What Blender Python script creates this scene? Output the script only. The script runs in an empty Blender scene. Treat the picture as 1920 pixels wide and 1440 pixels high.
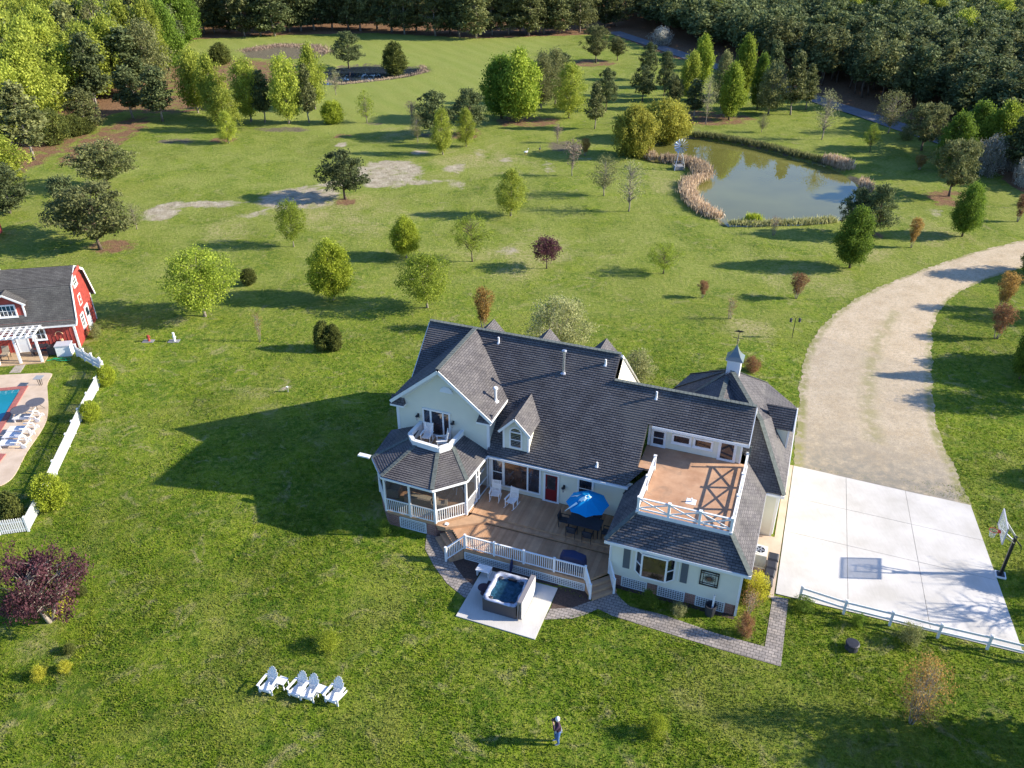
import bpy, bmesh, math, random
import numpy as np
from mathutils import Vector, Matrix
random.seed(7); rng = np.random.default_rng(7)
S = bpy.context.scene
C = S.collection
R = math.radians

# ------------------------------------------------------------------ camera, sky, sun, exposure
CAM_H = 34.0; PITCH = R(30.95); FPX = 1550.0
cam = bpy.data.cameras.new('camera'); cam.sensor_fit = 'HORIZONTAL'; cam.sensor_width = 36
cam.lens = FPX / 1920 * 36; cam.clip_start = 0.5; cam.clip_end = 6000
camo = bpy.data.objects.new('camera', cam); C.objects.link(camo)
camo.location = (0, 0, CAM_H); camo.rotation_euler = (math.pi/2 - PITCH, 0, 0)
S.camera = camo
SUN_EL = 25.5; SUN_AZ = -2.2          # azimuth measured from +X, counter-clockwise
w = bpy.data.worlds.new('World'); S.world = w; w.use_nodes = True
nt = w.node_tree; sky = nt.nodes.new('ShaderNodeTexSky'); sky.sky_type = 'NISHITA'; sky.sun_disc = False
sky.sun_elevation = R(SUN_EL); sky.sun_rotation = R(90 - SUN_AZ); sky.air_density = 1.0; sky.dust_density = 0.6; sky.ozone_density = 3.0
bg = nt.nodes['Background']; bg.inputs[1].default_value = 0.105; tint_ = nt.nodes.new('ShaderNodeMix'); tint_.data_type = 'RGBA'; tint_.blend_type = 'MULTIPLY'; tint_.inputs[0].default_value = 1; tint_.inputs[7].default_value = (.76, .96, 1.28, 1)
nt.links.new(sky.outputs[0], tint_.inputs[6]); nt.links.new(tint_.outputs[2], bg.inputs[0])
sl = bpy.data.lights.new('sun', 'SUN'); sl.energy = 5.0; sl.angle = R(0.55); sl.color = (1.0, 0.91, 0.76)
so = bpy.data.objects.new('sun', sl); C.objects.link(so)
sd = Vector((math.cos(R(SUN_AZ))*math.cos(R(SUN_EL)), math.sin(R(SUN_AZ))*math.cos(R(SUN_EL)), math.sin(R(SUN_EL))))
so.rotation_euler = sd.to_track_quat('Z', 'Y').to_euler(); so.location = (60, -5, 60)
S.view_settings.view_transform = 'Standard'; S.view_settings.look = 'None'
S.view_settings.gamma = 1; S.view_settings.exposure = 1.0; S.view_settings.use_curve_mapping = False
S.render.engine = 'CYCLES'

# ------------------------------------------------------------------ survey helpers: photograph measurement -> metres on the ground
def at(px, py, z=0.0):
    u = (px-960)/FPX; v = (py-720)/FPX
    d = (u, math.cos(PITCH)-v*math.sin(PITCH), -math.sin(PITCH)-v*math.cos(PITCH))
    t = (z-CAM_H)/d[2]
    return Vector((d[0]*t, d[1]*t, z))
def proj(x, y, z):
    d = z-CAM_H; zc = y*math.cos(PITCH)-d*math.sin(PITCH)
    return 960+FPX*x/zc, 720-FPX*(y*math.sin(PITCH)+d*math.cos(PITCH))/zc
def tall(px, py, ty):
    g = at(px, py); lo, hi = 0.0, 33.0
    for _ in range(40):
        m = (lo+hi)/2
        if proj(g.x, g.y, m)[1] > ty: lo = m
        else: hi = m
    return lo
def mpp(g, z=0):       # metres per photograph pixel at a point
    return (g.y*math.cos(PITCH)+(CAM_H-z)*math.sin(PITCH))/FPX
HA = R(20.8); HU = Vector((math.cos(HA), -math.sin(HA), 0)); HV = Vector((math.sin(HA), math.cos(HA), 0))
HO = HU*(-0.0265) + HV*34.352          # house corner, origin of the house axes
def H(u, v, z=0): return HO + HU*u + HV*v + Vector((0, 0, z))

# ------------------------------------------------------------------ materials
MATS = {}
def mat(name, col, rough=0.7, metal=0.0, bump=0.0, bscale=30.0, var=0.0, vscale=3.0, spec=0.4, noise_det=4):
    if name in MATS: return MATS[name]
    m = bpy.data.materials.new(name); m.use_nodes = True; t = m.node_tree; b = t.nodes['Principled BSDF']
    b.inputs['Roughness'].default_value = rough; b.inputs['Metallic'].default_value = metal
    b.inputs['Specular IOR Level'].default_value = spec
    tc = t.nodes.new('ShaderNodeTexCoord')
    if var > 0:
        n = t.nodes.new('ShaderNodeTexNoise'); n.inputs['Scale'].default_value = vscale; n.inputs['Detail'].default_value = noise_det
        t.links.new(tc.outputs['Object'], n.inputs['Vector'])
        r = t.nodes.new('ShaderNodeValToRGB'); r.color_ramp.elements[0].position = .3; r.color_ramp.elements[1].position = .7
        r.color_ramp.elements[0].color = (*[c*(1-var) for c in col], 1); r.color_ramp.elements[1].color = (*[min(1, c*(1+var)) for c in col], 1)
        t.links.new(n.outputs[0], r.inputs[0]); t.links.new(r.outputs[0], b.inputs['Base Color'])
    else: b.inputs['Base Color'].default_value = (*col, 1)
    if bump > 0:
        n = t.nodes.new('ShaderNodeTexNoise'); n.inputs['Scale'].default_value = bscale; n.inputs['Detail'].default_value = 5
        t.links.new(tc.outputs['Object'], n.inputs['Vector'])
        bp = t.nodes.new('ShaderNodeBump'); bp.inputs['Strength'].default_value = bump; bp.inputs['Distance'].default_value = 0.03
        t.links.new(n.outputs[0], bp.inputs['Height']); t.links.new(bp.outputs[0], b.inputs['Normal'])
    MATS[name] = m; return m

def N(t, typ, **kw):
    n = t.nodes.new(typ)
    for k, v in kw.items():
        if k.startswith('i_'): n.inputs[k[2:].replace('_', ' ')].default_value = v
        else: setattr(n, k, v)
    return n
def mixc(t, fac, a, b, mode='MIX'):
    n = t.nodes.new('ShaderNodeMix'); n.data_type = 'RGBA'; n.blend_type = mode
    for sock, val in ((0, fac), (6, a), (7, b)):
        if hasattr(val, 'links') or hasattr(val, 'is_linked'): t.links.new(val, n.inputs[sock])
        elif sock == 0: n.inputs[0].default_value = val
        else: n.inputs[sock].default_value = (*val, 1) if len(val) == 3 else val
    return n.outputs[2]
def ramp(t, src, stops):
    r = t.nodes.new('ShaderNodeValToRGB'); e = r.color_ramp.elements
    while len(e) < len(stops): e.new(.5)
    for k, (p, c) in enumerate(stops):
        e[k].position = p; e[k].color = (*c, 1) if hasattr(c, '__len__') else (c, c, c, 1)
    t.links.new(src, r.inputs[0]); return r.outputs[0]
def noise(t, vec, scale, det=4, rough=.5, dist=0):
    n = N(t, 'ShaderNodeTexNoise'); n.inputs['Scale'].default_value = scale; n.inputs['Detail'].default_value = det
    n.inputs['Roughness'].default_value = rough; n.inputs['Distortion'].default_value = dist
    if vec is not None: t.links.new(vec, n.inputs['Vector'])
    return n.outputs[0]
def newmat(name, rough=.8, spec=.3):
    m = bpy.data.materials.new(name); m.use_nodes = True; t = m.node_tree; b = t.nodes['Principled BSDF']
    b.inputs['Roughness'].default_value = rough; b.inputs['Specular IOR Level'].default_value = spec
    MATS[name] = m; return m, t, b
def bump(t, b, src, strength, dist):
    bp = N(t, 'ShaderNodeBump'); bp.inputs['Strength'].default_value = strength; bp.inputs['Distance'].default_value = dist
    t.links.new(src, bp.inputs['Height']); t.links.new(bp.outputs[0], b.inputs['Normal'])

def bricky(name, c1, c2, cm, bw, rh, mortar, rough=.85, offset=.5, bumps=.5, stain=None, objcoord=False, sq=1.0):
    m, t, b = newmat(name, rough)
    tc = N(t, 'ShaderNodeTexCoord'); vec = tc.outputs['Object' if objcoord else 'UV']
    br = N(t, 'ShaderNodeTexBrick'); br.offset = offset; br.squash = sq
    for k, v in (('Scale', 1.0), ('Brick Width', bw), ('Row Height', rh), ('Mortar Size', mortar), ('Mortar Smooth', .2), ('Bias', 0.0)): br.inputs[k].default_value = v
    br.inputs['Color1'].default_value = (*c1, 1); br.inputs['Color2'].default_value = (*c2, 1); br.inputs['Mortar'].default_value = (*cm, 1)
    t.links.new(vec, br.inputs['Vector'])
    nz = noise(t, tc.outputs['Object'], 1.1, 5, .6); f = ramp(t, nz, [(.3, .75), (.7, 1.2)])
    col = mixc(t, 1.0, br.outputs[0], f, 'MULTIPLY')
    n2 = noise(t, tc.outputs['Object'], 14, 3); col = mixc(t, 1.0, col, ramp(t, n2, [(.25, .75), (.75, 1.2)]), 'MULTIPLY')
    if stain: 
        n3 = noise(t, tc.outputs['Object'], .45, 4, .6); col = mixc(t, ramp(t, n3, [(.5, 0), (.68, .6)]), col, stain)
    t.links.new(col, b.inputs['Base Color']); bump(t, b, br.outputs[1], -bumps, .012)
    return m
M = {}
M['shingle'] = bricky('roof_shingles', (.108, .100, .103), (.158, .145, .141), (.026, .024, .027), .33, .15, .014, .9, bumps=.7, stain=(.15, .14, .13))
M['ridgecap'] = mat('ridge_caps', (.115, .13, .118), .9, var=.25, vscale=6, bump=.3)
M['barnshingle'] = bricky('barn_shingles', (.10, .095, .09), (.13, .125, .115), (.055, .05, .05), .33, .15, .01, .9, bumps=.4)
M['siding'] = mat('cream_siding', (.72, .69, .56), .55, var=.05, vscale=.8)
M['white'] = mat('white_trim', (.80, .80, .79), .45, var=.03, vscale=2)
M['whitewood'] = mat('white_painted_wood', (.80, .79, .77), .5, var=.05, vscale=8)
M['brick'] = bricky('red_brick', (.23, .075, .05), (.32, .12, .085), (.32, .28, .24), .21, .075, .012, .9)
M['redsiding'] = mat('red_barn_siding', (.36, .060, .045), .7, var=.18, vscale=2.5)
M['reddoor'] = mat('dark_red_door', (.18, .01, .015), .35)
M['paver'] = bricky('grey_pavers', (.36, .31, .27), (.26, .23, .21), (.11, .10, .085), .30, .20, .018, .9, bumps=.7)
M['concrete'] = None
M['dark'] = mat('black_metal', (.02, .02, .022), .4)
M['darkgrey'] = mat('charcoal_plastic', (.045, .045, .055), .55, var=.15, vscale=5)
M['steel'] = mat('galvanised_steel', (.55, .56, .58), .35, metal=.8)
M['shutter'] = mat('grey_shutter', (.13, .145, .155), .6)
M['bark'] = mat('bark', (.115, .085, .062), .95, bump=.5, bscale=9, var=.3, vscale=5)
M['palebark'] = mat('pale_bark', (.30, .255, .21), .95, bump=.4, bscale=9, var=.3, vscale=5)
M['lattice'] = mat('white_lattice', (.72, .74, .74), .5)
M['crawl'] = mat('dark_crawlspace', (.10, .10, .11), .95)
M['wicker'] = mat('grey_wicker', (.33, .27, .20), .8, bump=.5, bscale=60, var=.2, vscale=20)
M['cushion'] = mat('beige_cushion', (.5, .43, .32), .9, var=.1)
M['orange_rim'] = mat('orange_rim', (.7, .06, .03), .4)
M['greenhose'] = mat('green_hose', (.01, .30, .13), .4)
M['stone'] = mat('field_stone', (.35, .32, .28), .9, bump=.5, var=.25, vscale=3)

def glassy(name, col, rough=.06):
    m, t, b = newmat(name, rough, .8); b.inputs['Base Color'].default_value = (*col, 1)
    tc = N(t, 'ShaderNodeTexCoord'); nz = noise(t, tc.outputs['Object'], 1.6, 2)
    t.links.new(mixc(t, ramp(t, nz, [(.35, 0), (.65, 1)]), tuple(c*.5 for c in col), tuple(c*1.7 for c in col)), b.inputs['Base Color'])
    b.inputs['Coat Weight'].default_value = .6; b.inputs['Coat Roughness'].default_value = .03
    return m
M['glass'] = glassy('dark_window_glass', (.018, .022, .035))
M['glasswarm'] = glassy('window_glass_room_behind', (.05, .028, .022))

# clear pane over a real interior
m, t, b = newmat('clear_glass'); o = t.nodes['Material Output']
gl = N(t, 'ShaderNodeBsdfGlossy'); gl.inputs['Roughness'].default_value = .03; tr = N(t, 'ShaderNodeBsdfTransparent'); tr.inputs[0].default_value = (.75, .78, .8, 1)
mx = N(t, 'ShaderNodeMixShader'); fr = N(t, 'ShaderNodeFresnel'); fr.inputs[0].default_value = 1.5
t.links.new(fr.outputs[0], mx.inputs[0]); t.links.new(tr.outputs[0], mx.inputs[1]); t.links.new(gl.outputs[0], mx.inputs[2]); t.links.new(mx.outputs[0], o.inputs[0]); M['clear'] = m
# insect screen
m, t, b = newmat('insect_screen'); o = t.nodes['Material Output']; b.inputs['Base Color'].default_value = (.055, .055, .06, 1)
tr = N(t, 'ShaderNodeBsdfTransparent'); mx = N(t, 'ShaderNodeMixShader'); mx.inputs[0].default_value = .42
t.links.new(tr.outputs[0], mx.inputs[1]); t.links.new(b.outputs[0], mx.inputs[2]); t.links.new(mx.outputs[0], o.inputs[0]); M['screen'] = m

# concrete pad
m, t, b = newmat('pale_concrete', .85); tc = N(t, 'ShaderNodeTexCoord'); ob = tc.outputs['Object']
mp = N(t, 'ShaderNodeMapping'); mp.inputs['Scale'].default_value = (1.0, .12, 1); t.links.new(ob, mp.inputs[0])
c = mixc(t, ramp(t, noise(t, ob, .35, 5, .6), [(.35, 0), (.65, 1)]), (.50, .47, .42), (.64, .61, .57))
c = mixc(t, 1, c, ramp(t, noise(t, mp.outputs[0], 14, 3), [(.3, .96), (.7, 1.03)]), 'MULTIPLY')
c = mixc(t, ramp(t, noise(t, ob, 1.3, 6, .7), [(.62, 0), (.78, .5)]), c, (.40, .36, .30))
t.links.new(c, b.inputs['Base Color']); bump(t, b, noise(t, ob, 25, 4), .25, .01); M['concrete'] = m
m, t, b = newmat('tan_pool_deck', .85); tc = N(t, 'ShaderNodeTexCoord'); ob = tc.outputs['Object']
c = mixc(t, ramp(t, noise(t, ob, .9, 5, .6), [(.35, 0), (.65, 1)]), (.50, .385, .28), (.62, .49, .37)); t.links.new(c, b.inputs['Base Color']); bump(t, b, noise(t, ob, 40, 3), .3, .01); M['pooldeck'] = m
M['coping'] = mat('red_brick_coping', (.36, .12, .10), .8, var=.2, vscale=6, bump=.3)

# composite deck boards
def boards(name, c1, c2):
    m, t, b = newmat(name, .6); tc = N(t, 'ShaderNodeTexCoord'); ob = tc.outputs['Object']
    oi = N(t, 'ShaderNodeObjectInfo')
    at_ = N(t, 'ShaderNodeAttribute', attribute_name='tint')
    c = mixc(t, at_.outputs['Fac'], c1, c2)
    c = mixc(t, 1, c, ramp(t, noise(t, ob, 1.2, 5, .6), [(.3, .82), (.7, 1.15)]), 'MULTIPLY')
    t.links.new(c, b.inputs['Base Color']); bump(t, b, noise(t, ob, 30, 3), .15, .01); M[name] = m; return m
boards('deck_boards', (.44, .245, .13), (.56, .335, .19))
M['deckedge'] = mat('deck_fascia', (.46, .285, .165), .6, var=.12, vscale=3)
m, t, b = newmat('roof_deck_floor', .7); tc = N(t, 'ShaderNodeTexCoord'); ob = tc.outputs['Object']
c = mixc(t, ramp(t, noise(t, ob, .9, 6, .65), [(.3, 0), (.7, 1)]), (.38, .205, .115), (.55, .34, .21))
c = mixc(t, ramp(t, noise(t, ob, .6, 4, .7, 1), [(.56, 0), (.72, .7)]), c, (.24, .17, .12))
t.links.new(c, b.inputs['Base Color']); bump(t, b, noise(t, ob, 9, 4), .2, .02); M['rooffloor'] = m

# gravel
m, t, b = newmat('gravel', .95); tc = N(t, 'ShaderNodeTexCoord'); ob = tc.outputs['Object']
a_ = N(t, 'ShaderNodeAttribute', attribute_name='mask'); sep = N(t, 'ShaderNodeSeparateColor'); t.links.new(a_.outputs['Color'], sep.inputs[0])
c = mixc(t, ramp(t, noise(t, ob, .5, 6, .7), [(.3, 0), (.7, 1)]), (.46, .345, .205), (.62, .50, .345))
c = mixc(t, ramp(t, noise(t, ob, 3.2, 6, .8), [(.38, .6), (.52, 0)]), c, (.33, .27, .18))
c = mixc(t, ramp(t, noise(t, ob, 11, 3, .7), [(.35, .6), (.5, 0)]), c, (.26, .22, .16))
c = mixc(t, ramp(t, noise(t, ob, 16, 2, .5), [(.58, 0), (.66, .6)]), c, (.68, .60, .50))
mt = N(t, 'ShaderNodeMath', operation='MULTIPLY'); t.links.new(sep.outputs[0], mt.inputs[0]); t.links.new(ramp(t, noise(t, ob, 1.4, 5, .7), [(.3, .3), (.6, 1)]), mt.inputs[1])
c = mixc(t, mt.outputs[0], c, (.25, .225, .18))
mt2 = N(t, 'ShaderNodeMath', operation='MULTIPLY'); t.links.new(sep.outputs[1], mt2.inputs[0]); t.links.new(ramp(t, noise(t, ob, 1.1, 5, .7), [(.4, 0), (.55, 1)]), mt2.inputs[1])
c = mixc(t, mt2.outputs[0], c, (.24, .23, .08))
t.links.new(c, b.inputs['Base Color']); bump(t, b, noise(t, ob, 14, 4, .7), .6, .04); M['gravel'] = m

# water
def water(name, col, rough, bs, bd):
    m, t, b = newmat(name, rough, .5); b.inputs['IOR'].default_value = 1.6; tc = N(t, 'ShaderNodeTexCoord'); ob = tc.outputs['Object']
    c = mixc(t, ramp(t, noise(t, ob, .12, 3), [(.3, 0), (.7, 1)]), tuple(x*.85 for x in col), tuple(x*1.15 for x in col))
    t.links.new(c, b.inputs['Base Color']); bump(t, b, noise(t, ob, bs, 2), bd, .02); M[name] = m; return m
water('pond_water', (.155, .150, .038), .02, .6, .006); water('small_pond_water', (.025, .035, .05), .02, .6, .01); water('pool_water', (.008, .20, .27), .05, 3, .15)

# lawn: colours follow masks stored on the ground mesh (bare soil, dry grass, straw) broken up by noise
LAWN_SCALE = 1.0
def lawn_nodes(t, ob, masked=True, bright=1.0):
    big = noise(t, ob, .055, 4, .6, .6); mid = noise(t, ob, .33, 5, .65, .4); fine = noise(t, ob, 2.6, 5, .7); tiny = noise(t, ob, 11, 3, .7)
    g1 = tuple(x*bright for x in (.076, .142, .008)); g2 = tuple(x*bright for x in (.172, .232, .014)); g3 = tuple(x*bright for x in (.295, .295, .050)); g4 = tuple(x*bright for x in (.026, .070, .006))
    c = mixc(t, ramp(t, mid, [(.34, 0), (.66, 1)]), g1, g2)
    c = mixc(t, ramp(t, fine, [(.47, .0), (.66, .75)]), c, g3)
    c = mixc(t, ramp(t, tiny, [(.30, .75), (.50, 0)]), c, g4)
    c = mixc(t, ramp(t, noise(t, ob, 1.25, 4, .75, .6), [(.36, .65), (.50, 0)]), c, tuple(x*bright for x in (.036, .088, .008)))
    c = mixc(t, ramp(t, noise(t, ob, 1.7, 4, .8, .9), [(.56, 0), (.70, .7)]), c, tuple(x*bright for x in (.30, .31, .07)))
    dry = ramp(t, noise(t, ob, .55, 6, .75, .8), [(.55, 0), (.68, .7)]); c = mixc(t, dry, c, tuple(x*bright for x in (.33, .28, .14)))
    c = mixc(t, ramp(t, noise(t, ob, .12, 5, .7, 1.0), [(.50, 0), (.66, .55)]), c, tuple(x*bright for x in (.215, .225, .045)))
    c = mixc(t, 1, c, ramp(t, big, [(.3, .84), (.7, 1.18)]), 'MULTIPLY')
    return c, fine, tiny, mid
m, t, b = newmat('lawn_grass', .95, .15); tc = N(t, 'ShaderNodeTexCoord'); ob = tc.outputs['Object']
c, fine, tiny, mid = lawn_nodes(t, ob)
a_ = N(t, 'ShaderNodeAttribute', attribute_name='mask'); sep = N(t, 'ShaderNodeSeparateColor'); t.links.new(a_.outputs['Color'], sep.inputs[0])
def organic(src, nsc, lo, hi):       # threshold (mask + noise)
    ad = N(t, 'ShaderNodeMath', operation='ADD'); t.links.new(src, ad.inputs[0])
    sc = N(t, 'ShaderNodeMath', operation='MULTIPLY_ADD'); t.links.new(noise(t, ob, nsc, 6, .7, .5), sc.inputs[0]); sc.inputs[1].default_value = 1.5; sc.inputs[2].default_value = -.78
    t.links.new(sc.outputs[0], ad.inputs[1]); return ramp(t, ad.outputs[0], [(lo, 0), (hi, 1)])
# stripes in blue channel (mown field)
wv = N(t, 'ShaderNodeTexWave'); wv.inputs['Scale'].default_value = .07; wv.inputs['Distortion'].default_value = 2.5; wv.inputs['Detail'].default_value = 1
mp = N(t, 'ShaderNodeMapping'); mp.inputs['Rotation'].default_value = (0, 0, R(-28)); t.links.new(ob, mp.inputs[0]); t.links.new(mp.outputs[0], wv.inputs[0])
c = mixc(t, sep.outputs[2], c, mixc(t, ramp(t, wv.outputs[0], [(.2, 0), (.8, 1)]), (.215, .26, .05), (.245, .28, .065)))
a2 = N(t, 'ShaderNodeAttribute', attribute_name='straw'); sep2 = N(t, 'ShaderNodeSeparateColor'); t.links.new(a2.outputs['Color'], sep2.inputs[0])
fm = N(t, 'ShaderNodeMath', operation='MULTIPLY'); t.links.new(sep2.outputs[2], fm.inputs[0]); t.links.new(ramp(t, noise(t, ob, .16, 6, .75, .6), [(.40, .12), (.60, .85)]), fm.inputs[1])
c = mixc(t, fm.outputs[0], c, mixc(t, ramp(t, fine, [(.36, 0), (.64, 1)]), (.175, .225, .032), (.305, .31, .085)))
yel = organic(sep.outputs[1], .22, .42, .86)
c = mixc(t, yel, c, mixc(t, ramp(t, fine, [(.4, 0), (.6, 1)]), (.24, .25, .06), (.40, .34, .17)))
soil = organic(sep.outputs[0], .34, .46, .72)
c = mixc(t, soil, c, mixc(t, ramp(t, noise(t, ob, .9, 6, .7), [(.35, 0), (.65, 1)]), (.28, .235, .15), (.50, .43, .32)))
c = mixc(t, organic(sep2.outputs[0], .5, .5, .7), c, mixc(t, ramp(t, fine, [(.35, 0), (.65, 1)]), (.15, .085, .045), (.27, .155, .085)))
c = mixc(t, organic(sep2.outputs[1], .5, .45, .75), c, mixc(t, ramp(t, fine, [(.35, 0), (.65, 1)]), (.10, .09, .055), (.20, .165, .11)))
t.links.new(c, b.inputs['Base Color'])
ad = N(t, 'ShaderNodeMath', operation='MULTIPLY_ADD'); t.links.new(fine, ad.inputs[0]); ad.inputs[1].default_value = 1.6; t.links.new(tiny, ad.inputs[2])
bump(t, b, ad.outputs[0], .9, .11); M['lawn'] = m
m, t, b = newmat('grass_blades', .9, .15); tc = N(t, 'ShaderNodeTexCoord'); c, *_ = lawn_nodes(t, tc.outputs['Object'], bright=1.25); t.links.new(c, b.inputs['Base Color']); o = t.nodes['Material Output']; tl = N(t, 'ShaderNodeBsdfTranslucent'); t.links.new(c, tl.inputs[0]); mx = N(t, 'ShaderNodeMixShader'); mx.inputs[0].default_value = .4; t.links.new(b.outputs[0], mx.inputs[1]); t.links.new(tl.outputs[0], mx.inputs[2]); t.links.new(mx.outputs[0], o.inputs[0]); M['blades'] = m
M['mulch'] = mat('dark_mulch', (.075, .05, .04), .95, bump=.8, bscale=14, var=.35, vscale=10)
m, t, b = newmat('asphalt_lane', .8); tc = N(t, 'ShaderNodeTexCoord')
c = mixc(t, ramp(t, noise(t, tc.outputs['Object'], .6, 5, .7), [(.3, 0), (.7, 1)]), (.13, .13, .14), (.20, .20, .205)); t.links.new(c, b.inputs['Base Color']); M['lane'] = m

def leafmat(name, base, var=.35, trans=.45, hue2=None):
    m, t, b = newmat(name, .7, .2); o = t.nodes['Material Output']
    a = N(t, 'ShaderNodeAttribute', attribute_name='tint'); oi = N(t, 'ShaderNodeObjectInfo')
    hue2 = hue2 or tuple(x*1.5 for x in base)
    c = mixc(t, a.outputs['Fac'], tuple(x*(1-var) for x in base), hue2)
    c = mixc(t, 1, c, ramp(t, oi.outputs['Random'], [(0, .78), (1, 1.2)]), 'MULTIPLY')
    t.links.new(c, b.inputs['Base Color'])
    tl = N(t, 'ShaderNodeBsdfTranslucent'); t.links.new(c, tl.inputs[0]); mx = N(t, 'ShaderNodeMixShader'); mx.inputs[0].default_value = trans
    t.links.new(b.outputs[0], mx.inputs[1]); t.links.new(tl.outputs[0], mx.inputs[2]); t.links.new(mx.outputs[0], o.inputs[0]); M[name] = m; return m
leafmat('leaf_bright', (0.225, 0.330, 0.033), hue2=(0.495, 0.570, 0.075))
leafmat('leaf_yellow', (.27, .35, .040), hue2=(.58, .62, .10))
leafmat('leaf_green', (0.128, 0.225, 0.030), hue2=(0.255, 0.360, 0.045))
leafmat('leaf_willow', (.34, .35, .045), hue2=(.66, .62, .11))
leafmat('leaf_olive', (0.195, 0.225, 0.075), hue2=(0.405, 0.405, 0.165))
leafmat('leaf_pale', (.24, .27, .085), hue2=(.58, .56, .27))
leafmat('leaf_pine', (.075, .108, .040), trans=.3, hue2=(.215, .25, .095))
leafmat('leaf_pinewarm', (.11, .135, .045), trans=.3, hue2=(.29, .30, .11))
leafmat('leaf_purple', (.080, .032, .040), hue2=(.20, .080, .095))
leafmat('leaf_orange', (.34, .20, .055), hue2=(.55, .36, .11))
leafmat('leaf_red', (.30, .150, .070), hue2=(.46, .26, .13))
leafmat('leaf_shrub', (0.225, 0.300, 0.024), hue2=(0.540, 0.600, 0.060))
leafmat('leaf_flower', (0.495, 0.462, 0.033), hue2=(0.850, 0.814, 0.110))
leafmat('leaf_arbor', (.060, .095, .028), hue2=(.26, .28, .06))
leafmat('leaf_twig', (0.288, 0.204, 0.144), trans=.1, hue2=(0.480, 0.360, 0.264))
leafmat('leaf_reed', (.50, .36, .22), trans=.3, hue2=(.74, .58, .40))
leafmat('leaf_blossom', (0.360, 0.360, 0.288), hue2=(0.744, 0.720, 0.624))

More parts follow.
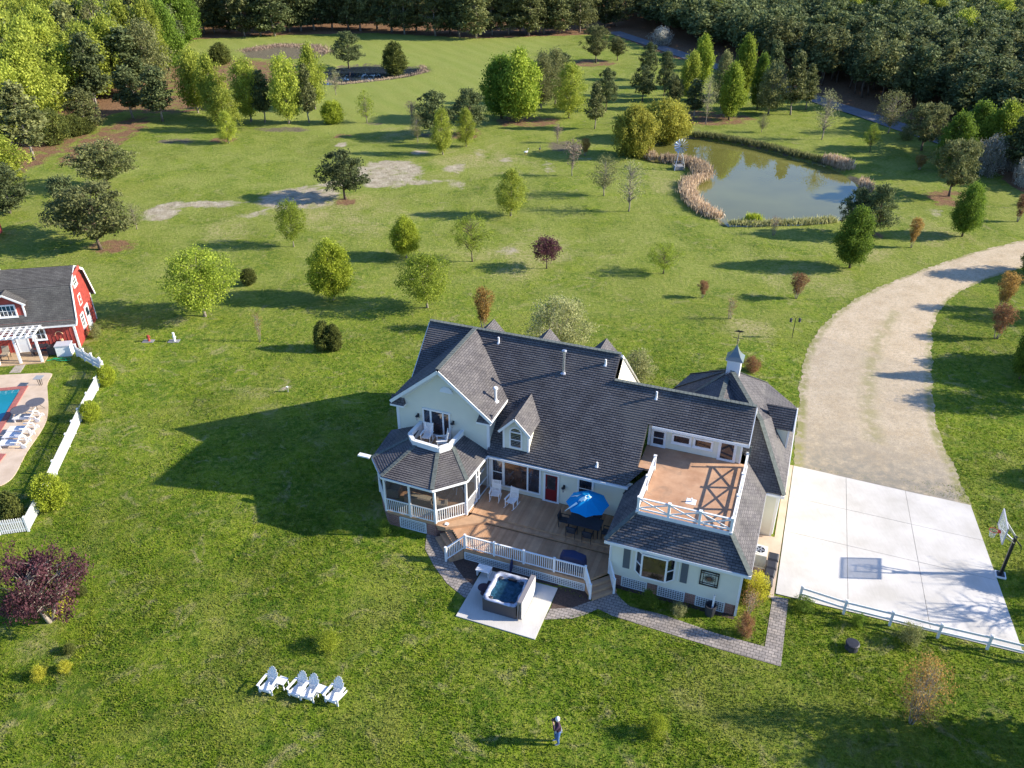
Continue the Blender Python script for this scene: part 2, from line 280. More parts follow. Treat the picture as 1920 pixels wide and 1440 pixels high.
# ------------------------------------------------------------------ mesh builder
class MB:
    def __init__(s): s.v = []; s.f = []; s.uv = []; s.m = []; s.mi = 0; s.tint = []; s.g = []
    def add(s, vs, fs, uvs=None, tint=.5):
        o = len(s.v); s.g.append((o, len(s.f))); s.v += [tuple(v) for v in vs]
        for k, f in enumerate(fs):
            s.f.append([i+o for i in f]); s.uv.append(uvs[k] if uvs else None); s.m.append(s.mi); s.tint.append(tint)
        return s
    def box(s, x0, y0, z0, x1, y1, z1, tint=.5):
        if x0 > x1: x0, x1 = x1, x0
        if y0 > y1: y0, y1 = y1, y0
        if z0 > z1: z0, z1 = z1, z0
        v = [(x0,y0,z0),(x1,y0,z0),(x1,y1,z0),(x0,y1,z0),(x0,y0,z1),(x1,y0,z1),(x1,y1,z1),(x0,y1,z1)]
        f = [(0,3,2,1),(4,5,6,7),(0,1,5,4),(1,2,6,5),(2,3,7,6),(3,0,4,7)]
        uv = []
        for q in f:
            P = [v[i] for i in q]
            if q in ((0,3,2,1),(4,5,6,7)): uv.append([(p[0], p[1]) for p in P])
            elif q in ((0,1,5,4),(2,3,7,6)): uv.append([(p[0], p[2]) for p in P])
            else: uv.append([(p[1], p[2]) for p in P])
        return s.add(v, f, uv, tint)
    def beam(s, p0, p1, w, h=None, up=(0,0,1), tint=.5):
        h = h or w; p0 = Vector(p0); p1 = Vector(p1); d = p1-p0; L = d.length
        if L < 1e-6: return s
        d.normalize(); up = Vector(up)
        if abs(d.dot(up)) > .98: up = Vector((0,1,0)) if abs(d.y) < .9 else Vector((1,0,0))
        a = d.cross(up).normalized(); b_ = a.cross(d)
        v = []
        for p in (p0, p1):
            for sa, sb in ((-1,-1),(1,-1),(1,1),(-1,1)): v.append(p+a*sa*w/2+b_*sb*h/2)
        return s.add(v, [(0,1,2,3),(7,6,5,4),(0,4,5,1),(1,5,6,2),(2,6,7,3),(3,7,4,0)], None, tint)
    def tube(s, pts, rad, n=6, caps=True):
        pts = [Vector(p) for p in pts]; rr = rad if hasattr(rad, '__len__') else [rad]*len(pts); v = []; f = []
        ref = Vector((0,0,1))
        for i, p in enumerate(pts):
            d = (pts[min(i+1, len(pts)-1)]-pts[max(i-1, 0)]).normalized()
            r_ = ref if abs(d.dot(ref)) < .95 else Vector((1,0,0))
            a = d.cross(r_).normalized(); b_ = a.cross(d)
            for k in range(n):
                an = 2*math.pi*k/n; v.append(p+(a*math.cos(an)+b_*math.sin(an))*rr[i])
        for i in range(len(pts)-1):
            for k in range(n):
                k2 = (k+1) % n; f.append((i*n+k, i*n+k2, (i+1)*n+k2, (i+1)*n+k))
        if caps: f.append(tuple(range(n))[::-1]); f.append(tuple((len(pts)-1)*n+k for k in range(n)))
        return s.add(v, f)
    def lathe(s, prof, n=20, c=(0,0,0)):
        v = []; f = []
        for r_, z in prof:
            for k in range(n):
                an = 2*math.pi*k/n; v.append((c[0]+r_*math.cos(an), c[1]+r_*math.sin(an), c[2]+z))
        for i in range(len(prof)-1):
            for k in range(n):
                k2 = (k+1) % n; f.append((i*n+k, i*n+k2, (i+1)*n+k2, (i+1)*n+k))
        f.append(tuple(range(n))[::-1]); f.append(tuple((len(prof)-1)*n+k for k in range(n)))
        return s.add(v, f)
    def prism(s, poly, z0, z1):
        n = len(poly); a = sum(poly[i][0]*poly[(i+1)%n][1]-poly[(i+1)%n][0]*poly[i][1] for i in range(n))
        if a < 0: poly = poly[::-1]
        v = [(p[0], p[1], z0) for p in poly]+[(p[0], p[1], z1) for p in poly]
        f = [tuple(range(n))[::-1], tuple(range(n, 2*n))]; uv = [[poly[i] [:2] for i in range(n)][::-1], [poly[i][:2] for i in range(n)]]; L = 0
        for i in range(n):
            j = (i+1) % n; l = math.hypot(poly[j][0]-poly[i][0], poly[j][1]-poly[i][1])
            f.append((i, j, n+j, n+i)); uv.append([(L, z0), (L+l, z0), (L+l, z1), (L, z1)]); L += l
        return s.add(v, f, [[tuple(q) for q in u_] for u_ in uv])
    def laps(s, poly, course, lift, under=True, thick=.10):
        """a plane of overlapping courses: every course is a tilted strip with a real lower edge"""
        P = [Vector(p) for p in poly]; nrm = Vector((0,0,0))
        for i in range(len(P)): nrm += P[i].cross(P[(i+1) % len(P)])
        nrm.normalize(); up = Vector((0,0,1)) - nrm*nrm.z; up.normalize(); rt = up.cross(nrm)
        t0 = min(p.dot(up) for p in P); t1 = max(p.dot(up) for p in P); k = 0
        def clip(Q, lvl, keep_above):
            out = []
            for i in range(len(Q)):
                a, b_ = Q[i], Q[(i+1) % len(Q)]; da, db = a.dot(up)-lvl, b_.dot(up)-lvl
                if not keep_above: da, db = -da, -db
                if da >= -1e-9: out.append(a)
                if da*db < -1e-14: out.append(a+(b_-a)*(da/(da-db)))
            return out
        while t0+k*course < t1-1e-4:
            a, b_ = t0+k*course, t0+(k+1)*course
            Q = clip(clip(P, a, True), b_, False)
            if len(Q) >= 3:
                V = [q+nrm*lift*(1-(q.dot(up)-a)/course) for q in Q]
                s.add(V, [tuple(range(len(V)))], [[(q.dot(rt), q.dot(up)-t0) for q in Q]])
                low = [q for q in Q if abs(q.dot(up)-a) < 1e-5]
                if len(low) >= 2:
                    low.sort(key=lambda q: q.dot(rt)); l0, l1 = low[0], low[-1]
                    s.add([l0-nrm*.004, l1-nrm*.004, l1+nrm*lift, l0+nrm*lift], [(0,1,2,3)], [[(0,.0), (.01,.0), (.01,.001), (0,.001)]])
            k += 1
        if under:
            V = [p-nrm*thick for p in P]; n = len(P); s.add(V, [tuple(range(n))[::-1]], [[(0,0)]*n])
            for i in range(n):
                j = (i+1) % n; s.add([P[i]-nrm*thick, P[j]-nrm*thick, P[j], P[i]], [(0,1,2,3)], [[(0,0)]*4])
        return s
    def build(s, name, mats, parent=None, label=None, loc=None, rot=None, smooth=False, stuff=False):
        me = bpy.data.meshes.new(name); me.from_pydata(s.v, [], s.f)
        if any(u is not None for u in s.uv):
            l = me.uv_layers.new(name='UVMap').data; i = 0; arr = []
            for f, u in zip(s.f, s.uv):
                for k in range(len(f)): arr += list(u[k]) if u else [0.0, 0.0]
            l.foreach_set('uv', arr)
        if any(x != .5 for x in s.tint):
            a = me.attributes.new('tint', 'FLOAT', 'FACE'); a.data.foreach_set('value', s.tint)
        if not isinstance(mats, (list, tuple)): mats = [mats]
        for m_ in mats: me.materials.append(m_)
        if len(mats) > 1: me.polygons.foreach_set('material_index', s.m)
        if smooth: me.polygons.foreach_set('use_smooth', [True]*len(me.polygons))
        o = bpy.data.objects.new(name, me); C.objects.link(o)
        if parent: o.parent = parent
        if loc is not None: o.location = loc
        if rot is not None: o.rotation_euler = rot if hasattr(rot, '__len__') else (0, 0, rot)
        if label: o['label'] = label
        if stuff: o['kind'] = 'stuff'
        return o
def each(mb, name, m, parent, **k):
    out = []
    for i, (v0, f0) in enumerate(mb.g):
        v1, f1 = mb.g[i+1] if i+1 < len(mb.g) else (len(mb.v), len(mb.f))
        q = MB(); q.v = mb.v[v0:v1]; q.f = [[j-v0 for j in f] for f in mb.f[f0:f1]]; q.uv = mb.uv[f0:f1]; q.m = mb.m[f0:f1]; q.tint = mb.tint[f0:f1]
        out.append(q.build(name, m, parent, **k))
    return out
def thing(name, label, cat, loc=(0,0,0), rotz=0, group=None):
    o = bpy.data.objects.new(name, None); C.objects.link(o); o.empty_display_size = .2
    o.location = loc; o.rotation_euler = (0, 0, rotz); o['label'] = label; o['category'] = cat
    if group: o['group'] = group
    return o
def tag(o, label, cat, group=None):
    o['label'] = label; o['category'] = cat
    if group: o['group'] = group
    return o
def struct(o): o['kind'] = 'structure'; return o
def dup(root, loc, rotz, label, group=None, scale=None):
    r = root.copy(); C.objects.link(r); r.location = loc; r.rotation_euler = (0, 0, rotz); r['label'] = label
    if group: r['group'] = group
    if scale: r.scale = scale
    for ch in list(root.children):
        c_ = ch.copy(); C.objects.link(c_); c_.parent = r
        for g in list(ch.children):
            d_ = g.copy(); C.objects.link(d_); d_.parent = c_
    return r
def share(o, parent, loc, rot=None, scale=None):
    c_ = o.copy(); C.objects.link(c_); c_.parent = parent; c_.location = loc
    if rot is not None: c_.rotation_euler = rot
    if scale is not None: c_.scale = scale
    return c_

# ------------------------------------------------------------------ ground with masks
def inpoly(X, Y, poly):
    ins = np.zeros(X.shape, bool); n = len(poly)
    for i in range(n):
        x0, y0 = poly[i][0], poly[i][1]; x1, y1 = poly[(i+1)%n][0], poly[(i+1)%n][1]
        cond = ((y0 > Y) != (y1 > Y)); 
        with np.errstate(divide='ignore', invalid='ignore'): xi = (x1-x0)*(Y-y0)/(y1-y0+1e-12)+x0
        ins ^= cond & (X < xi)
    return ins
def distpoly(X, Y, poly, closed=True):
    d = np.full(X.shape, 1e9); n = len(poly)
    for i in range(n if closed else n-1):
        x0, y0 = poly[i][0], poly[i][1]; x1, y1 = poly[(i+1)%n][0], poly[(i+1)%n][1]; L2 = (x1-x0)**2+(y1-y0)**2+1e-9
        t_ = np.clip(((X-x0)*(x1-x0)+(Y-y0)*(y1-y0))/L2, 0, 1); d = np.minimum(d, np.hypot(X-x0-t_*(x1-x0), Y-y0-t_*(y1-y0)))
    return d
def PX(lst, z=0): return [tuple(at(*p, z)[:2]) for p in lst]
pond = PX([(1212,292),(1222,268),(1262,257),(1300,254),(1335,257),(1400,268),(1460,282),(1500,294),(1545,303),(1580,318),(1605,335),(1620,352),(1614,380),(1580,410),(1500,418),(1430,420),(1362,421),(1350,408),(1320,398),(1298,380),(1287,360),(1287,345),(1300,335),(1322,322),(1318,312),(1295,302),(1262,297),(1240,304),(1222,300)])
pond2 = PX([(560,150),(600,132),(640,122),(690,119),(740,122),(796,124),(800,133),(762,143),(700,151),(640,157),(590,158)])
bog = PX([(450,92),(520,82),(590,82),(620,96),(600,108),(520,112),(460,108)])
xs = np.arange(-130, 171, 1.0); ys = np.arange(6, 341, 1.0)
xs = np.concatenate([[-3000, -1200, -500, -250, -160], xs, [200, 280, 500, 1200, 3000]]); ys = np.concatenate([[-600, -100, -20], ys, [380, 500, 900, 1800, 4000]])
X, Y = np.meshgrid(xs, ys); Z = np.zeros_like(X)
def sm(x): x = np.clip(x, 0, 1); return x*x*(3-2*x)
for pl in (pond, pond2):
    i_ = inpoly(X, Y, pl); d_ = distpoly(X, Y, pl); sd_ = np.where(i_, d_, -d_); Z -= .9*sm((sd_+1.2)/3.2)
cen = at(960, 900)
near = (np.abs(X) < 125) & (Y > 8) & (Y < 320)
und = .05*np.sin(X*.9+np.sin(Y*.6)*1.7)*np.cos(Y*.8+X*.23)+.035*np.sin(X*1.9+Y*1.3)
dist_house = np.hypot(X-at(1150, 950).x, Y-at(1150, 950).y)
drv = PX([(1487,874),(1600,800),(1640,650),(1720,560),(1860,500),(2050,450)]); pl_ = PX([(0,560),(180,600),(200,700),(60,1000),(0,1000)])
wgt = sm((dist_house-22)/14)*sm((distpoly(X, Y, drv, False)-8)/5)*sm((distpoly(X, Y, pl_)-3)/4)*np.where(inpoly(X, Y, pl_), 0, 1)*np.where(X < -40, np.where((Y > 38) & (Y < 75), 0, 1), 1)
Z += np.where(near, und*wgt*.9, 0)
def ell(cx, cy, wx, wy, soft=.35):
    g = at(cx, cy); a = wx*mpp(g)/2; gy = abs(at(cx, cy-wy/2).y-at(cx, cy+wy/2).y)/2
    q = np.sqrt(((X-g.x)/a)**2+((Y-g.y)/gy)**2); return np.clip((1.15-q)/soft, 0, 1)
soil = np.zeros_like(X); dry = np.zeros_like(X); mow = np.zeros_like(X); straw = np.zeros_like(X); mud = np.zeros_like(X)
for e in [(305,396,85,46,.5),(560,372,190,60,.55),(725,325,160,62,.45),(400,383,140,22,.7),(850,315,90,30,.9),(900,290,80,36,1.1),(790,342,120,18,.9),(1030,315,50,60,1.0),(950,300,50,16,.9),(960,445,80,50,1.5),(640,271,36,16,.6),(785,286,60,14,.9),(540,727,30,14,.7),(395,745,70,50,1.9),(220,800,60,40,1.6),(60,1278,60,16,1.0),(1100,300,90,26,1.4),(1325,470,60,60,1.9),(470,400,140,30,1.0),(620,345,120,24,.9),(860,345,160,40,1.2),(1010,355,60,24,1.2),(700,420,200,26,1.6),(960,470,120,50,1.2),(1400,380,60,20,1.6),(440,620,120,16,1.7),(660,760,90,22,1.5),(590,745,160,30,1.8),(1760,400,120,50,1.3),(1600,560,160,24,1.7),(860,380,200,20,1.6),(200,690,60,50,1.8),(470,1205,70,30,1.8),(240,1000,60,20,1.4),(430,1150,50,40,1.7),(1290,420,60,40,2.0)]:
    soil = np.maximum(soil, ell(*e[:4], soft=e[4])*(.8 if e[4] < 1 else .68))
for e in [(640,400,700,160),(1000,480,500,220),(900,300,500,120),(430,430,220,110),(330,500,200,90),(450,730,300,70),(1500,520,360,160),(1750,430,260,120),(180,820,110,120),(1240,340,180,120),(260,1110,180,160),(480,1180,200,140),(1000,640,260,60),(620,1195,110,80),(560,1380,300,100),(1225,1360,110,60),(330,600,120,40),(140,660,50,50),(75,1190,150,180),(1060,640,300,70),(1400,620,220,120),(800,650,240,60),(1640,480,220,60),(760,250,300,60),(1230,1365,80,50),(615,1200,100,70),(1500,800,60,160),(1640,1120,220,40)]:
    dry = np.maximum(dry, ell(*e, soft=1.0)*.66)
for e in [(800,120,420,150),(660,200,340,90),(900,75,300,60),(480,85,300,34)]: mow = np.maximum(mow, ell(*e, soft=.3))
mow *= (Y > 100)
for e in [(210,462,120,34),(648,378,60,20),(420,262,70,14),(880,250,60,26),(640,255,50,12),(1790,375,130,50),(1630,440,70,26),(400,140,420,80),(200,260,120,120),(1110,118,120,18),(1300,222,300,36),(850,255,90,24),(990,228,160,26),(60,290,120,200),(320,195,300,44)]: straw = np.maximum(straw, ell(*e, soft=.5)*.72)
for e in [(330,265,110,14),(530,243,150,14),(820,255,110,16),(1060,275,110,30),(700,232,60,8),(1480,800,40,60)]: mud = np.maximum(mud, ell(*e, soft=.6)*.75)
for pl in (pond, pond2): mud = np.maximum(mud, np.clip(1-distpoly(X, Y, pl)/1.3, 0, 1)*.9)
mud = np.maximum(mud, np.where(inpoly(X, Y, bog), .9, 0))
lf = PX([(1150,66),(1260,108),(1360,130),(1530,182),(1700,236),(1800,285),(1920,360),(2100,440),(2300,300),(2300,-100),(1150,-100)]); straw = np.maximum(straw, np.where(inpoly(X, Y, lf), .95, 0))
tr_ = PX([(-400,-150),(1200,-150),(1200,62),(900,72),(700,62),(520,66),(360,74),(300,110),(240,200),(80,280),(-400,420)]); straw = np.maximum(straw, np.where(inpoly(X, Y, tr_), .95, 0))
nx, ny = len(xs), len(ys); idx = np.arange(nx*ny).reshape(ny, nx)
fa = np.stack([idx[:-1,:-1], idx[:-1,1:], idx[1:,1:], idx[1:,:-1]], -1).reshape(-1, 4)
def grid_mesh(name, V, F):
    me = bpy.data.meshes.new(name); nF = len(F); k = F.shape[1]
    me.vertices.add(len(V)); me.vertices.foreach_set('co', V.astype(np.float32).ravel())
    me.loops.add(nF*k); me.loops.foreach_set('vertex_index', F.astype(np.int32).ravel())
    me.polygons.add(nF); me.polygons.foreach_set('loop_start', np.arange(0, nF*k, k, dtype=np.int32)); me.polygons.foreach_set('loop_total', np.full(nF, k, np.int32))
    me.update(); return me
me = grid_mesh('lawn', np.stack([X, Y, Z], -1).reshape(-1, 3), fa)
def vcol(me, name, r, g=None, b=None):
    a = me.color_attributes.new(name, 'FLOAT_COLOR', 'POINT'); z = np.zeros(r.size)
    a.data.foreach_set('color', np.stack([r.ravel(), z if g is None else g.ravel(), z if b is None else b.ravel(), np.ones(r.size)], -1).ravel().astype(np.float32))
vcol(me, 'mask', soil, dry, mow); field = sm((Y-54)/30)*np.where(Y < 330, 1, 0)*np.where(inpoly(X, Y, PX([(1487,874),(1600,560),(1920,450),(2200,480),(2200,1000)])), .3, 1); vcol(me, 'straw', straw, mud, field)
me.polygons.foreach_set('use_smooth', [True]*len(me.polygons)); me.materials.append(M['lawn'])
lawn = bpy.data.objects.new('ground', me); C.objects.link(lawn); struct(lawn)

def sheet(name, poly, z, m, dens=None):
    bm = bmesh.new(); vs = [bm.verts.new((p[0], p[1], z)) for p in poly]; f = bm.faces.new(vs)
    if f.normal.z < 0: f.normal_flip()
    bm.normal_update()
    if f.normal.z < 0: f.normal_flip()
    bmesh.ops.triangulate(bm, faces=bm.faces[:])
    uvl = bm.loops.layers.uv.new('UVMap')
    for f in bm.faces:
        for l in f.loops:
            q = l.vert.co-HO; l[uvl].uv = (q.dot(HU), q.dot(HV))
    me = bpy.data.meshes.new(name); bm.to_mesh(me); bm.free(); me.materials.append(m)
    o = bpy.data.objects.new(name, me); C.objects.link(o); return o
def offs(p, zz): return p
struct(sheet('pond_water', [(x, y) for x, y in PX([(1200,300),(1215,260),(1262,249),(1300,247),(1335,250),(1400,260),(1500,284),(1590,312),(1640,350),(1628,390),(1590,424),(1500,432),(1340,434),(1290,400),(1270,360),(1262,320),(1222,316)])], -.42, M['pond_water']))
struct(sheet('small_pond_water', PX([(540,152),(600,126),(640,117),(690,115),(740,117),(805,119),(812,135),(762,149),(700,157),(640,162),(580,164)]), -.42, M['small_pond_water']))

# driveway: gravel with wheel wear, its own dense sheet
L_ = [(1487,874),(1490,840),(1497,770),(1500,715),(1510,665),(1530,625),(1560,592),(1605,560),(1660,533),(1740,502),(1830,472),(1920,450),(2050,430)]
R_ = [(1821,949),(1803,905),(1782,860),(1762,820),(1752,775),(1748,715),(1747,660),(1748,615),(1762,580),(1790,552),(1840,527),(1910,503),(2060,470)]
def resample(P, n):
    P = [Vector((*q, 0)) for q in PX(P)]; d = [0]
    for i in range(1, len(P)): d.append(d[-1]+(P[i]-P[i-1]).length)
    out = []
    for k in range(n):
        s_ = d[-1]*k/(n-1); i = max(j for j in range(len(d)) if d[j] <= s_+1e-9); i = min(i, len(P)-2)
        out.append(P[i].lerp(P[i+1], (s_-d[i])/(d[i+1]-d[i])))
    return out
nl, nw = 260, 26; A_, B_ = resample(L_, nl), resample(R_, nl); V = []; g1 = []; g2 = []
for i in range(nl):
    jl = .07*math.sin(i*.43)+.05*math.sin(i*1.7)+random.uniform(-.06,.06); jr = .08*math.sin(i*.37+1)+.05*math.sin(i*1.9)+random.uniform(-.07,.07)
    for j in range(nw+1):
        f_ = j/nw; p = A_[i].lerp(B_[i], f_); dr = (B_[i]-A_[i]).normalized(); p = p+dr*(jl*(1-f_)*(f_ < .01)+jr*(f_ > .99)); V.append((p.x, p.y, .012+.05*math.sin(f_*math.pi)))
        s_ = i/nl; g1.append(max(0, 1-s_*9)*.9+ .25*(s_ < .3)); g2.append(max(.9*(f_ < .06)+.9*(f_ > .94), .62*math.exp(-((f_-.52)/.06)**2)*(.08 < s_ < .45)))
F_ = [[i*(nw+1)+j, i*(nw+1)+j+1, (i+1)*(nw+1)+j+1, (i+1)*(nw+1)+j] for i in range(nl-1) for j in range(nw)]
me = grid_mesh('gravel_driveway', np.array(V), np.array(F_)); vcol(me, 'mask', np.array(g1), np.array(g2)); me.materials.append(M['gravel']); me.polygons.foreach_set('use_smooth', [True]*len(me.polygons))
o = bpy.data.objects.new('gravel_driveway', me); C.objects.link(o); struct(o)
# asphalt lane through the wood edge
def ribbon(name, pts, width, z, m):
    P = [at(*p) for p in pts]; V = []; F = []
    for i, p in enumerate(P):
        d = (P[min(i+1, len(P)-1)]-P[max(i-1, 0)]).normalized(); n_ = Vector((-d.y, d.x, 0))*width/2
        V += [(p.x-n_.x, p.y-n_.y, z), (p.x+n_.x, p.y+n_.y, z)]
    for i in range(len(P)-1): F.append([2*i, 2*i+2, 2*i+3, 2*i+1])
    b_ = MB(); b_.add(V, F); return struct(b_.build(name, m))
ribbon('asphalt_lane', [(1150,60),(1180,70),(1250,93),(1330,121),(1440,155),(1560,197),(1620,215),(1695,241),(1800,275),(1920,318),(2100,390)], 4.2, .10, M['lane'])

# court slab, walk, tub pad
hw = lambda u, v: H(u, v)
court = [(1.83,15.28),(1.87,2.46),(14.25,2.9),(12.82,14.92)]
def lerp2(a, b, t): return (a[0]+(b[0]-a[0])*t, a[1]+(b[1]-a[1])*t)
HE = None
def local_poly(poly): return [tuple((HO+HU*p[0]+HV*p[1])[:2]) for p in poly]
base = MB(); base.prism(local_poly([(1.83,15.28),(1.87,2.46),(14.30,2.62),(12.82,14.92)]), -.05, .02)
pad = base.build('concrete_court', mat('joint_dirt', (.16, .14, .11), .95)); struct(pad)
q00, q10, q11, q01 = (1.87,2.46), (14.30,2.62), (12.82,14.92), (1.83,15.28); g = .012
cuts_u = [0, .31, .645, 1]; cuts_v = [0, .44, .72, 1]
for i in range(3):
    for j in range(3):
        def bil(a, b_): return lerp2(lerp2(q00, q10, a), lerp2(q01, q11, a), b_)
        P4 = [bil(cuts_u[i]+.001, cuts_v[j]+.001), bil(cuts_u[i+1]-.001, cuts_v[j]+.001), bil(cuts_u[i+1]-.001, cuts_v[j+1]-.001), bil(cuts_u[i]+.001, cuts_v[j+1]-.001)]
        sb = MB(); sb.prism(local_poly(P4), .021, .045+random.uniform(-.002, .003)); sb.build('slab', M['concrete'], pad)
ap = MB(); ap.prism(local_poly([(.35,2.0),(1.80,2.0),(1.80,15.28),(1.35,15.28),(1.35,7.3),(.35,7.3)]), -.02, .035); struct(ap.build('walkway', M['pooldeck']))
tp = MB(); tp.prism(local_poly([(-14.22,-5.44),(-9.66,-5.46),(-9.69,-1.5),(-14.22,-1.55)]), -.03, .06); struct(tp.build('tub_pad', M['concrete']))
def paverpath(name, pix, z=.022): 
    o = sheet(name, PX(pix), z, M['paver']); return struct(o)
paverpath('paver_path', [(1106,1128),(1135,1118),(1152,1108),(1163,1122),(1180,1137),(1250,1155),(1340,1187),(1434,1213),(1449,1117),(1478,1124),(1464,1250),(1340,1215),(1240,1184),(1180,1165),(1150,1156),(1121,1142),(1097,1153),(1073,1160),(1021,1162),(1031,1142),(1073,1140),(1095,1132)])
paverpath('paver_path', [(800,1000),(822,1001),(836,1030),(850,1056),(868,1082),(890,1101),(872,1122),(838,1094),(814,1062),(797,1030)])
struct(sheet('mulch_bed', PX([(822,1001),(836,1025),(872,1044),(945,1065),(902,1070),(886,1101),(868,1082),(850,1056)]), .016, M['mulch']))
struct(sheet('mulch_bed', PX([(1046,1100),(1096,1108),(1108,1127),(1095,1132),(1073,1140),(1032,1142)]), .016, M['mulch']))
struct(sheet('mulch_bed', PX([(905,1066),(1046,1100),(1046,1092),(945,1064)]), .014, M['mulch']))
struct(sheet('mulch_bed', PX([(1152,1102),(1376,1162),(1376,1150),(1154,1090)]), .013, M['mulch']))

# ------------------------------------------------------------------ the house (all in house axes, parented to one Empty)
house = thing('house', 'large cream farmhouse with dark shingle roofs, screened porch and roof deck', 'house', HO, -HA)
HS = .891
def mainz(v): return 3.9+(v-4.15)*HS
def bld(mb, name, m, label=None, stuff=False, **k): return mb.build(name, m, house, label, stuff=stuff, **k)
CO, LI = .15, .030       # shingle course, lift
# walls
def wallmb(): return MB()
w1 = wallmb()
# main front wall (v=4.5), gable wall, wing walls, back walls: courses of lapped siding
w1.laps([(-16.3,4.5,1.1),(-7.1,4.5,1.1),(-7.1,4.5,3.85),(-16.3,4.5,3.85)], .115, .022, under=False)
bld(w1, 'wall', M['siding'])
w2 = wallmb(); w2.laps([(-22.5,4.5,.2),(-16.3,4.5,.2),(-16.3,4.5,6.3),(-19.4,4.5,9.0),(-22.5,4.5,6.3)], .115, .022, under=False)
w2.laps([(-16.3,4.5,3.9),(-16.3,7.0,3.9),(-16.3,7.0,6.3),(-16.3,4.5,6.3)], .115, .022, under=False)
w2.laps([(-22.5,16,0),(-22.5,4.5,0),(-22.5,4.5,6.3),(-22.5,7,6.3),(-22.5,10.1,8.95),(-22.5,16,3.9)], .115, .022, under=False)
bld(w2, 'gable_wall', M['siding'])
w3 = wallmb(); w3.laps([(-7.1,0,.78),(0,0,.78),(0,0,3.25),(-7.1,0,3.25)], .115, .022, under=False)
w3.laps([(0,0,.78),(0,7.6,.78),(0,7.6,3.3),(0,0,3.3)], .115, .022, under=False)
w3.laps([(-7.1,4.5,1.1),(-7.1,0,1.1),(-7.1,0,3.25),(-7.1,4.5,3.25)], .115, .022, under=False)
bld(w3, 'wing_wall', M['siding'])
w4 = wallmb(); w4.laps([(.35,7.35,0),(1.1,7.35,0),(1.1,7.35,3.3),(.35,7.35,3.3)], .115, .022, under=False)
w4.laps([(1.1,7.35,0),(1.1,17.3,0),(1.1,17.3,3.3),(1.1,7.35,3.3)], .115, .022, under=False)
w4.laps([(1.1,17.3,0),(-1.3,19.7,0),(-1.3,19.7,3.3),(1.1,17.3,3.3)], .115, .022, under=False)
w4.laps([(-1.3,19.7,0),(-4.9,19.7,0),(-4.9,19.7,3.3),(-1.3,19.7,3.3)], .115, .022, under=False)
w4.laps([(-4.9,19.7,0),(-7,17.4,0),(-7,17.4,3.3),(-4.9,19.7,3.3)], .115, .022, under=False)
w4.laps([(-7,17.4,0),(-7,13,0),(-7,13,3.3),(-7,17.4,3.3)], .115, .022, under=False)
bld(w4, 'garage_wall', M['siding'])
w5 = wallmb(); w5.laps([(-9.5,15.8,0),(-22.5,15.8,0),(-22.5,15.8,3.9),(-9.5,15.8,3.9)], .115, .022, under=False)
w5.laps([(-9.45,4.6,4.2),(-9.45,15.75,3.6),(-9.45,15.75,4.0),(-9.45,10.1,9.0)], .115, .022, under=False)
bld(w5, 'wall', M['siding'])
# upper wall facing the roof deck
w6 = wallmb(); w6.laps([(-6.95,7.55,4.72),(-1.45,7.55,4.72),(-1.45,7.55,6.75),(-6.95,7.55,6.75)], .115, .022, under=False)
w6.laps([(-1.45,7.55,4.6),(-1.45,12,4.6),(-1.45,8.8,7.8),(-1.45,7.55,6.8)], .115, .022, under=False)
bld(w6, 'upper_wall', M['siding'])
# trims: corner boards, fascia, rakes, soffits
tr1 = MB()
for (u, v, z0, z1) in [(-22.5,4.5,3.9,6.3),(-16.3,4.5,4.0,6.3)]: tr1.box(u-.09, v-.035, z0, u+.09, v+.09, z1)
for (u, v, z0, z1) in [(0,0,.0,3.2),(-7.1,0,.8,3.2),(1.1,7.35,0,3.3)]: tr1.box(u-.10, v-.03, z0, u+.03, v+.10, z1)
tr1.box(-1.50, 7.50, 4.72, -1.40, 7.60, 6.7); tr1.box(-7.0, 7.50, 4.72, -6.86, 7.58, 6.4)
tr1.box(-16.3,4.46,3.55,-7.2,4.49,3.8)
each(tr1, 'corner_board', M['white'], house)
fa1 = MB()
fa1.box(-16.35,4.02,3.66,-7.3,4.14,3.80)       # gutter on the main eave
fa1.box(-16.35,4.15,3.60,-7.3,4.5,3.63)
fa1.box(-7.46,-.42,3.20,.40,-.33,3.38); fa1.box(-7.4,-.33,3.18,.33,0.0,3.20); fa1.box(.33,-.36,3.22,.40,7.1,3.37); fa1.box(-7.46,-.36,3.20,-7.40,4.0,3.37); fa1.box(0,-.3,3.18,.33,7.2,3.2)
fa1.box(.35,7.0,3.20,1.40,7.08,3.37); fa1.box(1.36,7.05,3.2,1.43,17.4,3.36)
fa1.box(-6.72,6.97,6.28,-1.02,7.05,6.45); fa1.box(-6.7,7.04,6.26,-1.05,7.6,6.29)
fa1.beam((-19.4,4.17,9.10),(-22.80,4.17,6.28),.20,.06,(0,1,0)); fa1.beam((-19.4,4.17,9.10),(-15.92,4.17,6.20),.20,.06,(0,1,0))
fa1.beam((-19.4,4.46,8.86),(-22.4,4.46,6.33),.16,.04,(0,1,0)); fa1.beam((-19.4,4.46,8.86),(-16.4,4.46,6.33),.16,.04,(0,1,0))
fa1.box(-15.97,4.2,6.22,-15.90,6.9,6.36); fa1.box(-22.86,4.2,6.22,-22.78,7.0,6.36)
fa1.beam((-9.58,10.1,9.07),(-9.58,16.1,3.78),.16,.20,(1,0,0)); fa1.beam((-9.50,10.1,8.92),(-9.50,16.0,3.72),.02,.42,(1,0,0))
fa1.beam((-22.74,10.1,9.05),(-22.74,6.9,6.2),.18,.05,(1,0,0)); fa1.beam((-22.74,10.1,9.05),(-22.74,16.05,3.8),.18,.05,(1,0,0))
fa1.beam((-1.04,8.8,7.90),(-1.04,7.0,6.38),.16,.05,(1,0,0))
fa1.beam((-1.04,8.8,7.90),(-1.04,12.6,4.3),.16,.05,(1,0,0))
